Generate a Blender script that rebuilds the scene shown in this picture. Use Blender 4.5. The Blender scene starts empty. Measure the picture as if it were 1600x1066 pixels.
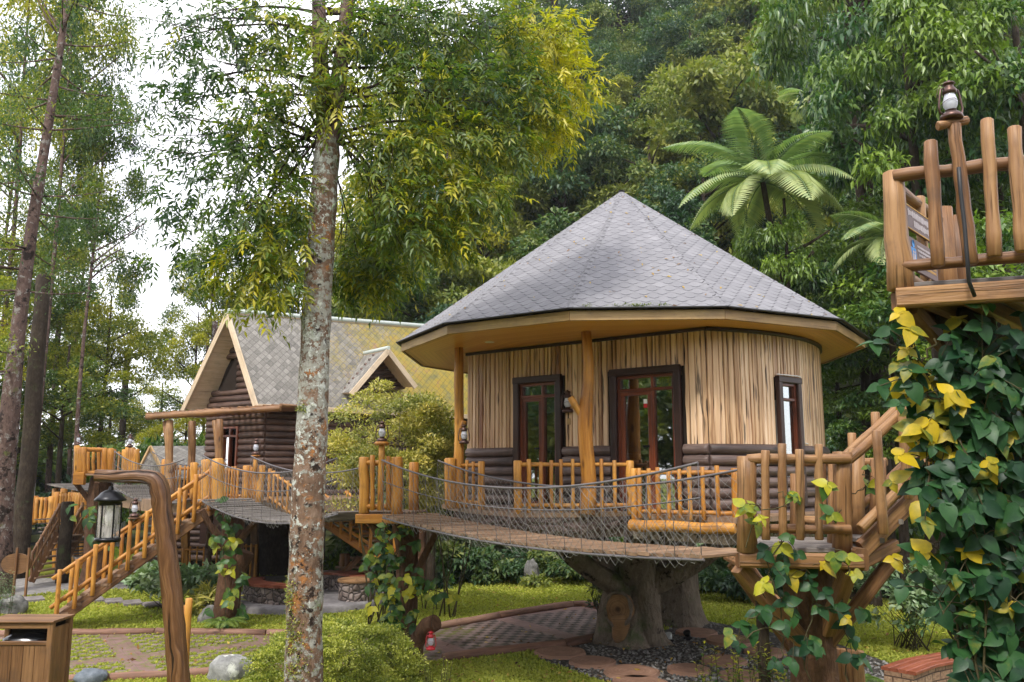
import bpy, math, random
import numpy as np
from mathutils import Vector, Matrix
R = math.radians
SC = bpy.context.scene
COL = SC.collection
V = Vector
# ------------------------------------------------------------------ camera, sky, sun, exposure
FPX, HOR, CAMZ = 1300.0, 735.0, 3.1
PITCH = math.atan((HOR - 533) / FPX)
cam = bpy.data.cameras.new('camera')
cam.sensor_width = 36; cam.lens = FPX / 1600 * 36; cam.clip_start = 0.1; cam.clip_end = 2000
camo = bpy.data.objects.new('camera', cam); COL.objects.link(camo)
camo.location = (0, 0, CAMZ); camo.rotation_euler = (math.pi / 2 + PITCH, 0, 0)
SC.camera = camo

SUN_EL, SUN_AZ = R(52), R(205)          # azimuth measured from +Y clockwise (behind the camera, a little to the left)
world = bpy.data.worlds.new('World'); SC.world = world; world.use_nodes = True
wn, wl = world.node_tree.nodes, world.node_tree.links
wn.clear()
wo = wn.new('ShaderNodeOutputWorld'); wb = wn.new('ShaderNodeBackground')
sky = wn.new('ShaderNodeTexSky'); sky.sky_type = 'NISHITA'; sky.sun_disc = False
sky.sun_elevation = SUN_EL; sky.sun_rotation = SUN_AZ
tc = wn.new('ShaderNodeTexCoord'); nz = wn.new('ShaderNodeTexNoise')
nz.inputs['Scale'].default_value = 2.2; nz.inputs['Detail'].default_value = 5; nz.inputs['Roughness'].default_value = .55
wl.new(tc.outputs['Generated'], nz.inputs['Vector'])
cr = wn.new('ShaderNodeValToRGB')
cr.color_ramp.elements[0].position = .36; cr.color_ramp.elements[0].color = (.62, .62, .62, 1)
cr.color_ramp.elements[1].position = .62; cr.color_ramp.elements[1].color = (1, 1, 1, 1)
wl.new(nz.outputs['Fac'], cr.inputs['Fac'])
mx = wn.new('ShaderNodeMix'); mx.data_type = 'RGBA'
wl.new(cr.outputs['Color'], mx.inputs[0]); wl.new(sky.outputs['Color'], mx.inputs[6])
mx.inputs[7].default_value = (7.6, 7.5, 7.9, 1)       # overcast cloud in the sky texture's own unit
wl.new(mx.outputs[2], wb.inputs['Color']); wb.inputs['Strength'].default_value = .13
wl.new(wb.outputs[0], wo.inputs[0])
sl = bpy.data.lights.new('sun', 'SUN'); sl.energy = 1.5; sl.angle = R(10); sl.color = (1, .96, .89)
so = bpy.data.objects.new('sun', sl); COL.objects.link(so)
sd = V((math.sin(SUN_AZ) * math.cos(SUN_EL), math.cos(SUN_AZ) * math.cos(SUN_EL), math.sin(SUN_EL)))
so.rotation_euler = sd.to_track_quat('Z', 'Y').to_euler(); so.location = sd * 60
SC.view_settings.view_transform = 'Standard'; SC.view_settings.look = 'None'
SC.view_settings.exposure = 1.36; SC.view_settings.gamma = 1
SC.render.engine = 'CYCLES'
SC.cycles.max_bounces = 7; SC.cycles.diffuse_bounces = 4; SC.cycles.glossy_bounces = 3
SC.cycles.transmission_bounces = 4; SC.cycles.transparent_max_bounces = 8
SC.cycles.sample_clamp_indirect = 6; SC.cycles.use_denoising = True

# ------------------------------------------------------------------ pixel (1600 wide photo) -> real point
def ray(px, py):
    v = (533 - py) / FPX; c, s = math.cos(PITCH), math.sin(PITCH)
    return V(((px - 800) / FPX, c - v * s, s + v * c))
def W(px, py, Y):
    d = ray(px, py); t = Y / d.y
    return V((d.x * t, Y, CAMZ + d.z * t))
def Zp(px, py, z):
    d = ray(px, py); t = (z - CAMZ) / d.z
    return V((d.x * t, d.y * t, z))
def G(px, py): return Zp(px, py, 0)
def XY(px, Y, z):                        # column px, depth Y, height z
    py = 700
    for _ in range(6):
        d = ray(px, py); p = W(px, py, Y); py -= (z - p.z) / Y * FPX
    return W(px, py, Y)
rnd = random.Random(7)
rng = np.random.default_rng(11)

# ------------------------------------------------------------------ objects and labels
def tag(o, label=None, cat=None, group=None, kind=None):
    if label: o['label'] = label
    if cat: o['category'] = cat
    if group: o['group'] = group
    if kind: o['kind'] = kind
    return o
def thing(name, label, cat, loc=(0, 0, 0), group=None):
    o = bpy.data.objects.new(name, None); COL.objects.link(o); o.location = loc; o.empty_display_size = .1
    return tag(o, label, cat, group)
def put(o, parent):                     # child built in world coordinates under an Empty
    o.parent = parent
    p = parent; off = V((0, 0, 0))
    while p is not None: off += p.location; p = p.parent
    o.location = V(o.location) - off
    return o
def copy_tree(o, parent=None):
    c = o.copy(); COL.objects.link(c)
    c.parent = parent
    for ch in o.children: copy_tree(ch, c)
    return c

def mesh_np(name, verts, faces, rn=None, mat=None, smooth=False, uv=None):
    verts = np.asarray(verts, np.float32); faces = np.asarray(faces, np.int32)
    k = faces.shape[1]; F = len(faces)
    me = bpy.data.meshes.new(name)
    me.vertices.add(len(verts)); me.vertices.foreach_set('co', verts.ravel())
    me.loops.add(F * k); me.loops.foreach_set('vertex_index', faces.ravel())
    me.polygons.add(F); me.polygons.foreach_set('loop_start', np.arange(F, dtype=np.int32) * k)
    if smooth: me.polygons.foreach_set('use_smooth', np.ones(F, bool))
    if rn is not None:
        a = me.attributes.new('rnd', 'FLOAT', 'FACE'); a.data.foreach_set('value', np.asarray(rn, np.float32))
    if uv is not None:
        l = me.uv_layers.new(name='uv'); l.data.foreach_set('uv', np.asarray(uv, np.float32).ravel())
    me.update(calc_edges=True)
    if mat: me.materials.append(mat)
    return me
def obj(name, me, parent=None):
    o = bpy.data.objects.new(name, me); COL.objects.link(o)
    if parent is not None: put(o, parent)
    return o

def perp(d):
    a = V((0, 0, 1)) if abs(d.z) < .9 else V((0, 1, 0))
    u = d.cross(a).normalized()
    return u, d.cross(u).normalized()

class MB:
    def __init__(s): s.v = []; s.f = []; s.uv = []; s.rn = []; s.sm = []
    def face(s, idx, uvs=None, rn=0, sm=False):
        s.f.append(tuple(idx)); s.uv.append(uvs or [(0, 0)] * len(idx)); s.rn.append(rn); s.sm.append(sm)
    def poly(s, pts, rn=None, uvs=None, sm=False):
        b = len(s.v); s.v += [tuple(p) for p in pts]
        if uvs is None:
            P = [V(p) for p in pts]; e = (P[1] - P[0]).normalized()
            n = e.cross(P[2] - P[0]); n = n.normalized() if n.length > 1e-9 else V((0, 0, 1)); g = n.cross(e)
            uvs = [((p - P[0]).dot(e), (p - P[0]).dot(g)) for p in P]
        s.face(range(b, b + len(pts)), uvs, rnd.random() if rn is None else rn, sm)
    def tube(s, pts, r, seg=8, cap=True, rn=None, round_=.35, jit=0., sq=None):
        pts = [V(p) for p in pts]; n = len(pts)
        rs = list(r) if isinstance(r, (list, tuple)) else [r] * n
        rn = rnd.random() if rn is None else rn
        if cap and round_ > 0:
            d0 = (pts[0] - pts[1]).normalized(); d1 = (pts[-1] - pts[-2]).normalized()
            pts = [pts[0] + d0 * rs[0] * round_ * .5] + pts + [pts[-1] + d1 * rs[-1] * round_ * .5]
            rs = [rs[0] * .80] + rs + [rs[-1] * .80]; n += 2
        base = len(s.v); u = None; L = 0; v0 = rnd.random() * 20; Ls = []
        for i, p in enumerate(pts):
            d = (pts[min(i + 1, n - 1)] - pts[max(i - 1, 0)])
            d = d.normalized() if d.length > 1e-9 else V((0, 0, 1))
            if u is None: u, w = perp(d)
            else:
                u = u - d * u.dot(d); u = u.normalized() if u.length > 1e-6 else perp(d)[0]
                w = d.cross(u).normalized()
            if i: L += (p - pts[i - 1]).length
            Ls.append(L + v0)
            for k in range(seg):
                a = 2 * math.pi * k / seg; q = rs[i] * (1 + (rnd.uniform(-jit, jit) if jit else 0))
                c_, s_ = math.cos(a), math.sin(a)
                if sq: m_ = 1 / max(abs(c_), abs(s_)) * sq + (1 - sq); q *= m_
                s.v.append(tuple(p + u * (q * c_) + w * (q * s_)))
        per = 2 * math.pi * (sum(rs) / n)
        for i in range(n - 1):
            for k in range(seg):
                a = base + i * seg + k; b = base + i * seg + (k + 1) % seg
                u0, u1 = per * k / seg, per * (k + 1) / seg
                s.face((a, b, b + seg, a + seg), [(u0, Ls[i]), (u1, Ls[i]), (u1, Ls[i + 1]), (u0, Ls[i + 1])], rn, True)
        if cap:
            for i, rev in ((0, True), (n - 1, False)):
                idx = [base + i * seg + k for k in range(seg)]
                uv = [(.2 + .5 * math.cos(6.283 * k / seg) * rs[i], v0 + .5 * math.sin(6.283 * k / seg) * rs[i]) for k in range(seg)]
                if rev: idx.reverse(); uv.reverse()
                s.face(idx, uv, rn, False)
    def log(s, p0, p1, r, seg=8, wob=.1, n=None, taper=1., rn=None, bend=.11):
        p0, p1 = V(p0), V(p1); L = (p1 - p0).length; n = n or max(3, min(9, int(L / .22) + 2))
        d = (p1 - p0).normalized(); u, w = perp(d)
        pts, rs = [], []
        for i in range(n):
            t = i / (n - 1); k = r * bend * (0 if i in (0, n - 1) else 1)
            pts.append(p0.lerp(p1, t) + u * rnd.uniform(-k, k) + w * rnd.uniform(-k, k))
            rs.append(r * (1 + (taper - 1) * t) * rnd.uniform(1 - wob, 1 + wob))
        s.tube(pts, rs, seg, True, rn)
    def beam(s, p0, p1, w, h, up=(0, 0, 1), ch=.008, rn=None, sm=False):
        p0, p1 = V(p0), V(p1); d = (p1 - p0).normalized(); up = V(up)
        x = d.cross(up)
        if x.length < 1e-6: x = perp(d)[0]
        x.normalize(); y = x.cross(d).normalized()
        ch = min(ch, w * .3, h * .3); a, b = w / 2, h / 2
        prof = [(-a + ch, -b), (a - ch, -b), (a, -b + ch), (a, b - ch), (a - ch, b), (-a + ch, b), (-a, b - ch), (-a, -b + ch)]
        base = len(s.v); rn = rnd.random() if rn is None else rn; v0 = rnd.random() * 20; L = (p1 - p0).length
        for p in (p0, p1):
            for q in prof: s.v.append(tuple(p + x * q[0] + y * q[1]))
        acc = 0
        for k in range(8):
            j = (k + 1) % 8; e = math.hypot(prof[j][0] - prof[k][0], prof[j][1] - prof[k][1])
            s.face((base + k, base + j, base + 8 + j, base + 8 + k), [(acc, v0), (acc + e, v0), (acc + e, v0 + L), (acc, v0 + L)], rn, sm); acc += e
        s.face([base + k for k in range(7, -1, -1)], [(prof[k][0] * .3, prof[k][1] * .3 + v0) for k in range(7, -1, -1)], rn)
        s.face([base + 8 + k for k in range(8)], [(prof[k][0] * .3, prof[k][1] * .3 + v0) for k in range(8)], rn)
    def box(s, c, sx, sy, sz, rot=0, ch=.006, rn=None):
        c = V(c); d = V((math.cos(rot), math.sin(rot), 0))
        s.beam(c - d * sx / 2, c + d * sx / 2, sy, sz, (0, 0, 1), ch, rn)
    def lathe(s, c, prof, seg=20, rn=0, axis=None, sm=True):
        c = V(c); base = len(s.v); n = len(prof)
        ax = V(axis).normalized() if axis else V((0, 0, 1)); u, w = perp(ax)
        for r, z in prof:
            for k in range(seg):
                a = 2 * math.pi * k / seg
                s.v.append(tuple(c + ax * z + u * (r * math.cos(a)) + w * (r * math.sin(a))))
        for i in range(n - 1):
            for k in range(seg):
                a = base + i * seg + k; b = base + i * seg + (k + 1) % seg
                s.face((a, b, b + seg, a + seg), [(k / seg, prof[i][1]), ((k + 1) / seg, prof[i][1]), ((k + 1) / seg, prof[i + 1][1]), (k / seg, prof[i + 1][1])], rn, sm)
    def blob(s, c, r, sub=3, amp=.25, sc=(1, 1, 1), seed=0, flat=.0, rn=None):
        import bmesh
        from mathutils import noise
        bm = bmesh.new(); bmesh.ops.create_icosphere(bm, subdivisions=sub, radius=1)
        base = len(s.v); o = V((seed * 3.7, seed * 1.3, seed * 2.1)); rn = rnd.random() if rn is None else rn
        for v in bm.verts:
            p = v.co.copy(); q = noise.cell_vector(p * 1.3 + o) * .25
            k = 1 + amp * noise.noise(p * 1.1 + o) + amp * .5 * noise.noise(p * 2.7 + o) + amp * .25 * noise.noise(p * 6 + o)
            p = V((p.x * sc[0], p.y * sc[1], p.z * sc[2])) * (k * r)
            s.v.append(tuple(V(c) + p))
        for f in bm.faces:
            i = [base + v.index for v in f.verts]
            s.face(i, [(s.v[j][0] + s.v[j][1], s.v[j][2]) for j in i], rn, True)
        bm.free()
    def build(s, name, mat, parent=None, **k):
        me = bpy.data.meshes.new(name); me.from_pydata(s.v, [], s.f)
        l = me.uv_layers.new(name='uv')
        flat = [c for u in s.uv for p in u for c in p]
        l.data.foreach_set('uv', flat)
        a = me.attributes.new('rnd', 'FLOAT', 'FACE'); a.data.foreach_set('value', s.rn)
        me.polygons.foreach_set('use_smooth', s.sm); me.update()
        me.materials.append(mat)
        o = obj(name, me, parent)
        if k: tag(o, **k)
        return o

# ------------------------------------------------------------------ materials
class S:                                 # socket with arithmetic
    def __init__(s, g, o): s.g, s.o = g, o
    def _m(s, op, b=None, c=None):
        n = s.g.new('ShaderNodeMath'); n.operation = op
        for i, x in enumerate((s, b, c)):
            if x is None: continue
            if isinstance(x, S): s.g.lk(x.o, n.inputs[i])
            else: n.inputs[i].default_value = x
        return S(s.g, n.outputs[0])
    def __add__(s, b): return s._m('ADD', b)
    def __sub__(s, b): return s._m('SUBTRACT', b)
    def __mul__(s, b): return s._m('MULTIPLY', b)
    def mod(s, b): return s._m('FLOORED_MODULO', b)
    def floor(s): return s._m('FLOOR')
    def abs(s): return s._m('ABSOLUTE')
    def min(s, b): return s._m('MINIMUM', b)
    def max(s, b): return s._m('MAXIMUM', b)
    def lt(s, b): return s._m('LESS_THAN', b)
    def gt(s, b): return s._m('GREATER_THAN', b)
    def step(s, a, b):
        n = s.g.new('ShaderNodeMapRange'); n.interpolation_type = 'SMOOTHSTEP'
        s.g.lk(s.o, n.inputs[0]); n.inputs[1].default_value = a; n.inputs[2].default_value = b
        return S(s.g, n.outputs[0])
class Mt:
    def __init__(s, name):
        s.m = bpy.data.materials.new(name); s.m.use_nodes = True; s.t = s.m.node_tree; s.t.nodes.clear()
        s.out = s.new('ShaderNodeOutputMaterial')
    def new(s, t): return s.t.nodes.new(t)
    def lk(s, a, b): s.t.links.new(a, b)
    def setin(s, n, i, x):
        if x is None: return
        if isinstance(x, S): s.lk(x.o, n.inputs[i])
        elif isinstance(x, (tuple, list)) and len(x) == 3 and n.inputs[i].type == 'RGBA': n.inputs[i].default_value = (*x, 1)
        else: n.inputs[i].default_value = x
    def attr(s, name):
        n = s.new('ShaderNodeAttribute'); n.attribute_name = name; return S(s, n.outputs['Fac'])
    def uv(s):
        n = s.new('ShaderNodeUVMap'); n.uv_map = 'uv'; q = s.new('ShaderNodeSeparateXYZ'); s.lk(n.outputs[0], q.inputs[0])
        return S(s, q.outputs[0]), S(s, q.outputs[1])
    def co(s, kind='Object'):
        n = s.new('ShaderNodeTexCoord'); q = s.new('ShaderNodeSeparateXYZ'); s.lk(n.outputs[kind], q.inputs[0])
        return S(s, q.outputs[0]), S(s, q.outputs[1]), S(s, q.outputs[2])
    def pos(s):
        n = s.new('ShaderNodeNewGeometry'); q = s.new('ShaderNodeSeparateXYZ'); s.lk(n.outputs['Position'], q.inputs[0])
        return S(s, q.outputs[0]), S(s, q.outputs[1]), S(s, q.outputs[2])
    def vec(s, x, y, z=0.):
        n = s.new('ShaderNodeCombineXYZ')
        for i, q in enumerate((x, y, z)): s.setin(n, i, q)
        return S(s, n.outputs[0])
    def objrnd(s):
        n = s.new('ShaderNodeObjectInfo'); return S(s, n.outputs['Random'])
    def noise(s, vec, scale=5, det=3, rough=.55, dist=0.):
        n = s.new('ShaderNodeTexNoise'); s.setin(n, 'Vector', vec); s.setin(n, 'Scale', scale); s.setin(n, 'Detail', det)
        s.setin(n, 'Roughness', rough); s.setin(n, 'Distortion', dist); return S(s, n.outputs['Fac'])
    def voro(s, vec, scale=5, feat='F1', rand=1., out='Distance'):
        n = s.new('ShaderNodeTexVoronoi'); n.feature = feat; s.setin(n, 'Vector', vec); s.setin(n, 'Scale', scale); s.setin(n, 'Randomness', rand)
        return S(s, n.outputs[out])
    def ramp(s, fac, stops):
        n = s.new('ShaderNodeValToRGB'); e = n.color_ramp.elements
        while len(e) < len(stops): e.new(.5)
        for q, (p, c) in zip(e, stops): q.position = p; q.color = (*c, 1)
        s.lk(fac.o, n.inputs[0]); return S(s, n.outputs[0])
    def mix(s, fac, a, b, blend='MIX'):
        n = s.new('ShaderNodeMix'); n.data_type = 'RGBA'; n.blend_type = blend
        s.setin(n, 0, fac); s.setin(n, 6, a); s.setin(n, 7, b); return S(s, n.outputs[2])
    def bump(s, h, st=.4, dist=.02):
        n = s.new('ShaderNodeBump'); n.inputs['Strength'].default_value = st; n.inputs['Distance'].default_value = dist
        s.lk(h.o, n.inputs['Height']); return S(s, n.outputs[0])
    def done(s, col, rough=.6, nrm=None, spec=.3, metal=0., transl=0., tcol=None, coat=0):
        b = s.new('ShaderNodeBsdfPrincipled'); s.setin(b, 'Base Color', col); s.setin(b, 'Roughness', rough)
        s.setin(b, 'Specular IOR Level', spec); s.setin(b, 'Metallic', metal)
        if coat: s.setin(b, 'Coat Weight', coat); s.setin(b, 'Coat Roughness', .25)
        if nrm: s.lk(nrm.o, b.inputs['Normal'])
        o = b.outputs[0]
        if transl:
            t = s.new('ShaderNodeBsdfTranslucent'); s.setin(t, 'Color', tcol or col)
            x = s.new('ShaderNodeMixShader'); x.inputs[0].default_value = transl
            s.lk(o, x.inputs[1]); s.lk(t.outputs[0], x.inputs[2]); o = x.outputs[0]
        s.lk(o, s.out.inputs[0]); return s.m

def m_wood(name, dark, mid, light, rough=.45, grain=1., bump=.35, spec=.35, knots=True, gscale=1.):
    g = Mt(name); u, v = g.uv(); r = g.attr('rnd'); o = g.objrnd()
    w = (r + o * 3.1) * 17.3
    f = g.noise(g.vec(u * (26 * gscale), v * (1.6 * gscale), w), 1, 5, .6, .6)
    f2 = g.noise(g.vec(u * 5, v * 1.1, w + 4.), 1, 3)
    big = g.noise(g.vec(u * 1.5, v * .7, w + 9.), 1, 2)
    c = g.ramp(f * .55 * grain + f2 * .45 + (r - .5) * .22 + (big - .5) * .3, [(.22, dark), (.47, mid), (.72, light)])
    if knots:
        k = g.voro(g.vec(u * 4.5, v * 1.5, w), 1.)
        c = g.mix(k.step(.16, .05) * .8, c, tuple(x * .45 for x in dark))
    x, y, z = g.pos(); gr = (g.noise(g.vec(x, y, z), 2.6, 5, .65)).step(.48, .68)
    c = g.mix(gr * .42, c, tuple(dark[i] * .55 + mid[1] * .22 for i in range(3)))
    fine = g.noise(g.vec(u * 95, v * 3., w + 12.), 1, 3)
    c = g.mix(fine.step(.52, .7) * .35, c, tuple(q * .7 for q in dark))
    crack = g.noise(g.vec(u * 40, v * 1.1, w + 2.), 1, 3, .5, .3).step(.62, .70)
    c = g.mix(crack * .55, c, tuple(x * .35 for x in dark))
    return g.done(c, rough, g.bump(f + f2 * .6 - crack * .8, bump, .012), spec)
def m_plain(name, col, rough=.5, metal=0., spec=.4, var=.15, sc=8, coat=0):
    g = Mt(name); x, y, z = g.co(); n = g.noise(g.vec(x, y, z), sc, 4)
    c = g.mix(n, tuple(a * (1 - var) for a in col), tuple(min(1, a * (1 + var)) for a in col))
    return g.done(c, rough, g.bump(n, .1, .01), spec, metal, coat=coat)
def m_leaf(name, dark, mid, light, rough=.42, transl=.28, spec=.4, ovar=.25, tl=1.25, mot=0.):
    g = Mt(name); r = g.attr('rnd'); o = g.objrnd()
    if mot:
        x, y, z = g.pos(); r = r + (g.noise(g.vec(x, y, z), 17, 4, .6) - .5) * mot
    c = g.ramp(r + (o - .5) * ovar, [(.05, dark), (.45, mid), (.95, light)])
    tcn = g.mix(1., c, (1.0 * tl, 1.2 * tl, .5 * tl), 'MULTIPLY')
    return g.done(c, rough, None, spec, transl=transl, tcol=tcn)

M = {}
def m_hook():
    g = Mt('hook_post_wood'); u, v = g.uv()
    wob = g.noise(g.vec(u * 2.5, v * 1.2), 1, 3)
    f = g.noise(g.vec((u + wob * .22) * 24, v * 1.1), 1, 5, .62, 1.2)
    lines = ((u + wob * .28) * 46.)._m('SINE')
    n = g.noise(g.vec(u * 60, v * 4), 1, 3)
    c = g.ramp(f * .8 + n * .25, [(.32, (.032, .013, .006)), (.5, (.115, .050, .019)), (.72, (.235, .118, .05))])
    crack = (g.noise(g.vec((u + wob * .3) * 22, v * .55, 4.), 1, 4, .6, .5)).step(.56, .66)
    c = g.mix(crack * .9, c, (.012, .006, .004))
    c = g.mix(lines.step(.7, 1.) * .3, c, (.02, .009, .005))
    return g.done(c, .4, g.bump(f - crack - lines * .15, .9, .02), .4)
M['orange'] = m_wood('varnished_orange_wood', (.14, .046, .008), (.38, .155, .024), (.54, .26, .05), .45, spec=.3, grain=1.25)
M['brown'] = m_wood('aged_brown_wood', (.04, .017, .008), (.135, .060, .023), (.27, .14, .06), .5, grain=1.3, bump=.6)
M['tan'] = m_wood('weathered_tan_wood', (.06, .026, .011), (.20, .092, .033), (.345, .19, .08), .5, bump=.7, grain=1.3)
M['darklog'] = m_wood('dark_stained_log', (.028, .019, .017), (.088, .058, .049), (.18, .125, .105), .5, bump=.5)
M['redlog'] = m_wood('brown_stained_log', (.028, .016, .012), (.088, .050, .037), (.17, .105, .08), .5, bump=.5)
M['darkframe'] = m_wood('dark_brown_frame', (.014, .006, .004), (.035, .015, .011), (.06, .03, .021), .4, knots=False)
M['redframe'] = m_wood('red_hardwood_frame', (.05, .012, .006), (.13, .033, .014), (.2, .06, .028), .3, knots=False)
M['fascia'] = m_wood('pale_fascia_board', (.20, .115, .045), (.34, .21, .085), (.46, .31, .145), .5, bump=.15, knots=False)
M['barge'] = m_wood('cream_barge_board', (.4, .3, .19), (.56, .43, .29), (.68, .55, .4), .5, bump=.12, knots=False)
M['grey_plank'] = m_wood('grey_deck_plank', (.065, .055, .05), (.16, .14, .125), (.28, .245, .215), .55, bump=.5)
M['deck_plank'] = m_wood('brown_deck_plank', (.09, .05, .03), (.22, .135, .08), (.36, .23, .14), .5, bump=.5)
M['pine'] = m_hook()
M['bin'] = m_wood('brown_bin_board', (.06, .028, .012), (.14, .066, .026), (.23, .12, .052), .5, grain=1.2)
M['kerb'] = m_wood('reddish_log_kerb', (.10, .048, .03), (.22, .115, .075), (.33, .20, .14), .7, bump=.5)
M['redplank'] = m_wood('red_painted_plank', (.14, .038, .02), (.25, .07, .036), (.34, .115, .065), .4, knots=False)
M['black'] = m_plain('black_metal', (.014, .014, .016), .35, .6, .5)
M['bronze'] = m_plain('bronze_metal', (.095, .055, .045), .38, .75, .5, .3)
M['redmetal'] = m_plain('red_painted_metal', (.5, .022, .03), .35, .1, .5)
M['rubber'] = m_plain('black_rubber', (.012, .012, .013), .5)
M['bag'] = m_plain('black_plastic_bag', (.01, .01, .011), .22, 0, .6)
M['green_mat'] = m_plain('green_mat', (.02, .22, .13), .9, 0, .1)
M['rope'] = m_plain('grey_rope', (.13, .12, .125), .8, 0, .2, .3, 40)
M['net'] = m_plain('grey_net_cord', (.25, .245, .23), .8, 0, .2, .3, 40)
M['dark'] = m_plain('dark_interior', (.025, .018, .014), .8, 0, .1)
M['white'] = m_plain('white_plastic', (.75, .74, .72), .4)
M['curtain_or_gloom'] = m_plain('pale_curtain', (.55, .52, .45), .9, 0, .1)
M['box_grey'] = m_plain('grey_plastic', (.45, .47, .46), .5)
M['zinc'] = m_plain('pale_zinc', (.42, .46, .42), .5)
def m_glass():
    g = Mt('window_glass')
    a = g.new('ShaderNodeBsdfGlossy'); a.inputs['Roughness'].default_value = .02; a.inputs['Color'].default_value = (.9, .95, .95, 1)
    b = g.new('ShaderNodeBsdfTransparent'); b.inputs['Color'].default_value = (.72, .76, .74, 1)
    f = g.new('ShaderNodeFresnel'); f.inputs[0].default_value = 1.6
    x = g.new('ShaderNodeMixShader'); k = S(g, f.outputs[0]) * 1.3 + .34
    g.lk(k.o, x.inputs[0]); g.lk(b.outputs[0], x.inputs[1]); g.lk(a.outputs[0], x.inputs[2]); g.lk(x.outputs[0], g.out.inputs[0])
    return g.m
M['glass'] = m_glass()
def m_frost():
    g = Mt('lamp_glass')
    return g.done((.72, .73, .8), .12, None, .6, transl=.35)
M['lampglass'] = m_frost()
def m_pale_pane():
    g = Mt('pale_lamp_pane'); x, y, z = g.pos()
    a = g.new('ShaderNodeBsdfPrincipled'); a.inputs['Base Color'].default_value = (.62, .58, .54, 1); a.inputs['Roughness'].default_value = .25
    b = g.new('ShaderNodeBsdfTransparent'); q = g.new('ShaderNodeMixShader'); k = g.noise(g.vec(x * 30., y * 30., z * 6.), 1, 4).step(.35, .8) * .5 + .22
    g.lk(k.o, q.inputs[0]); g.lk(b.outputs[0], q.inputs[1]); g.lk(a.outputs[0], q.inputs[2]); g.lk(q.outputs[0], g.out.inputs[0]); return g.m
M['palepane'] = m_pale_pane()
def m_hexroof():
    g = Mt('grey_hexagonal_shingle'); u, v = g.uv()
    w, h = .25, .12
    a, b = u * (1 / w), v * (1 / h)
    # two staggered rows of flattened hexagons
    def cell(au, bv):
        x = (au.mod(1.) - .5).abs(); y = (bv.mod(2.) - 1.).abs()
        e = y.max(x * 1.55 + y * .55 - .05)
        return e, au.floor() * 7.31 + (bv * .5).floor() * 3.17
    e1, i1 = cell(a, b); e2, i2 = cell(a + .5, b + 1.)
    s1 = e1.lt(e2); e = e1.min(e2); s1n = s1 * -1. + 1.
    idn = (i1 * s1 + (i2 + 91.7) * s1n) * 12.9898
    cellr = (idn._m('SINE') * 43758.5).mod(1.)
    edge = (e1 - e2).abs().step(.30, .04)
    yl = (b.mod(2.) - 1.) * s1 + ((b + 1.).mod(2.) - 1.) * s1n     # -1 bottom .. 1 top of the tab
    low = (yl * -1.).step(.25, .62)
    n = g.noise(g.vec(u, v), 1.1, 4); n2 = g.noise(g.vec(u, v), 90, 2)
    streak = g.noise(g.vec(u * 6., v * .6), 1, 3)
    c = g.ramp(n * .4 + cellr * .13 + n2 * .30 + streak * .28, [(.25, (.122, .12, .128)), (.5, (.178, .175, .186)), (.8, (.265, .26, .272))])
    c = g.mix(edge * (low * .85 + .18), c, (.035, .033, .038))
    moss = g.noise(g.vec(u * 1.3, v * 1.3), 2.2, 5).step(.68, .8) * .35
    c = g.mix(moss, c, (.12, .12, .07))
    hgt = low * .7 - edge * 1. + n2 * .25
    return g.done(c, .85, g.bump(hgt, .35, .01), .2)
M['hexroof'] = m_hexroof()
def m_diamond():
    g = Mt('grey_diamond_tile'); u, v = g.uv(); s = 1 / .21
    p, q = (u + v) * s, (v - u) * s
    ex = (p.mod(1.) - .5).abs().max((q.mod(1.) - .5).abs()).step(.43, .49)
    cr_ = ((p.floor() * 12.9 + q.floor() * 78.2)._m('SINE') * 4375.5).mod(1.)
    n = g.noise(g.vec(u, v), .9, 5); n2 = g.noise(g.vec(u, v), 14, 4)
    c = g.ramp(n2 * .6 + cr_ * .35, [(.2, (.13, .122, .108)), (.5, (.215, .20, .178)), (.85, (.33, .31, .28))])
    # moss and rust growing on the far half of the slope
    mask = (n2 * .8 + n * .7 + u * .12).step(.98, 1.36)
    mc = g.ramp(g.noise(g.vec(u, v), 3., 4), [(.3, (.16, .15, .05)), (.48, (.30, .23, .03)), (.6, (.36, .25, .02)), (.72, (.32, .17, .07))])
    c = g.mix(mask * .85, c, mc)
    c = g.mix(ex * .55, c, (.06, .055, .05))
    return g.done(c, .75, g.bump(ex * -1. + n2 * .2, .5, .015), .25)
M['diamond'] = m_diamond()
def m_plank_wall():                      # live-edge planks: sapwood / heartwood streaks and dark joints
    g = Mt('live_edge_plank'); u, v = g.uv(); r = g.attr('rnd')
    w = r * 53.
    wob = (g.noise(g.vec(v * 1.6, w), 1, 3) - .5) * .09
    uu = u + wob
    f = g.noise(g.vec(uu * 16, v * .55, w), 1, 4, .6, .4)
    f2 = g.noise(g.vec(uu * 60, v * 1.8, w), 1, 3)
    c = g.ramp(f * .85 + f2 * .18 + (r - .5) * .36 + .045, [(.20, (.07, .032, .018)), (.31, (.24, .125, .062)), (.41, (.46, .285, .155)), (.58, (.61, .41, .25)), (.8, (.72, .53, .36))])
    redm = g.noise(g.vec(uu * 8, v * .4, w + 30.), 1, 2).step(.55, .68) * .55
    c = g.mix(redm, c, (.25, .095, .05))
    k = g.voro(g.vec(uu * 7., v * 1.2, w), 1.).step(.2, .06)
    c = g.mix(k * .8, c, (.05, .024, .014))
    black = g.noise(g.vec(uu * 9, v * .8, w + 70.), 1, 3).step(.625, .675)
    c = g.mix(black * .8, c, (.022, .016, .014))
    return g.done(c, .4, g.bump(f2, .2, .008), .35)
M['plank'] = m_plank_wall()
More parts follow.
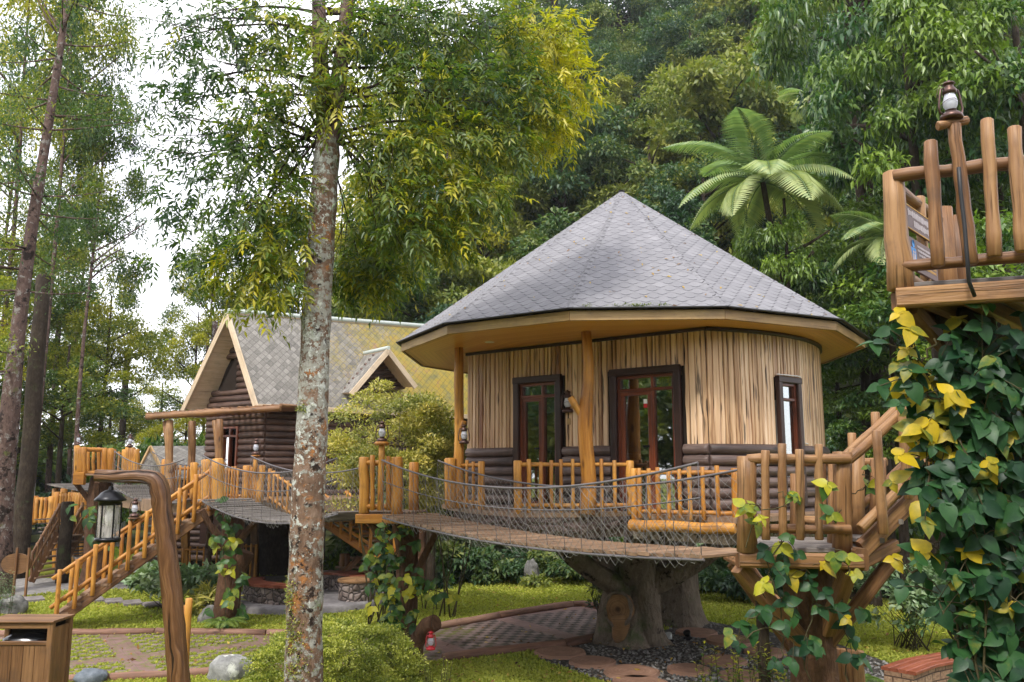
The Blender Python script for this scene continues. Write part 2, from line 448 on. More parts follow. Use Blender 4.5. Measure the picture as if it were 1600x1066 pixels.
def m_soffit():
    g = Mt('varnished_tongue_and_groove'); u, v = g.uv()
    b = v * (1 / .085); e = (b.mod(1.) - .5).abs().step(.44, .49)
    rr = ((b.floor() * 12.9)._m('SINE') * 4375.5).mod(1.)
    n = g.noise(g.vec(u * 1.2, v * 30), 1, 3)
    c = g.ramp(n * .5 + rr * .5, [(.2, (.52, .225, .03)), (.5, (.66, .315, .05)), (.85, (.74, .41, .09))])
    c = g.mix(e * .55, c, (.14, .06, .015))
    return g.done(c, .3, None, .4)
M['soffit'] = m_soffit()
def m_bark(name, cols, lichen=None, sc=1., st=.8, sp=None, bd=.035):
    g = Mt(name); u, v = g.uv(); x, y, z = g.pos()
    P = g.vec(x, y, z * .45)
    f = g.noise(P, 16 * sc, 6, .62, .5); b = g.noise(g.vec(x, y, z), 3. * sc, 4)
    cr_ = g.noise(g.vec(x, y, z * .25), 28 * sc, 4, .55, .8)
    c = g.ramp(f * .6 + b * .4, list(zip([.25, .5, .75], cols)))
    h = f + cr_ * .8
    if lichen:
        for col, lo, hi, q, off in lichen:
            m = (g.noise(g.vec(x + off, y, z), q, 6, .68) * .72 + g.noise(g.vec(x + off, y + 3., z), 1.1, 2) * .28).step(lo, hi)
            c = g.mix(m, c, col); h = h + m * .25
    return g.done(c, .85, g.bump(h, st, bd), .15)
M['lichen_bark'] = m_bark('lichened_bark', [(.045, .026, .018), (.17, .105, .070), (.34, .245, .185)],
    [((.33, .14, .045), .55, .64, 5., 3.), ((.30, .29, .25), .49, .55, 9., 9.), ((.50, .51, .46), .545, .58, 13., 21.), ((.62, .63, .58), .59, .615, 22., 27.), ((.24, .28, .16), .57, .64, 5., 33.), ((.03, .02, .016), .555, .61, 10., 45.)], st=.7)
M['left_bark'] = m_bark('grey_brown_bark', [(.03, .02, .017), (.11, .07, .058), (.22, .155, .13)], [((.24, .22, .20), .55, .60, 7., 9.), ((.025, .017, .014), .54, .59, 4., 39.), ((.10, .12, .03), .57, .66, 2., 19.)])
M['dark_bark'] = m_bark('dark_bark', [(.012, .009, .007), (.04, .029, .02), (.085, .065, .046)], [((.06, .075, .03), .56, .68, 3., 5.)])
M['palebark'] = m_bark('pale_tan_bark', [(.12, .08, .055), (.28, .20, .14), (.42, .33, .25)], [((.06, .05, .03), .55, .62, 4., 5.)])
M['stump_bark'] = m_bark('moulded_stump_bark', [(.07, .056, .042), (.185, .148, .112), (.31, .25, .195)], [((.10, .12, .055), .52, .66, 2.4, 5.), ((.27, .245, .21), .59, .66, 9., 15.), ((.02, .015, .011), .56, .64, 5., 25.)], sc=.8, st=1., bd=.07)
M['post_bark'] = m_bark('brown_post_bark', [(.03, .017, .01), (.10, .052, .03), (.19, .105, .06)], None, sc=1.2, st=.9)
M['root_panel'] = m_bark('moulded_root_panel', [(.06, .042, .037), (.16, .112, .098), (.27, .20, .175)], None, st=.8)
def m_cutface():
    g = Mt('sawn_cut_face'); u, v = g.uv()
    n = g.noise(g.vec(u, v), 4, 3)
    d = (u * u + v * v)._m('SQRT') + n * .05
    f = g.noise(g.vec(d * 60, 0.), 1, 3)
    c = g.ramp(f * .6 + n * .4, [(.3, (.045, .022, .011)), (.5, (.23, .125, .055)), (.75, (.40, .25, .125))]); c = g.mix((u * u + v * v)._m('SQRT').step(.075, .02) * .85, c, (.03, .016, .01))
    return g.done(c, .7, g.bump(f, .4, .01), .2)
M['cutface'] = m_cutface()
def m_stonedisc():
    g = Mt('moulded_round_slab'); u, v = g.uv(); n = g.noise(g.vec(u, v), 5, 4)
    d = (u * u + v * v)._m('SQRT') + n * .06
    f = g.noise(g.vec(d * 26, 0.), 1, 2)
    c = g.ramp(f * .55 + n * .5, [(.3, (.13, .07, .045)), (.55, (.24, .135, .09)), (.8, (.34, .215, .155))])
    return g.done(c, .7, g.bump(f + n, .4, .01), .25)
M['slab'] = m_stonedisc()
def m_rock(name, cols, sc=5, lich=None):
    g = Mt(name); x, y, z = g.pos(); P = g.vec(x, y, z)
    n = g.noise(P, sc, 7, .65); b = g.voro(P, sc * 1.6, 'DISTANCE_TO_EDGE')
    c = g.ramp(n, list(zip([.3, .5, .7], cols)))
    if lich: c = g.mix(g.noise(P, sc * .7, 5, .7).step(.5, .6), c, lich)
    return g.done(c, .8, g.bump(n, .8, .04), .25)
M['rock'] = m_rock('grey_rock', [(.05, .048, .045), (.15, .145, .135), (.3, .29, .27)])
M['paleroc'] = m_rock('pale_lichened_rock', [(.08, .08, .08), (.22, .22, .21), (.40, .40, .37)], 4, (.50, .51, .45))
M['slate'] = m_rock('blue_grey_rock', [(.06, .07, .08), (.12, .14, .16), (.2, .22, .25)])
M['flag'] = m_rock('grey_flagstone', [(.10, .085, .08), (.19, .165, .155), (.28, .25, .24)], 6)
M['concrete'] = m_rock('wet_concrete', [(.13, .12, .12), (.2, .185, .185), (.28, .265, .26)], 3)
def m_cobble():
    g = Mt('river_stone_cladding'); u, v = g.uv()
    P = g.vec(u, v * 1.15); d = g.voro(P, 6.5, 'DISTANCE_TO_EDGE'); n = g.noise(P, 20, 4)
    n_ = g.new('ShaderNodeTexVoronoi'); g.setin(n_, 'Vector', P); n_.inputs['Scale'].default_value = 6.5
    q = g.new('ShaderNodeSeparateColor'); g.lk(n_.outputs['Color'], q.inputs[0])
    c = g.ramp(S(g, q.outputs[0]) * .7 + n * .4, [(.2, (.10, .075, .066)), (.5, (.20, .155, .135)), (.9, (.33, .27, .24))])
    e = d.step(.0, .075)
    c = g.mix(e, (.025, .021, .02), c)
    return g.done(c, .6, g.bump(d.step(0., .22) + n * .1, .9, .04), .35)
M['cobble'] = m_cobble()
def m_brick():
    g = Mt('rough_brown_brick'); u, v = g.uv()
    b = g.new('ShaderNodeTexBrick'); g.setin(b, 'Vector', g.vec(u, v)); b.inputs['Scale'].default_value = 1
    b.inputs['Brick Width'].default_value = .24; b.inputs['Row Height'].default_value = .115; b.inputs['Mortar Size'].default_value = .009
    b.inputs['Color1'].default_value = (.26, .155, .095, 1); b.inputs['Color2'].default_value = (.36, .24, .15, 1); b.inputs['Mortar'].default_value = (.06, .04, .03, 1)
    n = g.noise(g.vec(u, v), 22, 5, .65)
    c = g.mix(n.step(.42, .62) * .6, S(g, b.outputs[0]), (.11, .06, .038))
    return g.done(c, .75, g.bump(n - S(g, b.outputs[1]), .7, .02), .25)
M['brick'] = m_brick()
def m_pavers():                          # grass block paving: lattice of blocks, open cells hold soil or grass
    g = Mt('grass_block_paving'); x, y, z = g.pos()
    a = math.radians(33); p = (x * math.cos(a) + y * math.sin(a)); q = (y * math.cos(a) - x * math.sin(a))
    wx = (g.noise(g.vec(x, y), 2, 3) - .5) * .03
    p = p + wx; q = q - wx
    # pattern of 0.2 m cells; every 2.2 m a plain strip of blocks crosses
    s = .17; pi_, qi = p * (1 / s), q * (1 / s)
    par = (pi_.floor() + qi.floor()).mod(2.)
    cellm = ((pi_.mod(1.) - .5).abs().max((qi.mod(1.) - .5).abs())).step(.47, .36) * par.lt(.5)
    strip = ((p.mod(2.4) - .2).abs().lt(.2)).max((q.mod(3.1) - .2).abs().lt(.2))
    cellm = cellm * (strip * -1. + 1.)
    joint = ((pi_.mod(1.) - .5).abs().max((qi.mod(1.) - .5).abs())).step(.46, .5)
    n = g.noise(g.vec(x, y), 9, 5); n2 = g.noise(g.vec(x, y), .8, 3)
    br = ((pi_.floor() * 12.9 + qi.floor() * 78.2)._m('SINE') * 4375.5).mod(1.)
    c = g.ramp(n * .55 + br * .3 + n2 * .25, [(.25, (.085, .058, .055)), (.5, (.165, .115, .105)), (.8, (.26, .195, .18))])
    c = g.mix(strip * .5, c, (.21, .105, .088))
    c = g.mix(joint * .55, c, (.05, .035, .03))
    grassy = ((x * -1. - 1.2) * .3 + (n2 - .5) * 1.6 + .3).step(.0, .7)
    gc = g.ramp(g.noise(g.vec(x, y), 30, 4), [(.3, (.06, .075, .012)), (.7, (.2, .21, .04))])
    soil = g.mix(n, (.018, .014, .011), (.05, .04, .03))
    c = g.mix(cellm, c, g.mix(grassy, soil, gc))
    spill = (g.noise(g.vec(x, y), 7, 5, .7) + grassy * .12).step(.62, .7) * grassy
    c = g.mix(spill * .8, c, gc)
    return g.done(c, .5, g.bump(n * .3 - cellm, .7, .03), .4)
M['pavers'] = m_pavers()
def m_lawn():
    g = Mt('lawn_soil'); x, y, z = g.pos(); P = g.vec(x, y, 0.)
    n = g.noise(P, 40, 5, .7); b = g.noise(P, .9, 4)
    c = g.ramp(n * .55 + b * .5, [(.25, (.075, .085, .012)), (.5, (.17, .185, .022)), (.8, (.28, .28, .035))])
    return g.done(c, .9, g.bump(n, 1., .05), .1)
M['lawn'] = m_lawn()
def m_hill():
    g = Mt('forest_floor'); x, y, z = g.pos(); P = g.vec(x, y, z); n = g.noise(P, 3, 6, .7)
    c = g.ramp(n, [(.3, (.012, .014, .006)), (.55, (.035, .042, .012)), (.8, (.06, .07, .02))])
    return g.done(c, .9, g.bump(n, 1., .3), .1)
M['hill'] = m_hill()
def m_gravel():
    g = Mt('dark_gravel'); x, y, z = g.pos(); P = g.vec(x, y, 0.)
    n_ = g.new('ShaderNodeTexVoronoi'); g.setin(n_, 'Vector', P); n_.inputs['Scale'].default_value = 22
    q = g.new('ShaderNodeSeparateColor'); g.lk(n_.outputs['Color'], q.inputs[0])
    c = g.ramp(S(g, q.outputs[0]), [(.1, (.03, .026, .022)), (.6, (.085, .07, .058)), (.95, (.24, .21, .18))])
    d = S(g, n_.outputs['Distance'])
    return g.done(g.mix(d.step(.1, .55) * .7, c, (.012, .011, .01)), .7, g.bump(d * -1., .9, .03), .3)
M['gravel'] = m_gravel()
M['path'] = m_rock('grey_path_paving', [(.13, .12, .11), (.21, .195, .18), (.3, .285, .27)], 7)
# foliage
M['lf_front'] = m_leaf('lance_leaf', (.030, .070, .030), (.115, .170, .022), (.50, .42, .014), .38, .38, .45, 0)
M['lf_hill'] = m_leaf('hillside_leaf', (.026, .062, .036), (.060, .115, .042), (.26, .265, .045), .5, .28, .4, .7)
M['lf_left'] = m_leaf('left_wood_leaf', (.028, .066, .030), (.085, .140, .034), (.42, .37, .022), .5, .35, .4, .55)
M['lf_right'] = m_leaf('broad_leaf', (.010, .036, .018), (.036, .096, .028), (.19, .27, .03), .35, .28, .5, .25)
M['lf_bush'] = m_leaf('variegated_leaf', (.06, .09, .02), (.27, .27, .075), (.62, .50, .11), .45, .3, .4, 0)
M['lf_hedge'] = m_leaf('clipped_leaf', (.045, .07, .014), (.20, .24, .04), (.52, .50, .10), .45, .3, .4, 0)
M['lf_broad'] = m_leaf('grey_green_leaf', (.025, .06, .025), (.10, .18, .08), (.28, .35, .19), .35, .22, .5, 0)
M['lf_calla'] = m_leaf('dark_glossy_leaf', (.010, .024, .010), (.035, .06, .025), (.22, .2, .12), .3, .2, .5, .1)
M['lf_vine'] = m_leaf('heart_vine_leaf', (.010, .040, .016), (.036, .105, .028), (.48, .34, .012), .42, .26, .26, .0, mot=.55)
M['lf_vine2'] = m_leaf('vine_leaf_with_yellow', (.018, .050, .016), (.055, .130, .026), (.44, .40, .025), .42, .3, .28, .0, mot=.5)
M['fern'] = m_leaf('tree_fern_frond', (.09, .15, .06), (.20, .29, .14), (.38, .42, .18), .5, .3, .3, .15, tl=1.1)
M['fern_low'] = m_leaf('fern_leaf', (.04, .08, .015), (.1, .16, .03), (.2, .25, .05), .5, .35, .3, .2)
M['grass'] = m_leaf('grass_blade', (.12, .16, .022), (.30, .33, .055), (.47, .45, .085), .6, .35, .15, 0)
M['purple'] = m_leaf('magenta_leaf', (.12, .01, .05), (.26, .03, .12), (.36, .08, .2), .4, .2, .4, 0)
M['stem'] = m_plain('green_brown_stem', (.06, .05, .022), .7, 0, .2)
# ------------------------------------------------------------------ leaves
T_D = (np.array([[0, 0, 0], [-.5, .45, .10], [0, 1, -.12], [.5, .45, .10]]), np.array([[0, 3, 2, 1]]))
T_L = (np.array([[0, 0, 0], [-.5, .38, .09], [0, 1, -.15], [.5, .38, .09], [0, .5, 0]]), np.array([[0, 4, 2, 1], [0, 3, 2, 4]]))
T_H = (np.array([[0, 0, 0], [0, .45, -.02], [0, 1, -.22], [-.3, -.06, .08], [-.5, .28, .12], [-.28, .68, .03], [.3, -.06, .08], [.5, .28, .12], [.28, .68, .03]]),
       np.array([[0, 1, 4, 3], [1, 2, 5, 4], [0, 6, 7, 1], [1, 7, 8, 2]]))
def _heart2():
    ts = [(.0, .05, -.02), (.10, .34, -.05), (.28, .50, -.02), (.50, .46, 0), (.72, .29, 0), (.90, .10, 0), (1., .012, 0)]
    v = []; f = []
    for t, w, dy in ts:
        z = -.22 * t * t; v += [(-w, t + dy, z + .16 * w), (0, t, z), (w, t + dy, z + .16 * w)]
    for i in range(len(ts) - 1):
        a = i * 3; f += [[a, a + 1, a + 4, a + 3], [a + 1, a + 2, a + 5, a + 4]]
    return np.array(v, float), np.array(f)
T_H = _heart2()
T_LL = (np.array([[0, 0, 0], [0, .5, .0], [0, 1, -.2], [-.36, .22, .07], [-.42, .55, .05], [.36, .22, .07], [.42, .55, .05]]),
        np.array([[0, 1, 4, 3], [1, 2, 2, 4], [0, 5, 6, 1], [1, 6, 2, 2]]))
def nrm(a): return a / np.maximum(np.linalg.norm(a, axis=-1, keepdims=True), 1e-9)
def leaves(P, D, N, L, Wd, T):
    tv, tf = T; n, k = len(P), len(tv)
    D = nrm(D); X = nrm(np.cross(D, N)); Z = np.cross(X, D)
    L = np.broadcast_to(L, n); Wd = np.broadcast_to(Wd, n)
    v = (P[:, None] + X[:, None] * (tv[None, :, 0:1] * Wd[:, None, None]) + D[:, None] * (tv[None, :, 1:2] * L[:, None, None]) + Z[:, None] * (tv[None, :, 2:3] * L[:, None, None]))
    f = (np.arange(n)[:, None, None] * k + tf[None]).reshape(-1, tf.shape[1])
    return v.reshape(-1, 3), f, len(tf)
def leafmesh(name, P, D, N, L, Wd, tint, mat, T=T_D):
    v, f, m = leaves(P, D, N, L, Wd, T)
    return mesh_np(name, v, f, np.repeat(tint, m), mat, T is T_H)
def rsph(n):
    a = rng.normal(size=(n, 3)); return nrm(a)
def crown_pts(R3, nclump, nleaf, cr=.34, shell=.62, flat=.65, cutlow=-.7):
    """leaf positions / outward directions / clump tints in a crown of clumps"""
    R3 = np.array(R3, float)
    c = rsph(nclump * 3); c = c[c[:, 2] > cutlow][:nclump]
    rad = shell + (1 - shell) * rng.random(len(c)) ** .6; rad[rng.random(len(c)) < .15] *= .55
    C = c * rad[:, None] * R3 * rng.uniform(.88, 1.08, (len(c), 1))
    ct = rng.random(len(c)); cs = rng.uniform(.7, 1.3, len(c))
    i = rng.integers(0, len(c), nleaf)
    d = rsph(nleaf); d[:, 2] = np.where(d[:, 2] < -.3, -d[:, 2], d[:, 2])
    rr = rng.random(nleaf) ** .45
    P = C[i] + d * (rr * cs[i])[:, None] * (R3 * cr) * np.array([1, 1, flat])
    return P, d, i, ct[i], rr
def crown(name, R3, nclump, nleaf, leaf, mat, T=T_D, asp=.42, droop=.5, tb=.5, **k):
    P, d, i, ct, rr = crown_pts(R3, nclump, nleaf, **k)
    D = d + rng.normal(size=d.shape) * .7; D[:, 2] -= droop
    N = d * .6 + rng.normal(size=d.shape) * .55 + np.array([0, 0, .8])
    L = leaf * rng.uniform(.6, 1.3, nleaf)
    tint = np.clip(ct * tb + rng.random(nleaf) * .3 + (1 - tb) * .35 * rr + .05, 0, 1) * 1.0
    return leafmesh(name, P, D, N, L, L * asp, tint, mat, T)

def limb_mb(mb, p0, p1, r0, r1, n=6, wob=.12, seg=8, curve=None):
    p0, p1 = V(p0), V(p1); L = (p1 - p0).length; pts = []; rs = []
    u, w = perp((p1 - p0).normalized()); a, b = rnd.uniform(-1, 1), rnd.uniform(-1, 1)
    for i in range(n):
        t = i / (n - 1); s_ = math.sin(t * math.pi) * wob * L
        p = p0.lerp(p1, t) + u * (a * s_ * .4) + w * (b * s_ * .4)
        if curve: p = p + V(curve) * math.sin(t * math.pi)
        pts.append(p); rs.append(r0 + (r1 - r0) * t ** .8)
    mb.tube(pts, rs, seg, True, None, .1)
    return pts

# ------------------------------------------------------------------ ground
def pl(pts): return [G(*p) for p in pts]
path_up = pl([(-330, 1000), (70, 993), (230, 990), (400, 992), (470, 993), (560, 996), (648, 990), (690, 982), (800, 962), (905, 946)]) 
path_lo = pl([(-330, 1075), (70, 1068), (240, 1060), (330, 1054), (440, 1049), (560, 1047), (690, 1033), (800, 1020), (880, 1011), (955, 996)])
path_poly = path_up + [G(948, 954), G(985, 975)] + path_lo[::-1]
back_up = pl([(-300, 900), (0, 903), (200, 905), (330, 902), (440, 900), (600, 878)])
back_lo = pl([(-300, 940), (0, 936), (120, 922), (330, 918), (400, 915), (640, 892)])
gravel_poly = pl([(955, 996), (985, 975), (1040, 985), (1090, 968), (1180, 985), (1290, 1000), (1400, 1040), (1350, 1110), (1050, 1095), (930, 1062), (840, 1030), (880, 1012)])
def arr(p): return np.array([(q[0], q[1]) for q in p])
def inside(poly, x, y):
    p = arr(poly); c = np.zeros(len(x), bool); j = len(p) - 1
    for i in range(len(p)):
        a, b = p[i], p[j]
        t = ((a[1] > y) != (b[1] > y)) & (x < (b[0] - a[0]) * (y - a[1]) / (b[1] - a[1] + 1e-12) + a[0]); c ^= t; j = i
    return c
def sheet(name, pts, z, mat, **k):
    m = MB(); m.poly([V((p[0], p[1], z)) for p in pts], 0)
    return tag(m.build(name, mat), kind='structure', **k)
def resample(p, n):
    p = [V(q) for q in p]; L = [0]
    for i in range(1, len(p)): L.append(L[-1] + (p[i] - p[i - 1]).length)
    out = []
    for k in range(n):
        s = L[-1] * k / (n - 1); i = 1
        while i < len(p) - 1 and L[i] < s: i += 1
        t = (s - L[i - 1]) / max(1e-9, L[i] - L[i - 1]); out.append(p[i - 1].lerp(p[i], min(1, max(0, t))))
    return out
def strip(name, A, B, z, mat, n=60):
    A, B = resample(A, n), resample(B, n); m = MB()
    for i in range(n - 1):
        m.poly([(A[i].x, A[i].y, z), (B[i].x, B[i].y, z), (B[i + 1].x, B[i + 1].y, z), (A[i + 1].x, A[i + 1].y, z)], 0)
    return tag(m.build(name, mat), kind='structure')

m = MB(); m.poly([(-300, -120, 0), (300, -120, 0), (300, 400, 0), (-300, 400, 0)], 0)
tag(m.build('ground', M['lawn']), kind='structure')
strip('paved_path', path_up + [G(948, 954)], path_lo + [G(985, 975)], .006, M['pavers'])
strip('back_path', back_up, back_lo, .006, M['path'])
sheet('gravel_bed', gravel_poly, .004, M['gravel'])
# wooded hillside behind the cabins
def hillz(x, y):
    k = np.clip((x + 9.) / 9., 0, 1); k = k * k * (3 - 2 * k)
    k2 = np.clip((x - 1) / 10, 0, 1)
    y0 = 25.5 - 4.5 * k2
    t = np.maximum(0, y - y0)
    return (.74 * t * (t / (t + 3.5)) * k + .06 * np.maximum(0, y - 40)) * np.where(y > 95, 1, 1) - .25
gx = np.linspace(-70, 75, 88); gy = np.linspace(20, 110, 60)
X_, Y_ = np.meshgrid(gx, gy); Z_ = hillz(X_, Y_) + (np.sin(X_ * .7) * np.cos(Y_ * .6) * .35) * np.clip((Y_ - 26) / 6, 0, 1)
nx = len(gx); idx = np.arange(len(gx) * len(gy)).reshape(len(gy), len(gx))
fq = np.stack([idx[:-1, :-1], idx[:-1, 1:], idx[1:, 1:], idx[1:, :-1]], -1).reshape(-1, 4)
tag(obj('hill', mesh_np('hill', np.stack([X_, Y_, Z_], -1).reshape(-1, 3), fq, None, M['hill'], True)), kind='structure')

# log kerbs along the paving
def kerb(name, pts, label, r=.075):
    pts = resample(pts, max(6, int(sum((pts[i + 1] - pts[i]).length for i in range(len(pts) - 1)) / .35)))
    root = thing(name, label, 'kerb', pts[0])
    seg = 6; i = 0
    while i < len(pts) - 1:
        q = pts[i:i + seg + 1]
        if len(q) >= 2:
            q = [V((p.x, p.y, r * .45)) for p in q]
            d = (q[1] - q[0]).normalized() * .03; q[0] = q[0] + d
            mb = MB(); mb.tube(q, [r * rnd.uniform(.9, 1.1) for _ in q], 8, True, None, .1); mb.build('log', M['kerb'], root)
        i += seg
kerb('log_kerb', path_up[:7], 'reddish log kerb along the lawn side of the grass block path')
kerb('log_kerb', path_lo[:6], 'reddish log kerb along the near side of the path by the big pale rock')
kerb('log_kerb', path_up[6:] + [G(948, 954)], 'brown log kerb behind the paving left of the round cabin stump', .09)
kerb('log_kerb', path_lo[6:] + [G(985, 975)], 'brown log kerb in front of the paving beside the round slabs', .09)

# lawn: short blades and leaflets, one object
def lawn():
    n = 330000
    px = rng.uniform(-60, 1660, n); py = rng.uniform(868, 1120, n)
    c, s_ = math.cos(PITCH), math.sin(PITCH)
    vv = (533 - py) / FPX; dx = (px - 800) / FPX; dy = c - vv * s_; dz = s_ + vv * c
    t = -CAMZ / dz; x, y = dx * t, dy * t
    keep = ~inside(path_poly, x, y) & ~inside(gravel_poly, x, y) & ~inside(back_up + back_lo[::-1], x, y)
    keep &= ((x - FIRE[0]) ** 2 + (y - FIRE[1]) ** 2) > 2.0 ** 2
    keep &= y < 25.5
    x, y = x[keep], y[keep]; n = len(x)
    P = np.stack([x, y, np.zeros(n)], -1)
    D = rng.normal(size=(n, 3)) * np.array([.8, .8, .35]) + np.array([0, 0, .75]); D[:, 2] = np.abs(D[:, 2]) + .1
    N = rng.normal(size=(n, 3)) + np.array([0, -.3, 1.])
    patch = .5 + .5 * np.sin(x * 1.3 + np.sin(y * .9) * 1.7) * np.cos(y * 1.1 + np.sin(x * .7))
    tint = np.clip(.18 + .45 * rng.random(n) + .35 * patch, 0, 1)
    L = rng.uniform(.028, .062, n) * (1 + (y - 11) * .035); Wd = L * rng.uniform(.35, .7, n)
    tag(obj('grass', leafmesh('grass', P, D, N, L, Wd, tint, M['grass'], T_D)), 'short yellow green lawn around the cabins and paths', 'grass', kind='stuff')
    # grass growing in the open cells of the left paving
    n = 70000
    px = rng.uniform(-30, 480, n); py = rng.uniform(985, 1075, n)
    vv = (533 - py) / FPX; dx = (px - 800) / FPX; dy = c - vv * s_; dz = s_ + vv * c
    t = -CAMZ / dz; x, y = dx * t, dy * t
    a = math.radians(33); p = x * math.cos(a) + y * math.sin(a); q = y * math.cos(a) - x * math.sin(a); g = .17
    fl = (np.floor(p / g) + np.floor(q / g)) % 2
    mm = np.maximum(abs(p / g % 1 - .5), abs(q / g % 1 - .5))
    keep = (fl < .5) & (mm < .46) & inside(path_poly, x, y) & ~((abs(p % 2.4 - .2) < .2) | (abs(q % 3.1 - .2) < .2)) & (rng.random(n) < np.clip((-x - 1.5) * .35, 0, .9))
    x, y = x[keep], y[keep]; n = len(x)
    P = np.stack([x, y, np.full(n, .006)], -1)
    D = rng.normal(size=(n, 3)) * .8; D[:, 2] = np.abs(D[:, 2]) + .2
    N = rng.normal(size=(n, 3)) + np.array([0, 0, 1.]); L = rng.uniform(.02, .05, n)
    tag(obj('paving_grass', leafmesh('paving_grass', P, D, N, L, L * .5, np.clip(.3 + .6 * rng.random(n), 0, 1), M['grass'], T_D)), 'low tufts of grass filling the open cells of the block paving', 'grass', kind='stuff')
FIRE = (G(478, 940).x, G(478, 940).y)
lawn()

# ------------------------------------------------------------------ hurricane lanterns (one mesh set, copied)
def lantern_proto():
    t = thing('hurricane_lantern', 'x', 'lantern')
    mb = MB(); mb.lathe((0, 0, 0), [(0, 0), (.072, 0), (.078, .012), (.074, .03), (.055, .048), (.03, .056), (.03, .066), (.04, .07), (0, .07)], 20); mb.build('fuel_tank', M['bronze'], t)
    mb = MB(); mb.lathe((0, 0, 0), [(.03, .072), (.047, .10), (.05, .135), (.036, .185), (.033, .20)], 18); mb.build('glass_chimney', M['lampglass'], t)
    mb = MB(); mb.lathe((0, 0, 0), [(.04, .19), (.05, .20), (.047, .225), (.03, .245), (.03, .262), (.045, .268), (.036, .28), (.012, .29), (.008, .30), (0, .302)], 18); mb.build('cap', M['bronze'], t)
    for s in (-1, 1):
        mb = MB(); mb.tube([(s * .05, 0, .03), (s * .085, 0, .05), (s * .09, 0, .09), (s * .078, 0, .17), (s * .066, 0, .225), (s * .045, 0, .235)], .0075, 8); mb.build('side_tube', M['bronze'], t)
    mb = MB()
    for a in range(2):
        q = a * math.pi / 2 + .4; mb.tube([(.058 * math.cos(q + k * .524), .058 * math.sin(q + k * .524), .128 + .012 * math.sin(k * 1.05)) for k in range(13)], .0022, 5, False)
        break
    mb.build('guard_wire', M['bronze'], t)
    mb = MB(); mb.tube([(.088 * math.cos(a), .02, .15 + .15 * math.sin(a)) for a in [k * math.pi / 10 for k in range(11)]], .0022, 5); mb.build('bail_handle', M['bronze'], t)
    return t
_lp = lantern_proto(); _first = [True]
def lantern(p, h, label, rot=0., group=None, mat=None):
    t = _lp if _first[0] else copy_tree(_lp); _first[0] = False
    t.location = p; k = h / .302; t.scale = (k, k, k); t.rotation_euler = (0, 0, rot); t['label'] = label
    if group: t['group'] = group
    if mat:
        for c in t.children:
            if c.name.split('.')[0] != 'glass_chimney':
                c.data = c.data.copy(); c.data.materials[0] = mat
    return t

# ------------------------------------------------------------------ generic timber railing
def railing(name, label, p0, p1, h, n, mat='orange', posts=(True, True), r=.03, pr=.05, over=.07, low=.1, group=None, offs=None, cat='railing', postov=.02, seg=8):
    p0, p1 = V(p0), V(p1); root = thing(name, label, cat, p0, group)
    d = (p1 - p0); dh = V((d.x, d.y, 0)).normalized(); up = V((0, 0, 1))
    side = V((dh.y, -dh.x, 0))
    if side.y > 0: side = -side           # towards the camera
    for k, f in ((h, 1), (low, 1)):
        mb = MB(); mb.log(p0 + up * k, p1 + up * k, r, seg, .1); mb.build('rail', M[mat], root)
    for on, p in zip(posts, (p0, p1)):
        if on:
            mb = MB(); mb.log(p - up * .02, p + up * (h + postov + r), pr, 10, .07); mb.build('post', M[mat], root)
    ts = offs if offs is not None else [(i + 1) / (n + 1) + rnd.uniform(-.012, .012) for i in range(n)]
    for t in ts:
        p = p0.lerp(p1, t) + side * (r * .9)
        mb = MB(); mb.log(p + up * (low - rnd.uniform(.06, .1)), p + up * (h + over * rnd.uniform(.5, 1.3)), r * .95 * rnd.uniform(.9, 1.12), seg, .1)
        mb.build('picket', M[mat], root)
    return root
# ================================================================== ROUND CABIN
CX, CY, RE, PHI, ZE, ZA = 2.054, 15.0, 4.09, -.0575, 5.285, 8.27
DZ = 2.5                                                   # deck level
cab = thing('round_cabin', 'round timber cabin with grey conical shingle roof on a moulded tree stump', 'cabin', (CX, CY, 0))
apex = V((CX, CY, ZA)); ev = []
for k in range(12):
    a = math.radians(-15 + 30 * k) + PHI
    ev.append(V((CX + RE * math.sin(a), CY - RE * math.cos(a), ZE)))
mb = MB()
NR = 24
for k in range(12):
    a, b = ev[k], ev[(k + 1) % 12]; e = (b - a); L = e.length; e = e / L; mid = (a + b) / 2; H = (apex - mid).length
    g_ = (apex - mid) / H
    u0 = k * 3.13
    def uvp(p): return (u0 + (p - mid).dot(e), (p - mid).dot(g_))
    for i in range(NR):                                     # slightly uneven rows of shingle
        t0, t1 = i / NR, (i + 1) / NR
        q = [a.lerp(apex, t0), b.lerp(apex, t0), b.lerp(apex, t1), a.lerp(apex, t1)]
        mb.poly(q if i < NR - 1 else q[:3], .5, [uvp(p) for p in (q if i < NR - 1 else q[:3])])
o_roof = mb.build('roof', M['hexroof'], cab)
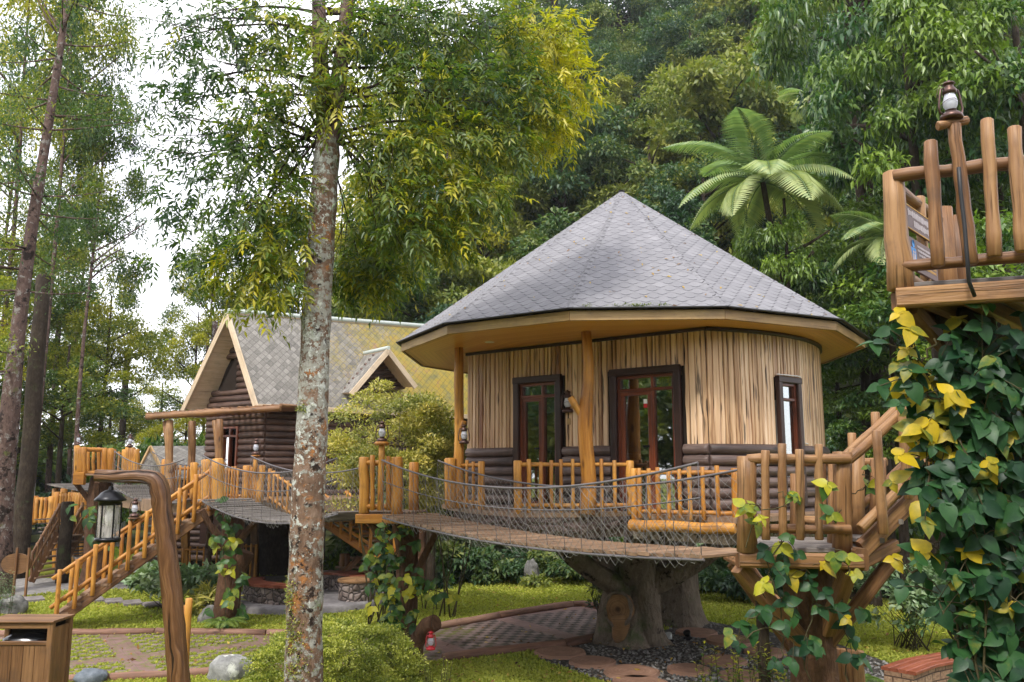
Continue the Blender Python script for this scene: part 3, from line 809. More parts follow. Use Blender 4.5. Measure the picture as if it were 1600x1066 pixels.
# underside edge of the shingles and the hip caps
mb = MB()
for k in range(12):
    a, b = ev[k], ev[(k + 1) % 12]; out = ((a + b) / 2 - V((CX, CY, ZE))).normalized()
    mb.beam(a + out * .02 - V((0, 0, .012)), b + out * .02 - V((0, 0, .012)), .06, .02, (0, 0, 1), .004, .3)
mb.build('shingle_edge', M['rubber'], cab)
for k in range(12):
    a = ev[k]; d = (apex - a).normalized(); tang = V((-(a.y - CY), a.x - CX, 0)).normalized(); mb = MB(); n = 34
    L = (apex - a).length; up_ = d.cross(tang); up_ = up_ if up_.z > 0 else -up_
    for i in range(n):
        p = a + d * (L * i / n); q = a + d * (L * (i + 1.25) / n)
        wv = .155 * min(1, 1.0 * (1 - i / n) * 3.0 + .25)
        z0, z1 = up_ * .012, up_ * .006
        drop = up_ * (-.052 * wv / .155)
        mb.poly([p + z0, p + tang * wv + z0 + drop, q + tang * wv + z1 + drop, q + z1], .5, [(0, i * .16 + .4), (.17, i * .16 + .4), (.17, i * .16 + .52), (0, i * .16 + .52)])
        mb.poly([p - tang * wv + z0 + drop, p + z0, q + z1, q - tang * wv + z1 + drop], .5, [(0, i * .16 + .4), (.17, i * .16 + .4), (.17, i * .16 + .52), (0, i * .16 + .52)])
    mb.build('hip_cap', M['hexroof'], cab)
# fascia boards and soffit
ZS = ZE - .15
fr = []
for k in range(12):
    a, b = ev[k], ev[(k + 1) % 12]; cc = V((CX, CY, ZE))
    ain, bin_ = cc + (a - cc) * .985, cc + (b - cc) * .985
    mb = MB(); mb.beam(ain - V((0, 0, .10)), bin_ - V((0, 0, .10)), .035, .135, (0, 0, 1), .004); mb.build('fascia', M['fascia'], cab)
    fr.append(cc + (a - cc) * .978)
mb = MB()
for k in range(12):
    a, b = fr[k].copy(), fr[(k + 1) % 12].copy(); a.z = b.z = ZS; c0 = V((CX, CY, ZS))
    e = (b - a).normalized(); nrm_ = V((-e.y, e.x, 0))
    A2, B2 = c0 + (a - c0) * .2, c0 + (b - c0) * .2
    q = [A2, B2, b, a]
    mb.poly(q, .5, [((p - a).dot(e) + k, (p - a).dot(nrm_)) for p in q])
mb.build('soffit', M['soffit'], cab)
# wall plan: chord facade, then arc of a circle
def on_chord(px):
    d = ray(px, 700); A, B = CL, CR; 
    # intersect ray (in plan) with line A-B
    r = np.array([[d.x, -(B.x - A.x)], [d.y, -(B.y - A.y)]]); s = np.linalg.solve(r, np.array([A.x, A.y])); return s[1]
RW = 3.30
def on_circle(px):
    d = ray(px, 700); d = V((d.x, d.y)); d.normalize(); c = V((CX, CY)); b = d.dot(c); q = b * b - (c.dot(c) - RW * RW)
    t = b - math.sqrt(max(0, q)); p = d * t - c
    return math.atan2(p.x, -p.y)
CL = XY(730, 14.45, 0)
aR = on_circle(1108); CR = V((CX + RW * math.sin(aR), CY - RW * math.cos(aR), 0))
CD = (CR - CL); CLEN = CD.length; CD.normalize(); CN = V((CD.y, -CD.x, 0))          # towards the viewer
if CN.y > 0: CN = -CN
aEnd = R(172)
def arcp(a, off=0, z=0): return V((CX + (RW + off) * math.sin(a), CY - (RW + off) * math.cos(a), z))
ZM, ZT = 3.47, ZS                                          # top of the log base, top of the wall
doors = [(on_chord(806) * CLEN, on_chord(881) * CLEN, 4.62), (on_chord(958) * CLEN, on_chord(1069) * CLEN, 4.62)]
wa0, wa1 = on_circle(1213), on_circle(1249); WZ0, WZ1 = 3.33, 4.48
def chp(s, off=0, z=0): return CL + CD * s + CN * off + V((0, 0, z))
# backing wall with the openings left free
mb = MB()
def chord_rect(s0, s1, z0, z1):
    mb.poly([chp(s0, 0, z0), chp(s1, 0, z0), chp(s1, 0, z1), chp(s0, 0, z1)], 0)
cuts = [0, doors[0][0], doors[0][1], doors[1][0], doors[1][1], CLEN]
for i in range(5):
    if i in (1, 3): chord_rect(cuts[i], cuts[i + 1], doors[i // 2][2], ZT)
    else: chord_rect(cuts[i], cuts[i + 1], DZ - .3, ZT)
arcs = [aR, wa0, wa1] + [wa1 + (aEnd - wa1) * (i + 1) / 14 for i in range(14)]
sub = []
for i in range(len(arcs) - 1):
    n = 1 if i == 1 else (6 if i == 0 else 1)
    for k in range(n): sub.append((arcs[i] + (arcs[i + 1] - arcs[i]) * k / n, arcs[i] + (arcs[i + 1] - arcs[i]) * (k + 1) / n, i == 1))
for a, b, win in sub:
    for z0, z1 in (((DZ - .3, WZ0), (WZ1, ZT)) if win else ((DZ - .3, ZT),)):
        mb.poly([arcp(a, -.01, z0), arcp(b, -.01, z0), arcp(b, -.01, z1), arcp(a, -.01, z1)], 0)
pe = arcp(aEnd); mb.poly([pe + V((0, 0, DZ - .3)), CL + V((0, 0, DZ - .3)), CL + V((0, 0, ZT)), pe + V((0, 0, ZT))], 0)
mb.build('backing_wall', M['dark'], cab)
mb = MB(); pts = [arcp(aR + (aEnd - aR) * i / 20, -.02, DZ + .02) for i in range(21)] + [CL + V((0, 0, DZ + .02))]
mb.poly(pts, .4); mb.build('floor', M['deck_plank'], cab)
# live-edge planks
def plank(mb, p0, p1, w, side, nn, th=.03):
    n = max(4, int((p1 - p0).length / .09)); v0 = rnd.random() * 30; rn = rnd.random(); pa = None
    ph = [rnd.random() * 6.28 for _ in range(4)]; am = rnd.uniform(.003, .011)
    for i in range(n + 1):
        t = i / n; z = (p1 - p0).length * t; p = p0.lerp(p1, t)
        l = -w / 2 + am * (1 + math.sin(z * 5 + ph[0]) * .8 + .5 * math.sin(z * 13 + ph[1])) * .6; r = w / 2 - am * (1 + math.sin(z * 4.3 + ph[2]) * .8 + .5 * math.sin(z * 11 + ph[3])) * .6
        row = [p + side * l + nn * .004, p + side * (l + .008) + nn * th, p + side * (r - .008) + nn * th, p + side * r + nn * .004]
        us = [l - .02, l, r, r + .02]
        if pa:
            for k in range(3): mb.poly([pa[0][k], pa[0][k + 1], row[k + 1], row[k]], rn, [(pa[1][k], v0 + pa[2]), (pa[1][k + 1], v0 + pa[2]), (us[k + 1], v0 + z), (us[k], v0 + z)])
        pa = (row, us, z)
mb = MB(); s = 0
def in_door(s0, s1):
    for d0, d1, zt in doors:
        if s1 > d0 - .005 and s0 < d1 + .005: return zt
    return None
while s < CLEN - .02:
    w = min(rnd.uniform(.06, .105), CLEN - s)
    z0 = in_door(s, s + w); z0 = (z0 - .02) if z0 else ZM
    plank(mb, chp(s + w / 2, 0, z0), chp(s + w / 2, 0, ZT + .02), w, CD, CN); s += w
a = aR
while a < aEnd - .02:
    w = rnd.uniform(.06, .105); b = a + w / RW; mid = (a + b) / 2; z0 = ZM; z1 = ZT + .02; nn = V((math.sin(mid), -math.cos(mid), 0))
    if b > wa0 - .003 and a < wa1 + .003:
        plank(mb, arcp(mid, 0, WZ1 - .02), arcp(mid, 0, z1), w, V((math.cos(mid), math.sin(mid), 0)), nn)
    else: plank(mb, arcp(mid, 0, z0), arcp(mid, 0, z1), w, V((math.cos(mid), math.sin(mid), 0)), nn)
    a = b
mb.beam(CL + V((0, .02, ZM)), CL + V((0, .02, ZT)), .05, .05, CN, .01)
mb.build('plank_wall', M['plank'], cab)
# dark log base
mb = MB(); nlog = 7; r_ = (ZM - DZ + .1) / nlog / 2
for i in range(nlog):
    z = ZM - r_ - i * 2 * r_
    segs = [(0, doors[0][0] - .02), (doors[0][1] + .02, doors[1][0] - .02), (doors[1][1] + .02, CLEN)]
    for s0, s1 in segs:
        if s1 - s0 > .1: mb.log(chp(s0, .02, z), chp(s1, .02, z), r_ * 1.05, 10, .05, 7, bend=.05)
    A = aR; B = aEnd
    rng_ = [(A, wa0 - .005), (wa1 + .005, B)] if z > WZ0 - .05 else [(A, B)]
    for a0, a1 in rng_:
        n = max(3, int((a1 - a0) / .1)); mb.tube([arcp(a0 + (a1 - a0) * k / n, .02 + rnd.uniform(-.004, .004), z) for k in range(n + 1)], [r_ * rnd.uniform(1.0, 1.1) for _ in range(n + 1)], 10)
mb.build('log_base', M['darklog'], cab)
# dark cornice under the soffit
mb = MB(); mb.beam(chp(-.05, .03, ZT - .03), chp(CLEN + .02, .03, ZT - .03), .05, .05, (0, 0, 1), .008)
mb.tube([arcp(aR + (aEnd - aR) * k / 24, .04, ZT - .03) for k in range(25)], .03, 8, sq=.8); mb.build('cornice', M['darkframe'], cab)
# doors: dark surround, red frame, glass leaf, fanlights, dark sheet painted as the unlit room
for (d0, d1, zt), split, lab in ((doors[0], .62, None), (doors[1], .62, None)):
    dr = MB(); fw = .11
    dr.beam(chp(d0 + fw / 2, .05, DZ), chp(d0 + fw / 2, .05, zt), fw, .08, CN, .012)
    dr.beam(chp(d1 - fw / 2, .05, DZ), chp(d1 - fw / 2, .05, zt), fw, .08, CN, .012)
    dr.beam(chp(d0, .052, zt - fw / 2), chp(d1, .052, zt - fw / 2), .086, fw, (0, 0, 1), .012)
    door = thing('door', None, None); put(door, cab)
    dr.build('surround', M['darkframe'], door)
    i0, i1, it = d0 + fw, d1 - fw, zt - fw; ms = i0 + (i1 - i0) * split; tz = it - .22
    f = MB(); q = .045
    for s0 in (i0 + q / 2, ms, i1 - q / 2): f.beam(chp(s0, 0, DZ), chp(s0, 0, it), q, .06, CN, .004)
    for z in (it - q / 2, tz): f.beam(chp(i0, .001, z), chp(i1, .001, z), .062, q, (0, 0, 1), .004)
    f.build('frame', M['redframe'], door)
    lf = MB(); e = .06
    lf.beam(chp(i0 + q + e / 2, -.005, DZ + .03), chp(i0 + q + e / 2, -.005, tz - .03), e, .04, CN, .004)
    lf.beam(chp(ms - q * .6 - e / 2, -.005, DZ + .03), chp(ms - q * .6 - e / 2, -.005, tz - .03), e, .04, CN, .004)
    for z in (tz - .05, DZ + .08): lf.beam(chp(i0 + q, -.004, z), chp(ms - q * .6, -.004, z), .042, e, (0, 0, 1), .004)
    lf.build('leaf', M['redframe'], door)
    for k, (s0, s1, z0, z1) in enumerate(((i0, ms, DZ + .05, tz - .03), (ms, i1, DZ + .05, tz), (i0, ms, tz, it), (ms, i1, tz, it))):
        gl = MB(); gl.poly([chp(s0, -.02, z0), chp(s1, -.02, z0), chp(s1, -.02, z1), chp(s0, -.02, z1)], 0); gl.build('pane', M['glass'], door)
    cu = MB(); n = 26; w0, w1 = ms + .02, i1 - .02  # folded sheet coloured dark, standing in for the shade of the room
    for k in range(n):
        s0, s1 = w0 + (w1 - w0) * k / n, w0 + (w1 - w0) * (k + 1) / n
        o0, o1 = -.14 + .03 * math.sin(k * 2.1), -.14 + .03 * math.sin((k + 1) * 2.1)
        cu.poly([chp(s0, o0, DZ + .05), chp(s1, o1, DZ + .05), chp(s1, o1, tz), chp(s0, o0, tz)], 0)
    if d0 > 2: cu.build('curtain_or_gloom', M['dark'], door)
    else: cu.build('curtain_or_gloom', M['dark'], door)
    h = MB(); h.beam(chp(ms - .16, .04, DZ + .95), chp(ms - .06, .04, DZ + .95), .02, .03, (0, 0, 1), .004); h.build('handle', M['black'], door)
    if d0 > 2:
        st = MB(); st.poly([chp(i0 + .42, -.015, 4.02), chp(i0 + .48, -.015, 4.02), chp(i0 + .48, -.015, 4.08), chp(i0 + .42, -.015, 4.08)], 0); st.build('sticker', M['redmetal'], door)
        st = MB(); st.poly([chp(i0 + .42, -.015, 4.082), chp(i0 + .48, -.015, 4.082), chp(i0 + .48, -.015, 4.15), chp(i0 + .42, -.015, 4.15)], 0); st.build('sticker', M['white'], door)
# narrow window in the curved wall
win = thing('window', None, None); put(win, cab)
am = (wa0 + wa1) / 2; wt = V((math.cos(am), math.sin(am), 0)); wnm = V((math.sin(am), -math.cos(am), 0)); wc = arcp(am); hw = (arcp(wa1) - arcp(wa0)).length / 2
def wp(s, z, off=0): return wc + wt * s + wnm * off + V((0, 0, z))
f = MB(); q = .10
f.beam(wp(-hw + q / 2, WZ0 - .75, .05), wp(-hw + q / 2, WZ1, .05), q, .08, wnm, .012); f.beam(wp(hw - q / 2, WZ0 - .75, .05), wp(hw - q / 2, WZ1, .05), q, .08, wnm, .012)
f.beam(wp(-hw, WZ1 - q / 2, .052), wp(hw, WZ1 - q / 2, .052), .086, q, (0, 0, 1), .012); f.build('surround', M['darkframe'], win)
f = MB(); q2 = .04; iw = hw - q
for s0 in (-iw + q2 / 2, iw - q2 / 2): f.beam(wp(s0, WZ0 - .75, .02), wp(s0, WZ1 - q, .02), q2, .05, wnm, .004)
for z in (WZ1 - q - .02, WZ1 - q - .24, WZ0 - .1): f.beam(wp(-iw, z, .021), wp(iw, z, .021), .052, q2, (0, 0, 1), .004)
f.build('frame', M['redframe'], win)
f = MB(); f.poly([wp(-iw, WZ0 - .75, 0), wp(iw, WZ0 - .75, 0), wp(iw, WZ1, 0), wp(-iw, WZ1, 0)], 0); f.build('pane', M['glass'], win)
f = MB(); n = 10
for k in range(n):
    s0, s1 = -iw + iw * 1.1 * k / n, -iw + iw * 1.1 * (k + 1) / n
    f.poly([wp(s0, WZ0 - .7, -.08 + .02 * (k % 2)), wp(s1, WZ0 - .7, -.08 + .02 * ((k + 1) % 2)), wp(s1, WZ1 - .35, -.08 + .02 * ((k + 1) % 2)), wp(s0, WZ1 - .35, -.08 + .02 * (k % 2))], 0)
f.build('curtain_or_gloom', M['curtain_or_gloom'], win)
f = MB(); f.tube([wp(-hw, WZ1 + .02, .06), wp(hw, WZ1 + .025, .06), wp(hw + .02, WZ1, .06), wp(hw + .03, ZM + .03, .06), arcp(am + .14, .03, ZM + .03), arcp(am + .35, .03, ZM + .035)], .009, 6); f.build('cable', M['white'], cab)
# deck: slab, bark-moulded edge, log edge
dk = [Zp(704, 791, DZ), Zp(740, 796, DZ), Zp(804, 801, DZ), Zp(900, 801, DZ), Zp(988, 799, DZ)]
dk2 = [Zp(990, 812, DZ - .08), Zp(1070, 815, DZ - .08), Zp(1150, 820, DZ - .08)]
back = [V((5.4, 15.0, DZ)), V((5.0, 18.2, DZ)), V((2, 18.6, DZ)), V((-.6, 17.0, DZ)), V((-1.25, 15.2, DZ))]
outl = dk + dk2 + [V((4.6, 12.2, DZ))] + back
for p in outl: p.z = DZ
mb = MB(); mb.poly(outl, .5, [(p.y, p.x) for p in outl]); lower = [p - V((0, 0, .07)) for p in outl]
mb.poly(lower[::-1], .5)
for i in range(len(outl)):
    j = (i + 1) % len(outl); mb.poly([lower[i], lower[j], outl[j], outl[i]], .5)
mb.build('deck', M['deck_plank'], cab)
inn = [V((CX, CY, 0)) + (V((p.x, p.y, 0)) - V((CX, CY, 0))) * .96 for p in outl]
mb = MB(); n = len(outl)
ed = resample([outl[i] for i in range(0, 5)] , 40)
for i in range(39):
    a, b = ed[i], ed[i + 1]
    for k in range(6):
        def pt(p, k): 
            o_ = (p - V((CX, CY, p.z))).normalized(); z = -.07 - .30 * k / 6
            return p + V((0, 0, z)) - o_ * (.05 + .08 * (k / 6) ** 2)
        mb.poly([pt(a, k + 1), pt(b, k + 1), pt(b, k), pt(a, k)], 0, None, True)
for i in range(40):                                        # interlaced moulded roots
    t = rnd.random() * .92; L = rnd.uniform(.08, .22); pp = []
    z0 = rnd.uniform(.1, .34); dz = rnd.uniform(-.2, .2)
    for k in range(6):
        q = min(38, int((t + L * k / 5) * 38)); p = ed[q].lerp(ed[min(39, q + 1)], .5); o_ = (p - V((CX, CY, p.z))).normalized()
        zz = min(.36, max(.09, z0 + dz * k / 5 + .03 * math.sin(k * 1.7 + i)))
        pp.append(p + V((0, 0, -zz)) - o_ * (.045 + .08 * (zz / .36) ** 2))
    mb.tube(pp, [rnd.uniform(.024, .042) for _ in pp], 7)
mb.build('root_panel', M['root_panel'], cab)
mb = MB(); a, b = Zp(985, 822, DZ - .14), Zp(1148, 828, DZ - .14); a.z = b.z = DZ - .13
mb.log(a, b, .075, 12, .05); mb.build('edge_log', M['orange'], cab)
mb = MB()                                                  # dark underside
und = [V((CX, CY, DZ - .36)) + (V((p.x, p.y, DZ - .36)) - V((CX, CY, DZ - .36))) * .93 for p in outl]
mb.poly(und[::-1], 0)
for i in range(len(und)):
    j = (i + 1) % len(und); mb.poly([und[i], und[j], und[j] + V((0, 0, .28)), und[i] + V((0, 0, .28))], 0)
mb.build('underside', M['stump_bark'], cab)
# moulded stump carrying the cabin
def stump(mb, base, top, r0, r1, ribs, seg=28, rows=16, flare=.5, seed=0):
    from mathutils import noise
    for i in range(rows):
        for k in range(seg):
            pass
    P = []
    for i in range(rows + 1):
        t = i / rows; c = V(base).lerp(V(top), t); r = r0 + (r1 - r0) * t; r *= 1 + flare * (math.exp(-t * 9) ) + .10 * (max(0, t - .75) * 4)
        row = []
        for k in range(seg):
            a = 2 * math.pi * k / seg; q = 1 + .13 * math.cos(a * ribs + seed + 1.2 * t) * (1 - .3 * t) + .12 * noise.noise(V((math.cos(a) * 1.4, math.sin(a) * 1.4, t * 2.6 + seed)))
            row.append(c + V((math.cos(a) * r * q, math.sin(a) * r * q, 0)))
        P.append(row)
    for i in range(rows):
        for k in range(seg):
            j = (k + 1) % seg
            mb.poly([P[i][k], P[i][j], P[i + 1][j], P[i + 1][k]], 0, [(k * .2, i * .1), (k * .2 + .2, i * .1), (k * .2 + .2, i * .1 + .1), (k * .2, i * .1 + .1)], True)
mb = MB()
b0 = G(992, 1008); b0 = V((b0.x, b0.y + .35, -.05)); t0 = XY(1008, b0.y + .1, 2.05)
stump(mb, b0, t0, .44, .33, 5, seed=2, flare=.75)
def arm(p0, p1, r0, r1, sag=0, n=8):
    pts = []; rs = []
    for i in range(n):
        t = i / (n - 1); p = V(p0).lerp(V(p1), t); p.z -= sag * math.sin(t * math.pi); pts.append(p); rs.append((r0 + (r1 - r0) * t) * rnd.uniform(.94, 1.06))
    mb.tube(pts, rs, 14, True, 0, .1, .02)
arm(b0 + V((-.05, -.1, .95)), XY(858, b0.y - .9, 1.97), .23, .14, .10)
arm(b0 + V((.1, -.1, 1.0)), XY(1150, b0.y - .6, 2.0), .25, .15, .12)
arm(b0 + V((0, -.15, 1.2)), b0 + V((.1, -.9, 2.15)), .28, .18, .05)
arm(b0 + V((0, .1, 1.2)), b0 + V((-.9, 1.5, 2.15)), .3, .2, .05)
arm(b0 + V((0, .1, 1.2)), b0 + V((1.1, 1.6, 2.15)), .3, .2, .05)
arm(b0 + V((.30, -.32, -.05)), b0 + V((.18, -.25, 1.9)), .26, .19, 0)
arm(b0 + V((-.50, -.12, -.05)), b0 + V((-.16, -.05, 1.4)), .27, .24, 0)
mb.build('main_stump', M['stump_bark'], cab)
mb = MB(); b1 = G(1064, 980); b1 = V((b1.x, b1.y + .4, -.05)); stump(mb, b1, b1 + V((.05, 0, 2.2)), .50, .34, 4, seed=5, flare=.35)
mb.build('second_stump', M['stump_bark'], cab)
# sawn branch face on the stump
cf = W(966, 952, b0.y - .52); nrmf = (V((0, 0, CAMZ - .8)) - V((cf.x, cf.y, 0))).normalized(); nrmf = V((-.35, -.93, .08)).normalized()
mb = MB(); uu, ww = perp(nrmf); ctr = cf + nrmf * .03; ring = []; ring2 = []
for k in range(22):
    a = 6.283 * k / 22; q = .245 * (1 + .06 * math.sin(a * 2 + 1) + .05 * math.sin(a * 5)); ring.append(ctr + uu * (q * .88 * math.cos(a)) + ww * (q * 1.12 * math.sin(a)))
    ring2.append(ctr - nrmf * .22 + uu * (q * 1.0 * math.cos(a)) + ww * (q * 1.15 * math.sin(a)))
mb.poly(ring[::-1] if (ring[1] - ring[0]).cross(ring[2] - ring[1]).dot(nrmf) < 0 else ring, 0, [((p - ctr).dot(uu), (p - ctr).dot(ww)) for p in (ring[::-1] if (ring[1] - ring[0]).cross(ring[2] - ring[1]).dot(nrmf) < 0 else ring)])
for k in range(22):
    j = (k + 1) % 22; mb.poly([ring[k], ring[j], ring2[j], ring2[k]], 0, [(.2, k * .1), (.2, k * .1 + .1), (.5, k * .1 + .1), (.5, k * .1)], True)
tail = [cf + nrmf * .05 + V((.0, 0, -.10)), cf + nrmf * .05 + V((.03, 0, -.3)), cf + nrmf * .02 + V((-.01, 0, -.48)), cf - nrmf * .05 + V((-.05, 0, -.62))]
tail = [p - nrmf * .10 for p in tail]; mb.tube(tail, [.165, .16, .13, .05], 14, True, 0, .1, .05)
mb.build('sawn_face', M['cutface'], cab)
mb = MB(); mb.tube([ctr - nrmf * .02 + uu * (.245 * .88 * 1.08 * math.cos(6.283 * k / 22)) + ww * (.245 * 1.12 * 1.08 * math.sin(6.283 * k / 22)) for k in range(23)], [.032 + .008 * math.sin(k * 1.7) for k in range(23)], 8, False, 0, 0, .06); mb.build('bark_lip', M['stump_bark'], cab)
# porch posts: natural trunks with a cut branch stub
mb = MB(); pb = XY(717, 13.85, DZ); pt = XY(717, 13.85, ZS)
mb.log(pb, pt, .085, 12, .05, 10, .92); mb.log(pb.lerp(pt, .44), pb.lerp(pt, .52) + V((.09, -.06, .03)), .05, 10, .05, 3); mb.build('porch_post', M['orange'], cab)
mb = MB(); pb2 = XY(917, 12.2, DZ - .02); pt2 = XY(917, 12.2, ZS)
n = 12; pts = [pb2.lerp(pt2, i / (n - 1)) + V((.028 * math.sin(i * .9), 0, 0)) for i in range(n)]
mb.tube(pts, [.125, .118, .112, .108, .108, .11, .112, .095, .082, .078, .075, .075], 14, True, None, .05)
mb.log(pb2.lerp(pt2, .50) + V((-.03, 0, 0)), pb2.lerp(pt2, .63) + V((-.24, -.03, .0)), .055, 10, .08, 4); mb.build('porch_post', M['orange'], cab)
# downlight in the soffit
mb = MB(); p = XY(765, 13.2, ZS - .006); mb.lathe(p, [(0, 0), (.075, 0), (.08, .004), (.08, .01)], 18); mb.build('downlight', M['white'], cab)
# green mat on the deck
mb = MB(); q = [XY(938, 12.9, DZ + .006), XY(1032, 12.55, DZ + .006), XY(1032, 12.85, DZ + .006), XY(938, 13.2, DZ + .006)]
mb.poly(q, 0); mb.poly([p - V((0, 0, .006)) for p in q[::-1]], 0); tag(mb.build('door_mat', M['green_mat']), 'bright green mat on the deck in front of the wide glass door', 'mat')
# lanterns on the cabin
lp = chp(on_chord(891) * CLEN, .06, 0); lantern(V((lp.x, lp.y, XY(891, lp.y, 4.0).z + .0)), .36, 'bronze hurricane lantern hanging on the plank wall between the two glass doors', .3)
mb = MB(); q = chp(on_chord(891) * CLEN, .03, 3.86); mb.box(q, .06, .02, .10, math.atan2(CD.y, CD.x)); tag(mb.build('switch_box', M['fascia']), 'small wooden box on the plank wall under the lantern', 'switch')
lantern(XY(725, 13.72, 3.53), .32, 'bronze hurricane lantern hung on the thin porch post at the cabin corner', .3)
# deck railings
railing('deck_railing', 'orange log railing at the deck corner behind the start of the rope bridge', XY(722, 13.75, DZ), XY(752, 13.1, DZ), .68, 2, posts=(False, True), pr=.055)
t_ = thing('corner_post', 'thick orange log post at the left corner of the round cabin deck', 'post', XY(704, 13.8, DZ))
mb = MB(); mb.log(XY(704, 13.8, DZ), XY(704, 13.8, DZ + .78), .10, 12, .07); mb.build('post', M['orange'], t_)
railing('deck_railing', 'orange log railing on the deck in front of the two glass doors', XY(809, 12.25, DZ), XY(986, 12.2, DZ), .68, 8, posts=(True, True), pr=.06,
        offs=[.10, .205, .30, .385, .49, .745, .86])
railing('deck_railing', 'orange log railing right of the deck step with close pickets', XY(992, 11.5, DZ - .05), XY(1150, 10.95, DZ - .05), .62, 8, posts=(True, True), pr=.045,
        offs=[.06, .16, .25, .36, .47, .57, .70, .84])
# ================================================================== A-FRAME LOG CABIN
ac = thing('log_cabin', 'dark log cabin with steep mossy diamond tiled roof, a dormer and a timber porch', 'cabin', XY(420, 22.5, 0))
rdir = V((.78, .63, 0)).normalized()
ER = V((*XY(402, 21.6, 4.81).xy, 4.81)); EL = V((*XY(287, 23.4, 4.83).xy, 4.83)); AP = W(357, 487, 22.25); RL = 8.2
gdir = (EL - ER); gdir.z = 0; GW = gdir.length; gdir.normalize()
AE = AP + rdir * RL + V((0, 0, .35)); EE = ER + rdir * RL; ELE = EL + rdir * RL
def roof_slab(name, quad, mat, parent, th=.07):
    A, B, C, D = quad; n = (B - A).cross(D - A).normalized(); n = n if n.z > 0 else -n
    mb = MB(); e = (B - A).normalized(); g = (D - A) - e * (D - A).dot(e); g.normalize()
    N_ = 10
    for i in range(N_):
        for j in range(6):
            def P(a, b): return A.lerp(B, a).lerp(D.lerp(C, a), b)
            q = [P(i / N_, j / 6), P((i + 1) / N_, j / 6), P((i + 1) / N_, (j + 1) / 6), P(i / N_, (j + 1) / 6)]
            mb.poly(q, .5, [((p - A).dot(e), (p - A).dot(g)) for p in q])
    o = mb.build(name, mat, parent)
    mb = MB(); low = [p - n * th for p in quad]
    mb.poly(low[::-1], .5, [((p - A).dot(g), (p - A).dot(e)) for p in low[::-1]])
    for i in range(4):
        j = (i + 1) % 4; mb.poly([low[i], low[j], quad[j] - n * .002, quad[i] - n * .002], .5)
    return o, mb
for nm, q in (('roof', [ER, EE, AE, AP]), ('roof', [ELE, EL, AP, AE])):
    o, mb = roof_slab(nm, [V(p) for p in q], M['diamond'], ac); mb.build('soffit', M['barge'], ac)
mb = MB(); mb.tube([AP.lerp(AE, i / 12) + V((0, 0, .02)) for i in range(13)], .07, 8, sq=.4); mb.build('ridge_cap', M['zinc'], ac)
fo = -rdir * .03
for a, b in ((ER, AP), (EL, AP)):
    mb = MB(); mb.beam(a + fo - V((0, 0, .09)), b + fo - V((0, 0, .09)), .05, .17, (0, 0, 1), .006); mb.build('barge_board', M['barge'], ac)
mb = MB(); ou = V((rdir.y, -rdir.x, 0)); mb.beam(ER + ou * .03 - V((0, 0, .07)), EE + ou * .03 - V((0, 0, .07)), .04, .13, (0, 0, 1), .006); mb.build('fascia', M['barge'], ac)
# log walls
ins = .35; S0 = ER + rdir * .5 + gdir * ins; S0.z = 0; S1 = EL + rdir * .5 - gdir * ins; S1.z = 0; FZ = 2.42; lr = .085
front = (S1 - S0); FL = front.length; front.normalize(); fn = V((front.y, -front.x, 0)); fn = fn if fn.y < 0 else -fn
def roofz(t):                            # height of the underside of the roof over the front wall, t from 0 (right) to 1
    return 4.9 + (1 - abs(2 * t - 1)) * (AP.z - 4.9 - .1)
mb = MB(); z = FZ + lr; dt0, dt1 = .42, .70
while z < AP.z - .35:
    if z < 4.9: t0, t1 = 0, 1
    else:
        k = (z - 4.9) / (AP.z - 5.0); t0, t1 = k / 2, 1 - k / 2
    gaps = [(t0, t1)]
    if z < 4.28: gaps = [(0, dt0), (dt1, 1)]
    if 5.25 < z < 6.15: gaps = [(t0, .52)]if z < 5.3 else [(t0, max(t0 + .02, .36)), ]
    if z > 6.15: gaps = [(t0, t1)]
    if 5.3 <= z <= 6.15: gaps = [(t0, max(t0 + .02, .5)), ]
    for a, b in gaps:
        if b - a > .03: mb.log(S0 + front * FL * a + V((0, 0, z)), S0 + front * FL * b + V((0, 0, z)), lr * 1.04, 9, .05, max(3, int((b - a) * 7)), bend=.06)
    z += lr * 2
mb.build('front_wall', M['redlog'], ac)
mb = MB(); z = FZ + lr; sw0, sw1 = .85, 1.75
while z < 5.0:
    for a, b in ([(0, sw0), (sw1, 7)] if 2.95 < z < 4.2 else [(0, 7)]):
        mb.log(S0 + rdir * a + V((0, 0, z)), S0 + rdir * b + V((0, 0, z)), lr * 1.04, 9, .05, max(3, int((b - a) * 1.6)), bend=.06)
    z += lr * 2
mb.build('side_wall', M['redlog'], ac)
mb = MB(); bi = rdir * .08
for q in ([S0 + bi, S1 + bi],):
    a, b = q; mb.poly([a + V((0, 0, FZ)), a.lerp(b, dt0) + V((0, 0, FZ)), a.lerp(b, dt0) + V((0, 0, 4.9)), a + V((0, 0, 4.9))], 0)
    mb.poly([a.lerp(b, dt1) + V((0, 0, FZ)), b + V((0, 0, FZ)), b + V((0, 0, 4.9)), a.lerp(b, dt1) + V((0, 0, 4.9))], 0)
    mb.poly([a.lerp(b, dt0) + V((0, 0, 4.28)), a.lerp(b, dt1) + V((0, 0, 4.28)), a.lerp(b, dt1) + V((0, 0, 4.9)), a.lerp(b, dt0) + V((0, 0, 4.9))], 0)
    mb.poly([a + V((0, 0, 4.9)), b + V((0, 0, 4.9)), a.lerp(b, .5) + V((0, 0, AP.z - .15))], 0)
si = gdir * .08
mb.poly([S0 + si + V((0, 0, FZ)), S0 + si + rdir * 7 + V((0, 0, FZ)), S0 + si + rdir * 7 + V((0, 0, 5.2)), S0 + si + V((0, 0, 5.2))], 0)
e1, e2 = S0 + rdir * 7, S1 + rdir * 7
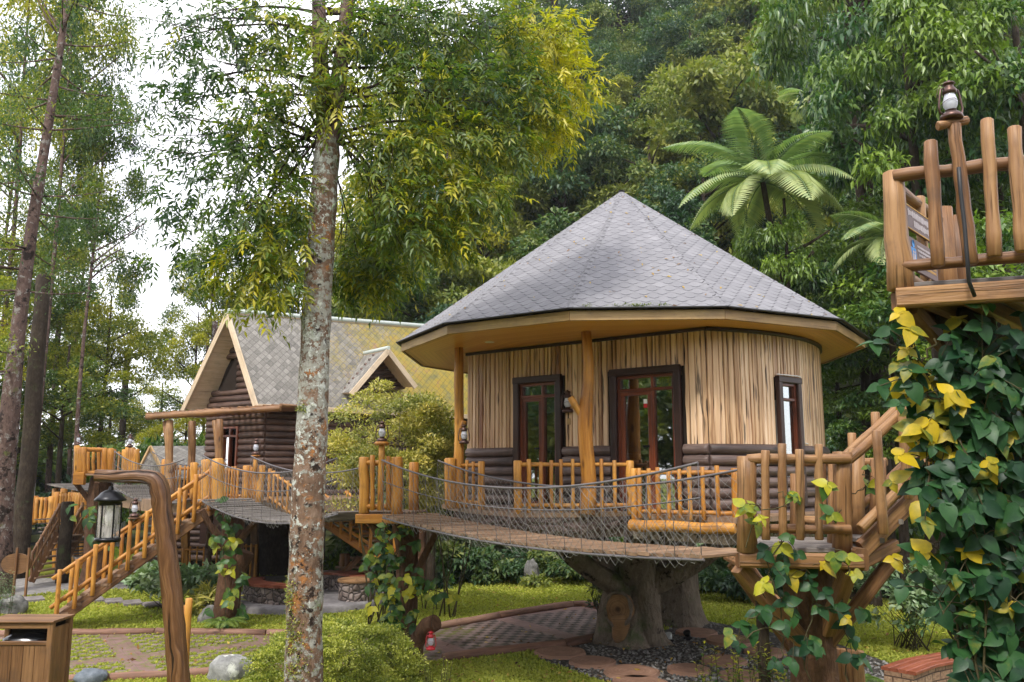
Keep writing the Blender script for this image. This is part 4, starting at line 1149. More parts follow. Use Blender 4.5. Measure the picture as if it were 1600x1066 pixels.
mb.poly([e1 + V((0, 0, FZ)), e2 + V((0, 0, FZ)), e2 + V((0, 0, 5)), e1.lerp(e2, .5) + V((0, 0, 7.2)), e1 + V((0, 0, 5))], 0)
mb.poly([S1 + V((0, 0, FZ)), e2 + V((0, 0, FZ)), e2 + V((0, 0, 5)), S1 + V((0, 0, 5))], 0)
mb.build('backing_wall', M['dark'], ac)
def fp(t, z, off=0): return S0 + front * FL * t + fn * off + V((0, 0, z))
dd = thing('door', None, None); put(dd, ac); mb = MB()
for t in (dt0 + .01, .55, dt1 - .01): mb.beam(fp(t, FZ, .06), fp(t, 4.28, .06), .07, .1, fn, .006)
for z in (4.25, 4.02): mb.beam(fp(dt0, z, .061), fp(dt1, z, .061), .1, .06, (0, 0, 1), .006)
mb.build('frame', M['redframe'], dd)
mb = MB(); mb.poly([fp(.55, FZ, .03), fp(dt1, FZ, .03), fp(dt1, 4.0, .03), fp(.55, 4.0, .03)], 0); mb.build('pane', M['glass'], dd)
mb = MB(); mb.poly([fp(.57, FZ, .0), fp(dt1, FZ, .0), fp(dt1, 4.0, .0), fp(.57, 4.0, .0)], 0); mb.build('curtain_or_gloom', M['dark'], dd)  # dark sheet behind the pane, shade of the door opening put into its colour
vt = MB(); pts = [fp(.49, 5.27, .06), fp(.80, 5.27, .06), fp(.52, 6.25, .06)]; vt.poly(pts, 0); vt.build('gable_vent', M['dark'], ac)
ww_ = thing('window', None, None); put(ww_, ac); mb = MB()
def sp(a, z, off=0): return S0 + rdir * a + ou * off + V((0, 0, z))
for a in (sw0 + .04, (sw0 + sw1) / 2, sw1 - .04): mb.beam(sp(a, 2.95, .07), sp(a, 4.2, .07), .08, .08, ou, .006)
for z in (2.98, 4.17): mb.beam(sp(sw0, z, .071), sp(sw1, z, .071), .08, .08, (0, 0, 1), .006)
mb.build('frame', M['redframe'], ww_); mb = MB(); mb.poly([sp(sw0, 2.95, .03), sp(sw1, 2.95, .03), sp(sw1, 4.2, .03), sp(sw0, 4.2, .03)], 0); mb.build('pane', M['glass'], ww_)
# dormer
dA, dL, dR_ = W(607, 545, 23.3), W(549, 613, 22.9), W(650, 602, 23.9); bk = V((-1.15, 1.45, 0))
dm = thing('dormer', None, None); put(dm, ac)
for q in ([dL, dA, dA + bk * 1.5, dL + bk * 1.2 + V((0, 0, .1))], [dA, dR_, dR_ + bk * 1.2 + V((0, 0, .1)), dA + bk * 1.5]):
    q = [V(p) for p in q]; o, mb = roof_slab('roof', [q[0], q[1], q[2], q[3]], M['diamond'], dm); mb.build('soffit', M['barge'], dm)
for a in (dL, dR_):
    mb = MB(); mb.beam(a + V((0, -.04, -.07)), dA + V((0, -.04, -.07)), .05, .15, (0, 0, 1), .006); mb.build('barge_board', M['barge'], dm)
mb = MB(); mb.tube([dA + V((0, 0, .02)), dA + bk * 1.3 + V((0, 0, .02))], .06, 8, sq=.4); mb.build('ridge_cap', M['zinc'], dm)
mb = MB(); w0 = bk * .35; z = 0
for i in range(9):
    t = i / 9; a = (dL + w0).lerp(dA + w0, t); b = (dR_ + w0).lerp(dA + w0, t); mb.log(a, b, .065, 8, .05, 3)
mb.build('gable_wall', M['redlog'], dm)
# porch: flat log canopy on three forked posts
cp = thing('porch_canopy', None, None); put(cp, ac)
c0, c1 = W(229, 652, 20.3), W(438, 638, 19.9); bkv = V((.45, 2.6, .12))
mb = MB(); mb.log(c0, c1, .075, 10, .1, 9)
mb.build('edge_log', M['brown'], cp); mb = MB()
for i in range(17):
    a = c0.lerp(c1, i / 16); mb.log(a + V((0, .03, .07)), a + bkv + V((0, 0, .07)), .05, 7, .08, 3)
mb.build('roof_poles', M['brown'], cp)
for px, Y, s_ in ((263, 20.35, 1), (298, 20.9, 0), (341, 20.1, 1)):
    mb = MB(); b = XY(px, Y, 2.45); t = XY(px + 2, Y, XY(px, Y, 4.3).z); mb.log(b, t, .105, 10, .1, 7, .85)
    if s_: mb.log(b.lerp(t, .5), t + V((-.14, .05, -.02)), .06, 8, .1, 4)
    mb.log(b.lerp(t, .30), b.lerp(t, .44) + V((.16, -.08, .0)), .07, 8, .08, 3)
    mb.build('post', M['tan'], cp)
# deck under the cabin
mb = MB(); dkp = [XY(238, 19.6, FZ), XY(345, 18.9, FZ), XY(416, 19.3, FZ), XY(560, 20.2, FZ), V((-1, 27, FZ)), V((-7, 29, FZ)), V((-11.5, 24, FZ))]
for p in dkp: p.z = FZ
mb.poly(dkp, .5, [(p.y, p.x) for p in dkp]); lo = [p - V((0, 0, .28)) for p in dkp]; mb.poly(lo[::-1], .5)
for i in range(7): mb.poly([lo[i], lo[(i + 1) % 7], dkp[(i + 1) % 7], dkp[i]], .5)
mb.build('deck', M['deck_plank'], ac)
mb = MB(); q = G(418, 896); q = V((q.x, q.y + .5, -.05)); stump(mb, q, q + V((.1, .2, 2.3)), .92, .80, 4, flare=.45, seed=9)
arm(q + V((.3, -.2, 1.2)), q + V((1.5, -1.2, 2.2)), .35, .2, .1); arm(q + V((-.3, -.2, 1.2)), q + V((-1.4, -1.1, 2.2)), .35, .2, .1)
mb.build('stump', M['dark_bark'], ac)
# lower storey wall seen under the deck
lc = thing('lower_cabin', 'brown log cabin in the shade below the timber deck on the left', 'cabin', XY(330, 27.5, 0)); mb = MB()
a, b = XY(252, 27.5, 0), XY(425, 27.0, 0); z = .35
while z < 2.3: mb.log(a + V((0, 0, z)), b + V((0, 0, z)), .1, 8, .05, 9); z += .19
mb.build('wall', M['redlog'], lc)
mb = MB(); mb.box(XY(333, 26.95, 1.35) + V((0, 0, 0)), .8, .06, 1.1, 0); mb.build('window', M['darkframe'], lc)
mb = MB(); mb.poly([a + V((0, .1, 0)), b + V((0, .1, 0)), b + V((0, .1, 2.3)), a + V((0, .1, 2.3))], 0); mb.build('backing_wall', M['dark'], lc)
mb = MB(); mb.beam(XY(290, 24.6, 0), XY(290, 24.6, 2.2), .2, .2, (0, 1, 0), .02); mb.build('post', M['orange'], lc)
mb = MB(); mb.beam(XY(398, 25.0, 0), XY(398, 25.0, 2.1), .2, .2, (0, 1, 0), .02); mb.build('post', M['brown'], lc)
railing('ground_railing', 'low orange railing in the shade in front of the lower log cabin', XY(262, 24.4, .25), XY(372, 24.2, .25), .62, 9, pr=.045, r=.028)
railing('ground_railing', 'short orange railing beside the wide dark stump under the deck', XY(374, 23.8, .0), XY(398, 23.9, .0), 1.0, 2, pr=.045, r=.028)
# railings on the log cabin deck
railing('deck_railing', 'orange log railing under the porch canopy of the dark log cabin', XY(268, 20.6, FZ), XY(330, 20.4, FZ), .72, 9, pr=.06)
railing('deck_railing', 'orange log railing left of the lamp pillar on the log cabin deck', XY(344, 19.9, FZ), XY(376, 19.5, FZ), .68, 6, posts=(False, False), pr=.06)
railing('lamp_pillar', 'orange pillar of upright logs carrying a lantern at the log cabin doorway', XY(384, 18.9, FZ), XY(405, 18.9, FZ), .72, 5, pr=.10, over=.02, low=.14, cat='pillar')
mb = MB(); p = XY(396, 18.75, FZ); mb.log(p + V((0, 0, .6)), p + V((0, 0, .98)), .05, 8, .1); mb.lathe(p + V((0, 0, .98)), [(0, 0), (.1, 0), (.11, .03), (0, .05)], 10)
tag(mb.build('lamp_stand', M['orange']), 'short wooden lamp stand rising from the pillar by the log cabin doorway', 'lamp stand')
lantern(p + V((0, 0, 1.03)), .36, 'hurricane lantern on the log pillar in front of the log cabin doorway')
railing('deck_railing', 'orange railing sloping down right of the lamp pillar on the log cabin deck', XY(420, 18.7, FZ), XY(458, 18.0, FZ - .35), .66, 4, posts=(True, True), pr=.045)
mb = MB(); p = XY(357, 20.6, FZ); mb.box(p + V((0, 0, .22)), .22, .1, .10); tag(mb.build('mat', M['green_mat']), 'small green mat end showing beside the log cabin railing', 'mat')

# ================================================================== ROPE BRIDGES
def bridge(name, label, a, b, width, sag, hr=.88, off=None, rsag=.3, n=40, mesh=.105, skip_far=False):
    a, b = V(a), V(b); root = thing(name, label, 'bridge', a)
    d = (b - a); d.z = 0; L = d.length; d.normalize(); sd_ = V((d.y, -d.x, 0)); sd_ = sd_ if sd_.y < 0 else -sd_      # towards the viewer
    def ctr(t): 
        p = a.lerp(b, t); p.z -= sag * 4 * t * (1 - t); return p
    nb = int(L / .17); mb = MB()
    for i in range(nb):
        p = ctr((i + .04) / nb); q = ctr((i + .94) / nb)
        dz = V((0, 0, rnd.uniform(-.004, .004))); m_ = (p + q) / 2 + dz
        mb.beam(m_ - sd_ * (width / 2 + rnd.uniform(-.02, .02)), m_ + sd_ * (width / 2 + rnd.uniform(-.02, .02)), (q - p).length, .035, (0, 0, 1), .006)
    mb.build('walkway', M['deck_plank'] if 'curved' in label else M['grey_plank'], root)
    for s in (1, -1):
        def ed(t): return ctr(t) + sd_ * (s * width * .5)
        def hd(t):
            p = a.lerp(b, t) + sd_ * (s * width * .54); p.z += hr - rsag * 4 * t * (1 - t); return p
        mb = MB(); mb.tube([hd(i / n) for i in range(n + 1)], .0135, 7); mb.build('hand_rope', M['rope'], root)
        mb = MB(); mb.tube([ed(i / n) - V((0, 0, .035)) for i in range(n + 1)], .016, 6)
        mb.tube([ed(i / n).lerp(hd(i / n), .62) for i in range(n + 1)], .008, 5) if s > 0 else None
        nh = int(L / .34)
        for i in range(nh + 1):
            t = i / nh; t2 = min(1, t + rnd.uniform(-.012, .012)); mb.tube([hd(t), ed(t2) - V((0, 0, .04))], .0042, 5)
        mb.build('side_ropes', M['rope'], root)
        # diamond net
        cols = int(L / (mesh * 1.15)); rows = int((hr + .12) / (mesh * .62))
        mb = MB(); 
        rr_ = np.random.default_rng(int(L * 100) + s)
        def node(i, j):
            t = (i + .5 * (j % 2)) / cols; t = min(1, max(0, t)); lo = ed(t) - V((0, 0, .09 + .04 * math.sin(i * .9))); k = j / rows
            p = lo.lerp(hd(t), k); return p + sd_ * (s * (.05 * math.sin(k * 3.14))) + V(rr_.normal(size=3) * .006)
        N_ = [[node(i, j) for j in range(rows + 1)] for i in range(cols + 1)]
        for j in range(rows):
            for i in range(cols):
                p = N_[i][j]
                for q in ((N_[i][j + 1], N_[i - 1][j + 1] if i else None) if j % 2 == 0 else (N_[i + 1][j + 1], N_[i][j + 1])):
                    if q is not None: mb.tube([p, q], .0022, 3, False, .5)
        mb.build('net', M['net'], root)
    return root
bridge('rope_bridge', 'curved rope bridge with netted sides sagging in front of the round cabin', XY(640, 13.6, 2.40), XY(1152, 8.25, 2.31), .95, .13, hr=.86, rsag=.33)
bridge('rope_bridge', 'grey plank rope bridge with netted sides behind the tall lichened trunk', XY(352, 17.6, 2.52), XY(566, 14.3, 2.42), 1.0, .28, rsag=.3)

# ================================================================== PLATFORM BETWEEN THE TWO ROPE BRIDGES
def brace(mb, a, b, w=.11): mb.beam(a, b, w, w, (0, 0, 1), .015)
YM = 13.7
mp = thing('bridge_platform', 'small orange timber platform on a vine covered post between two rope bridges', 'platform', XY(625, YM + .4, 0))
pz = 2.42
mb = MB(); q = [XY(560, YM, pz), XY(630, YM - .05, pz), XY(668, YM + .7, pz), XY(600, YM + .8, pz)]
for p in q: p.z = pz
for i in range(7):
    a_, b_ = q[0].lerp(q[3], (i + .5) / 7), q[1].lerp(q[2], (i + .5) / 7); mb.beam(a_, b_, .105, .04, (0, 0, 1), .006)
mb.build('deck', M['deck_plank'], mp)
mb = MB(); mb.beam(q[0] + V((-.03, -.04, -.09)), q[1] + V((.06, -.04, -.09)), .09, .15, (0, 0, 1), .015); mb.build('beam', M['orange'], mp)
mb = MB(); mb.beam(q[1] + V((.03, 0, -.10)), q[2] + V((.03, 0, -.10)), .08, .13, (0, 0, 1), .015); mb.build('beam', M['brown'], mp)
for px, Y, r_, h in ((569, YM, .085, .88), (620, YM - .05, .095, .88), (647, YM + .55, .085, .80)):
    mb = MB(); mb.log(XY(px, Y, pz), XY(px, Y, pz + h), r_, 12, .05); mb.build('post', M['orange'], mp)
for k in (.80, .10):
    mb = MB(); mb.log(XY(569, YM - .02, pz + k), XY(620, YM - .07, pz + k), .045, 9, .08); mb.build('rail', M['orange'], mp)
for px in (582, 595, 607): 
    mb = MB(); mb.log(XY(px, YM - .09, pz + .05), XY(px, YM - .09, pz + rnd.uniform(.88, .96)), .038, 9, .1); mb.build('picket', M['orange'], mp)
mb = MB(); c = XY(632, YM + .35, 0); mb.log(c - V((0, 0, .1)), c + V((0, 0, pz - .05)), .19, 14, .06, 12, .92); mb.build('trunk', M['post_bark'], mp)
mb = MB(); tp = c + V((0, 0, 1.55)); brace(mb, tp + V((.1, -.1, -.25)), XY(690, YM + .25, pz - .15)); brace(mb, tp + V((-.1, -.12, 0)), XY(578, YM + .1, pz - .15)); brace(mb, tp + V((0, -.2, -.1)), XY(618, YM, pz - .15)); mb.build('brace', M['post_bark'], mp)
st = thing('branch_stub', 'short cut branch stub standing beside the vine covered platform post', 'stump', G(650, 1030)); mb = MB()
g0 = XY(648, 13.3, -.1); mb.tube([g0, XY(650, 13.3, .45), XY(657, 13.25, .62), XY(668, 13.15, .76), XY(680, 13.05, .83)], [.12, .115, .13, .135, .125], 14, True, None, .04, .03); mb.build('stub', M['post_bark'], st)
p = XY(594, YM - .1, pz); mb = MB(); mb.log(p + V((0, 0, .05)), p + V((0, 0, 1.08)), .05, 10, .08); mb.lathe(p + V((0, 0, 1.08)), [(0, 0), (.11, 0), (.13, .03), (.1, .06), (0, .06)], 12)
tag(mb.build('lamp_stand', M['orange']), 'slim orange lamp stand on the small platform between the rope bridges', 'lamp stand')
lantern(p + V((0, 0, 1.14)), .34, 'hurricane lantern on the slim stand of the platform between the rope bridges', .2)
p = XY(673, 12.95, .42); lantern(p + V((0, 0, .04)), .27, 'small bright red lantern hanging beside the cut branch stub', .4, mat=M['redmetal'])
mb = MB(); mb.tube([p + V((0, 0, .36)), XY(690, 12.4, 2.1)], .003, 4); tag(mb.build('hanging_wire', M['rubber']), 'thin dark wire from which the red lantern hangs', 'wire')
mb = MB(); g0 = G(672, 924); mb.log(g0 - V((0, 0, .1)), g0 + V((0, 0, 3.2)), .125, 10, .06, 9, .9); tag(mb.build('post', M['dark_bark']), 'thin dark mossy post on the lawn behind the vine covered platform', 'post')
mb = MB(); g0 = XY(652, 22.5, 0); mb.log(g0, g0 + V((0, 0, 2.6)), .28, 10, .06, 9, .9); tag(mb.build('trunk_post', M['post_bark']), 'thick brown trunk behind the thin dark mossy post', 'post')

# ================================================================== RIGHT PLATFORM WITH STAIRS
YR = 7.6; rz = 2.40
rp = thing('bridge_platform', 'brown timber platform on a vine covered trunk at the right end of the rope bridge', 'platform', XY(1285, YR + .5, 0))
A, B = XY(1152, YR + .05, rz), XY(1338, YR - .1, rz); C_, D_ = XY(1330, YR + 1.15, rz), XY(1190, YR + 1.25, rz)
mb = MB()
for i in range(8): mb.beam(A.lerp(D_, (i + .5) / 8) - V((.0, 0, .0)), B.lerp(C_, (i + .5) / 8), .142, .04, (0, 0, 1), .006)
mb.build('deck', M['grey_plank'], rp)
mb = MB(); mb.beam(A + V((0, -.05, -.085)), B + V((.03, -.05, -.085)), .10, .13, (0, 0, 1), .02); mb.build('beam', M['brown'], rp)
mb = MB(); mb.beam(B + V((.02, -.06, -.07)), B + V((.02, .12, -.07)), .12, .19, (0, 0, 1), .02); mb.build('beam', M['brown'], rp)
mb = MB(); mb.beam(A + V((0.03, .02, -.1)), D_ + V((0, 0, -.1)), .09, .13, (0, 0, 1), .02); mb.beam(B.lerp(A, .1) + V((0, .1, -.1)), C_ + V((0, 0, -.1)), .09, .13, (0, 0, 1), .02); mb.build('beam', M['brown'], rp)
RH = .80
for px, Y, w_, h in ((1167, YR + .02, .155, .82), (1316, YR - .02, .145, .86)):
    mb = MB(); mb.tube([XY(px, Y, rz - .02), XY(px, Y, rz + .3), XY(px, Y, rz + .6), XY(px, Y, rz + h)], [w_ * .56, w_ * .52, w_ * .5, w_ * .53], 12, True, None, .12, .03, sq=.6); mb.build('post', M['tan'], rp)
for px, Y, h in ((1246, YR + 1.15, .66), (1306, YR + .5, .85), (1338, YR + .55, .9), (1372, YR + .6, .80)):
    mb = MB(); mb.tube([XY(px, Y, rz), XY(px, Y, rz + .4), XY(px, Y, rz + h)], [.075, .07, .07], 10, True, None, .15, .03, sq=.4); mb.build('post', M['tan'], rp)
for k, ex in ((.80, 12), (.185, 12)):
    mb = MB(); mb.log(XY(1168, YR - .02, rz + k), XY(1316 + ex, YR - .1, rz + k), .046 if k > .5 else .042, 10, .12, 9); mb.build('rail', M['tan'], rp)
for k in (.78, .2):
    mb = MB(); mb.log(XY(1252, YR + 1.12, rz + k), XY(1385, YR + .6, rz + k), .042, 9, .1, 7); mb.build('rail', M['tan'], rp)
for px, t in ((1197, .87), (1223, .93), (1250, .88), (1280, .925)):
    mb = MB(); mb.log(XY(px, YR - .09, rz + .10), XY(px - 1, YR - .09, rz + t), .037, 10, .1, 7); mb.build('picket', M['tan'], rp)
for px, t in ((1286, .86), (1337, .88)):
    mb = MB(); mb.log(XY(px, YR + .9, rz + .1), XY(px, YR + .9, rz + t), .035, 9, .1); mb.build('picket', M['tan'], rp)
tc_ = XY(1284, YR + .45, 0); mb = MB(); n = 12
mb.tube([tc_ + V((0, 0, -.1 + i * (rz) / (n - 1))) for i in range(n)], [.27 - .06 * min(1, i / 4) + .05 * max(0, i - 8) / 3 for i in range(n)], 16, True, None, .02, .04); mb.build('trunk', M['post_bark'], rp)
mb = MB(); k0 = tc_ + V((0, 0, 1.55)); brace(mb, k0 + V((-.12, -.12, 0)), A + V((.02, .05, -.16)), .13); brace(mb, k0 + V((.12, -.1, 0)), XY(1395, YR + .2, rz - .10), .12); brace(mb, k0 + V((.08, -.16, .1)), B + V((-.08, 0, -.16)), .13); mb.build('brace', M['brown'], rp)
mb = MB(); mb.log(tc_ + V((-.1, -.1, .62)), XY(1192, YR + .2, 1.05), .075, 10, .08, 6); mb.build('branch', M['post_bark'], rp)
# the stair climbing right
s_ = thing('timber_stair', 'brown timber stair climbing from the right platform into the vine leaves', 'stairs', XY(1345, YR, rz))
sa, sb = XY(1346, YR + .02, rz + .0), XY(1462, YR + .35, rz + .64); ex = (sb - sa)
mb = MB(); mb.beam(sa + V((0, 0, .0)), sa + ex * 2.1, .07, .17, (0, 0, 1), .02); mb.build('stringer', M['tan'], s_)
mb = MB(); bo = V((.1, .85, -.02)); mb.beam(sa + bo, sa + bo + ex * 2.1, .07, .15, (0, 0, 1), .02); mb.build('stringer', M['brown'], s_)
for i in range(8):
    p = sa + ex * (.12 + i * .25); mb = MB(); mb.beam(p + V((0, 0, .0)), p + V((.1, .85, 0)), .24, .045, (0, 0, 1), .008); mb.build('tread', M['grey_plank'], s_)
for k, (x0, x1) in ((.80, (1322, 0)), (.19, (1340, 0))):
    mb = MB(); mb.log(sa + V((-.10 if k > .5 else -.02, -.06, k - (0.02 if k > .5 else .0))), sa + ex * 2.0 + V((-.05, -.06, k + .0)), .047, 10, .12, 12); mb.build('rail', M['tan'], s_)
    mb = MB(); mb.log(sa + bo * .9 + V((.05, 0, k)), sa + bo * .9 + ex * 2.0 + V((0, 0, k)), .042, 10, .12, 12); mb.build('rail', M['tan'], s_)
for t, h0, h1 in ((.20, .02, .92), (.545, .10, 1.0), (.92, .1, .98), (1.3, .1, .96), (1.7, .1, .96)):
    mb = MB(); mb.log(sa + ex * t + V((0, -.13, h0)), sa + ex * t + V((0, -.13, h1)), .045, 10, .08, 6); mb.build('picket', M['tan'], s_)
    mb = MB(); mb.log(sa + bo + ex * (t + .1) + V((0, 0, 0)), sa + bo + ex * (t + .1) + V((0, 0, .9)), .045, 10, .08, 6); mb.build('picket', M['tan'], s_)
mb = MB(); mb.beam(sa + V((0, .05, -.12)), XY(1400, YR + .25, rz + .02), .08, .12, (0, 0, 1), .015); mb.build('support_beam', M['brown'], s_)
# the stair going down behind the trunk
s2 = thing('timber_stair', 'brown timber stair going down to the lawn behind the vine covered trunk', 'stairs', XY(1300, 10.2, 0))
ta, tb = XY(1168, 9.6, 2.05), XY(1345, 9.9, .35)
for i in range(9):
    p = ta.lerp(tb, i / 8.5); mb = MB(); mb.beam(p + V((0, 0, 0)), p + V((.05, .8, 0)), .24, .045, (0, 0, 1), .008); mb.build('tread', M['brown'], s2)
for o_ in (V((0, 0, -.05)), V((.05, .82, -.05))):
    mb = MB(); mb.beam(ta + o_, tb + o_ + V((0, 0, -.1)), .07, .18, (0, 0, 1), .02); mb.build('stringer', M['brown'], s2)
mb = MB(); mb.beam(tb + V((-.3, 0, -.2)), tb + V((.22, -.35, -.2)), .08, .12, (0, 0, 1), .02); mb.build('stringer', M['tan'], s2)
for i, px in enumerate((1314, 1324, 1333, 1342, 1350)):
    mb = MB(); q = XY(px, 9.75 - i * .03, .40); mb.log(q, q + V((0, 0, .72)), .045, 9, .1); mb.build('picket', M['tan'], s2)
mb = MB(); mb.log(XY(1310, 9.8, .48), XY(1354, 9.6, .42), .05, 9, .08); mb.build('rail', M['tan'], s2)
mb = MB(); mb.log(XY(1310, 9.8, .98), XY(1354, 9.6, 1.0), .04, 9, .08); mb.build('rail', M['tan'], s2)
for px, z0 in ((1200, 0), (1268, 0)):
    mb = MB(); q = XY(px, 10.0, 0); mb.beam(q, q + V((0, 0, 1.6 if px < 1220 else 1.0)), .12, .12, (0, 1, 0), .02); mb.build('post', M['dark_bark'], s2)

# ================================================================== UPPER PLATFORM, TOP RIGHT
YU = 5.6; up = thing('upper_platform', 'high brown timber platform with log railing at the top right', 'platform', XY(1560, YU + .5, 0))
a, b, c, d = W(1400, 447, YU), W(1660, 419, YU - .35), V((5.2, 7.0, 0)), W(1492, 520, 6.55); uz = a.z; 
def lv(p, z): return V((p.x, p.y, z))
b = lv(b, uz); c = lv(c, uz); d = lv(XY(1490, 6.6, uz), uz)
mb = MB()
for i in range(9): mb.beam(a.lerp(d, (i + .5) / 9), b.lerp(c, (i + .5) / 9), .16, .035, (0, 0, 1), .006)
mb.build('deck', M['grey_plank'], up)
mb = MB(); mb.beam(a + V((-.02, -.03, -.095)), b + V((0, -.03, -.095)), .10, .135, (0, 0, 1), .015); mb.build('beam', M['tan'], up)
mb = MB(); mb.beam(a + V((.02, .03, -.10)), d + V((0, 0, -.10)), .09, .14, (0, 0, 1), .015); mb.build('beam', M['brown'], up)
mb = MB()
for k in range(4): q0, q1 = a.lerp(b, .2 + k * .25), d.lerp(c, .2 + k * .25); mb.beam(q0 + V((0, .04, -.1)), q1 + V((0, 0, -.1)), .07, .12, (0, 0, 1), .01)
mb.build('joists', M['brown'], up)
mb = MB(); q = XY(1408, YU + .02, uz); q.z = uz - .02; mb.tube([q, q + V((.005, 0, .2)), q + V((-.01, 0, .35)), q + V((0, 0, .6)), q + V((0, 0, .84))], [.088, .082, .076, .070, .066], 12, True, None, .2, .04, sq=.3); mb.build('post', M['tan'], up)
mb = MB(); q = d + V((-.05, -.05, 0)); mb.tube([q, q + V((0, 0, .4)), q + V((0, 0, .86))], [.075, .07, .072], 12, True, None, .15, .04, sq=.4); mb.build('post', M['tan'], up)
mb = MB(); q = d + V((-.06 + .12, -.03, 0)); mb.tube([q, q + V((0, 0, .4)), q + V((0, 0, .8))], [.06, .055, .05], 12, True, None, .15, .04); mb.build('post', M['tan'], up)
a2 = a + V((.03, 0, 0)); 
for k, r_ in ((.78, .045), (.135, .042)):
    mb = MB(); mb.log(a2 + V((0, -.02, k)), b + V((0, -.02, k)), r_, 10, .1, 10); mb.build('rail', M['kerb'] if 0 else M['brown'], up)
    mb = MB(); mb.log(a2 + V((0, .04, k - .03)), d + V((-.04, 0, k - .03)), r_ * .95, 10, .12, 9); mb.build('rail', M['tan'], up)
for px, y0, y1 in ((1461, 222, 415), (1549, 188, 400), (1592, 200, 392)):
    Yk = YU - .12 - .35 * (px - 1400) / 260 ; mb = MB(); mb.log(W(px + 5, y1, Yk), W(px - 7, y0, Yk), .043, 10, .1, 7); mb.build('picket', M['tan'], up)
mb = MB(); mb.tube([V((0, 0, 0)), V((0, 0, .01))], .01, 4)
mb = MB(); mb.log(a.lerp(d, .5) + V((0, 0, .05)), a.lerp(d, .5) + V((0, 0, .80)), .04, 9, .1); mb.build('picket', M['tan'], up)
mb = MB(); brace(mb, W(1424, 484, YU + .05), W(1530, 600, YU + .45), .10); mb.build('brace', M['brown'], up)
mb = MB(); q = XY(1585, 6.1, 0); mb.log(q, V((q.x, q.y, uz - .12)), .24, 14, .06, 12, .9); mb.build('trunk', M['dark_bark'], up)
# lantern stand with its cable
Ys = YU - .25; ls = thing('lamp_stand', 'tall brown lamp stand with a crosspiece fixed to the upper platform railing', 'lamp stand', W(1515, 410, Ys))
mb = MB(); mb.log(W(1517, 412, Ys), W(1491, 195, Ys), .048, 10, .08, 9, .85); mb.build('pole', M['tan'], ls)
mb = MB(); mb.log(W(1466, 197, Ys), W(1511, 188, Ys), .032, 9, .15, 5); mb.build('crosspiece', M['tan'], ls)
lt = W(1487, 187, Ys); lantern(lt, .285, 'large bronze hurricane lantern on top of the tall stand at the upper platform', .1)
mb = MB(); mb.tube([W(1498, 262, Ys - .06), W(1501, 300, Ys - .06), W(1507, 350, Ys - .06), W(1511, 400, Ys - .08), W(1514, 440, Ys - .06), W(1523, 463, Ys - .02)], .0135, 8); tag(mb.build('cable', M['rubber']), 'black cable running down the lamp stand of the upper platform', 'cable')
# two hanging signs on the left railing
def sign(name, label, P, wid, ang, mat, shear=0):
    s = thing(name, label, 'sign', P); return s
dv = (d - a); dv.z = 0; dv.normalize(); nv = V((dv.y, -dv.x, 0)); nv = nv if nv.y < 0 else -nv
def board(root, o, w, h, th=.02):
    mb = MB(); mb.beam(o + dv * 0, o + dv * w, th, h, (0, 0, 1), .004); mb.build('board', M['signbrown'], root)
M['signbrown'] = m_plain('brown_sign_paint', (.12, .06, .045), .5); M['signwhite'] = m_plain('white_sign_paint', (.62, .55, .55), .6)
M['signblue'] = m_plain('blue_sign_paint', (.02, .25, .65), .5); M['signyel'] = m_plain('yellow_sign_paint', (.62, .32, .02), .5)
so_ = a + dv * .14 + V((0, 0, .545)) + nv * .03
sg = thing('hanging_sign', 'brown curved edged sign with pale lettering hung on the upper platform railing', 'sign', so_)
board(sg, so_, .72, .18)
def bars(root, o, rows, mat, h, name='lettering'):
    mb = MB()
    for x0, x1, z in rows:
        x = x0
        while x < x1:
            w = rnd.uniform(.012, .03); hh = h * rnd.uniform(.7, 1.15)
            q = o + nv * .0125 + V((0, 0, z)); mb.poly([q + dv * x - V((0, 0, hh / 2)), q + dv * (x + w * .7) - V((0, 0, hh / 2)), q + dv * (x + w * .7) + V((0, 0, hh / 2)), q + dv * x + V((0, 0, hh / 2))], 0)
            x += w
    mb.build(name, mat, root)
bars(sg, so_, [(.1, .62, .035), (.22, .66, -.03)], M['signwhite'], .045)
mb = MB(); mb.beam(so_ + nv * .011 + V((0, 0, .085)), so_ + dv * .72 + nv * .011 + V((0, 0, .085)), .006, .008, (0, 0, 1), .001); mb.beam(so_ + nv * .011 - V((0, 0, .085)), so_ + dv * .72 + nv * .011 - V((0, 0, .085)), .006, .008, (0, 0, 1), .001); mb.build('edging', M['signyel'], sg)
s2o = a + dv * .20 + V((0, 0, .28)) + nv * .03
sg2 = thing('hanging_sign', 'brown notice board with a blue figure symbol hung below the lettered sign', 'sign', s2o)
board(sg2, s2o, .66, .24)
mb = MB(); q = s2o + nv * .0125
mb.poly([q + dv * .05 + V((0, 0, -.085)), q + dv * .16 + V((0, 0, -.085)), q + dv * .16 + V((0, 0, .045)), q + dv * .05 + V((0, 0, .045))], 0)
mb.lathe(q + dv * .105 + V((0, 0, .075)), [(0, 0), (.028, 0), (.028, .001)], 14, axis=nv); mb.build('blue_symbol', M['signblue'], sg2)
mb = MB(); q = s2o + nv * .0145
for x in (.09, .125):
    mb.poly([q + dv * (x - .012) + V((0, 0, -.075)), q + dv * (x + .012) + V((0, 0, -.075)), q + dv * (x + .012) + V((0, 0, .0)), q + dv * (x - .012) + V((0, 0, .0))], 0); mb.lathe(q + dv * x + V((0, 0, .015)), [(0, 0), (.011, 0), (.011, .001)], 10, axis=nv)
mb.build('figures', M['signwhite'], sg2)
bars(sg2, s2o, [(.2, .6, .075), (.2, .58, .045), (.23, .55, .015)], M['signwhite'], .018); bars(sg2, s2o, [(.22, .62, -.035), (.24, .6, -.065)], M['signyel'], .02)
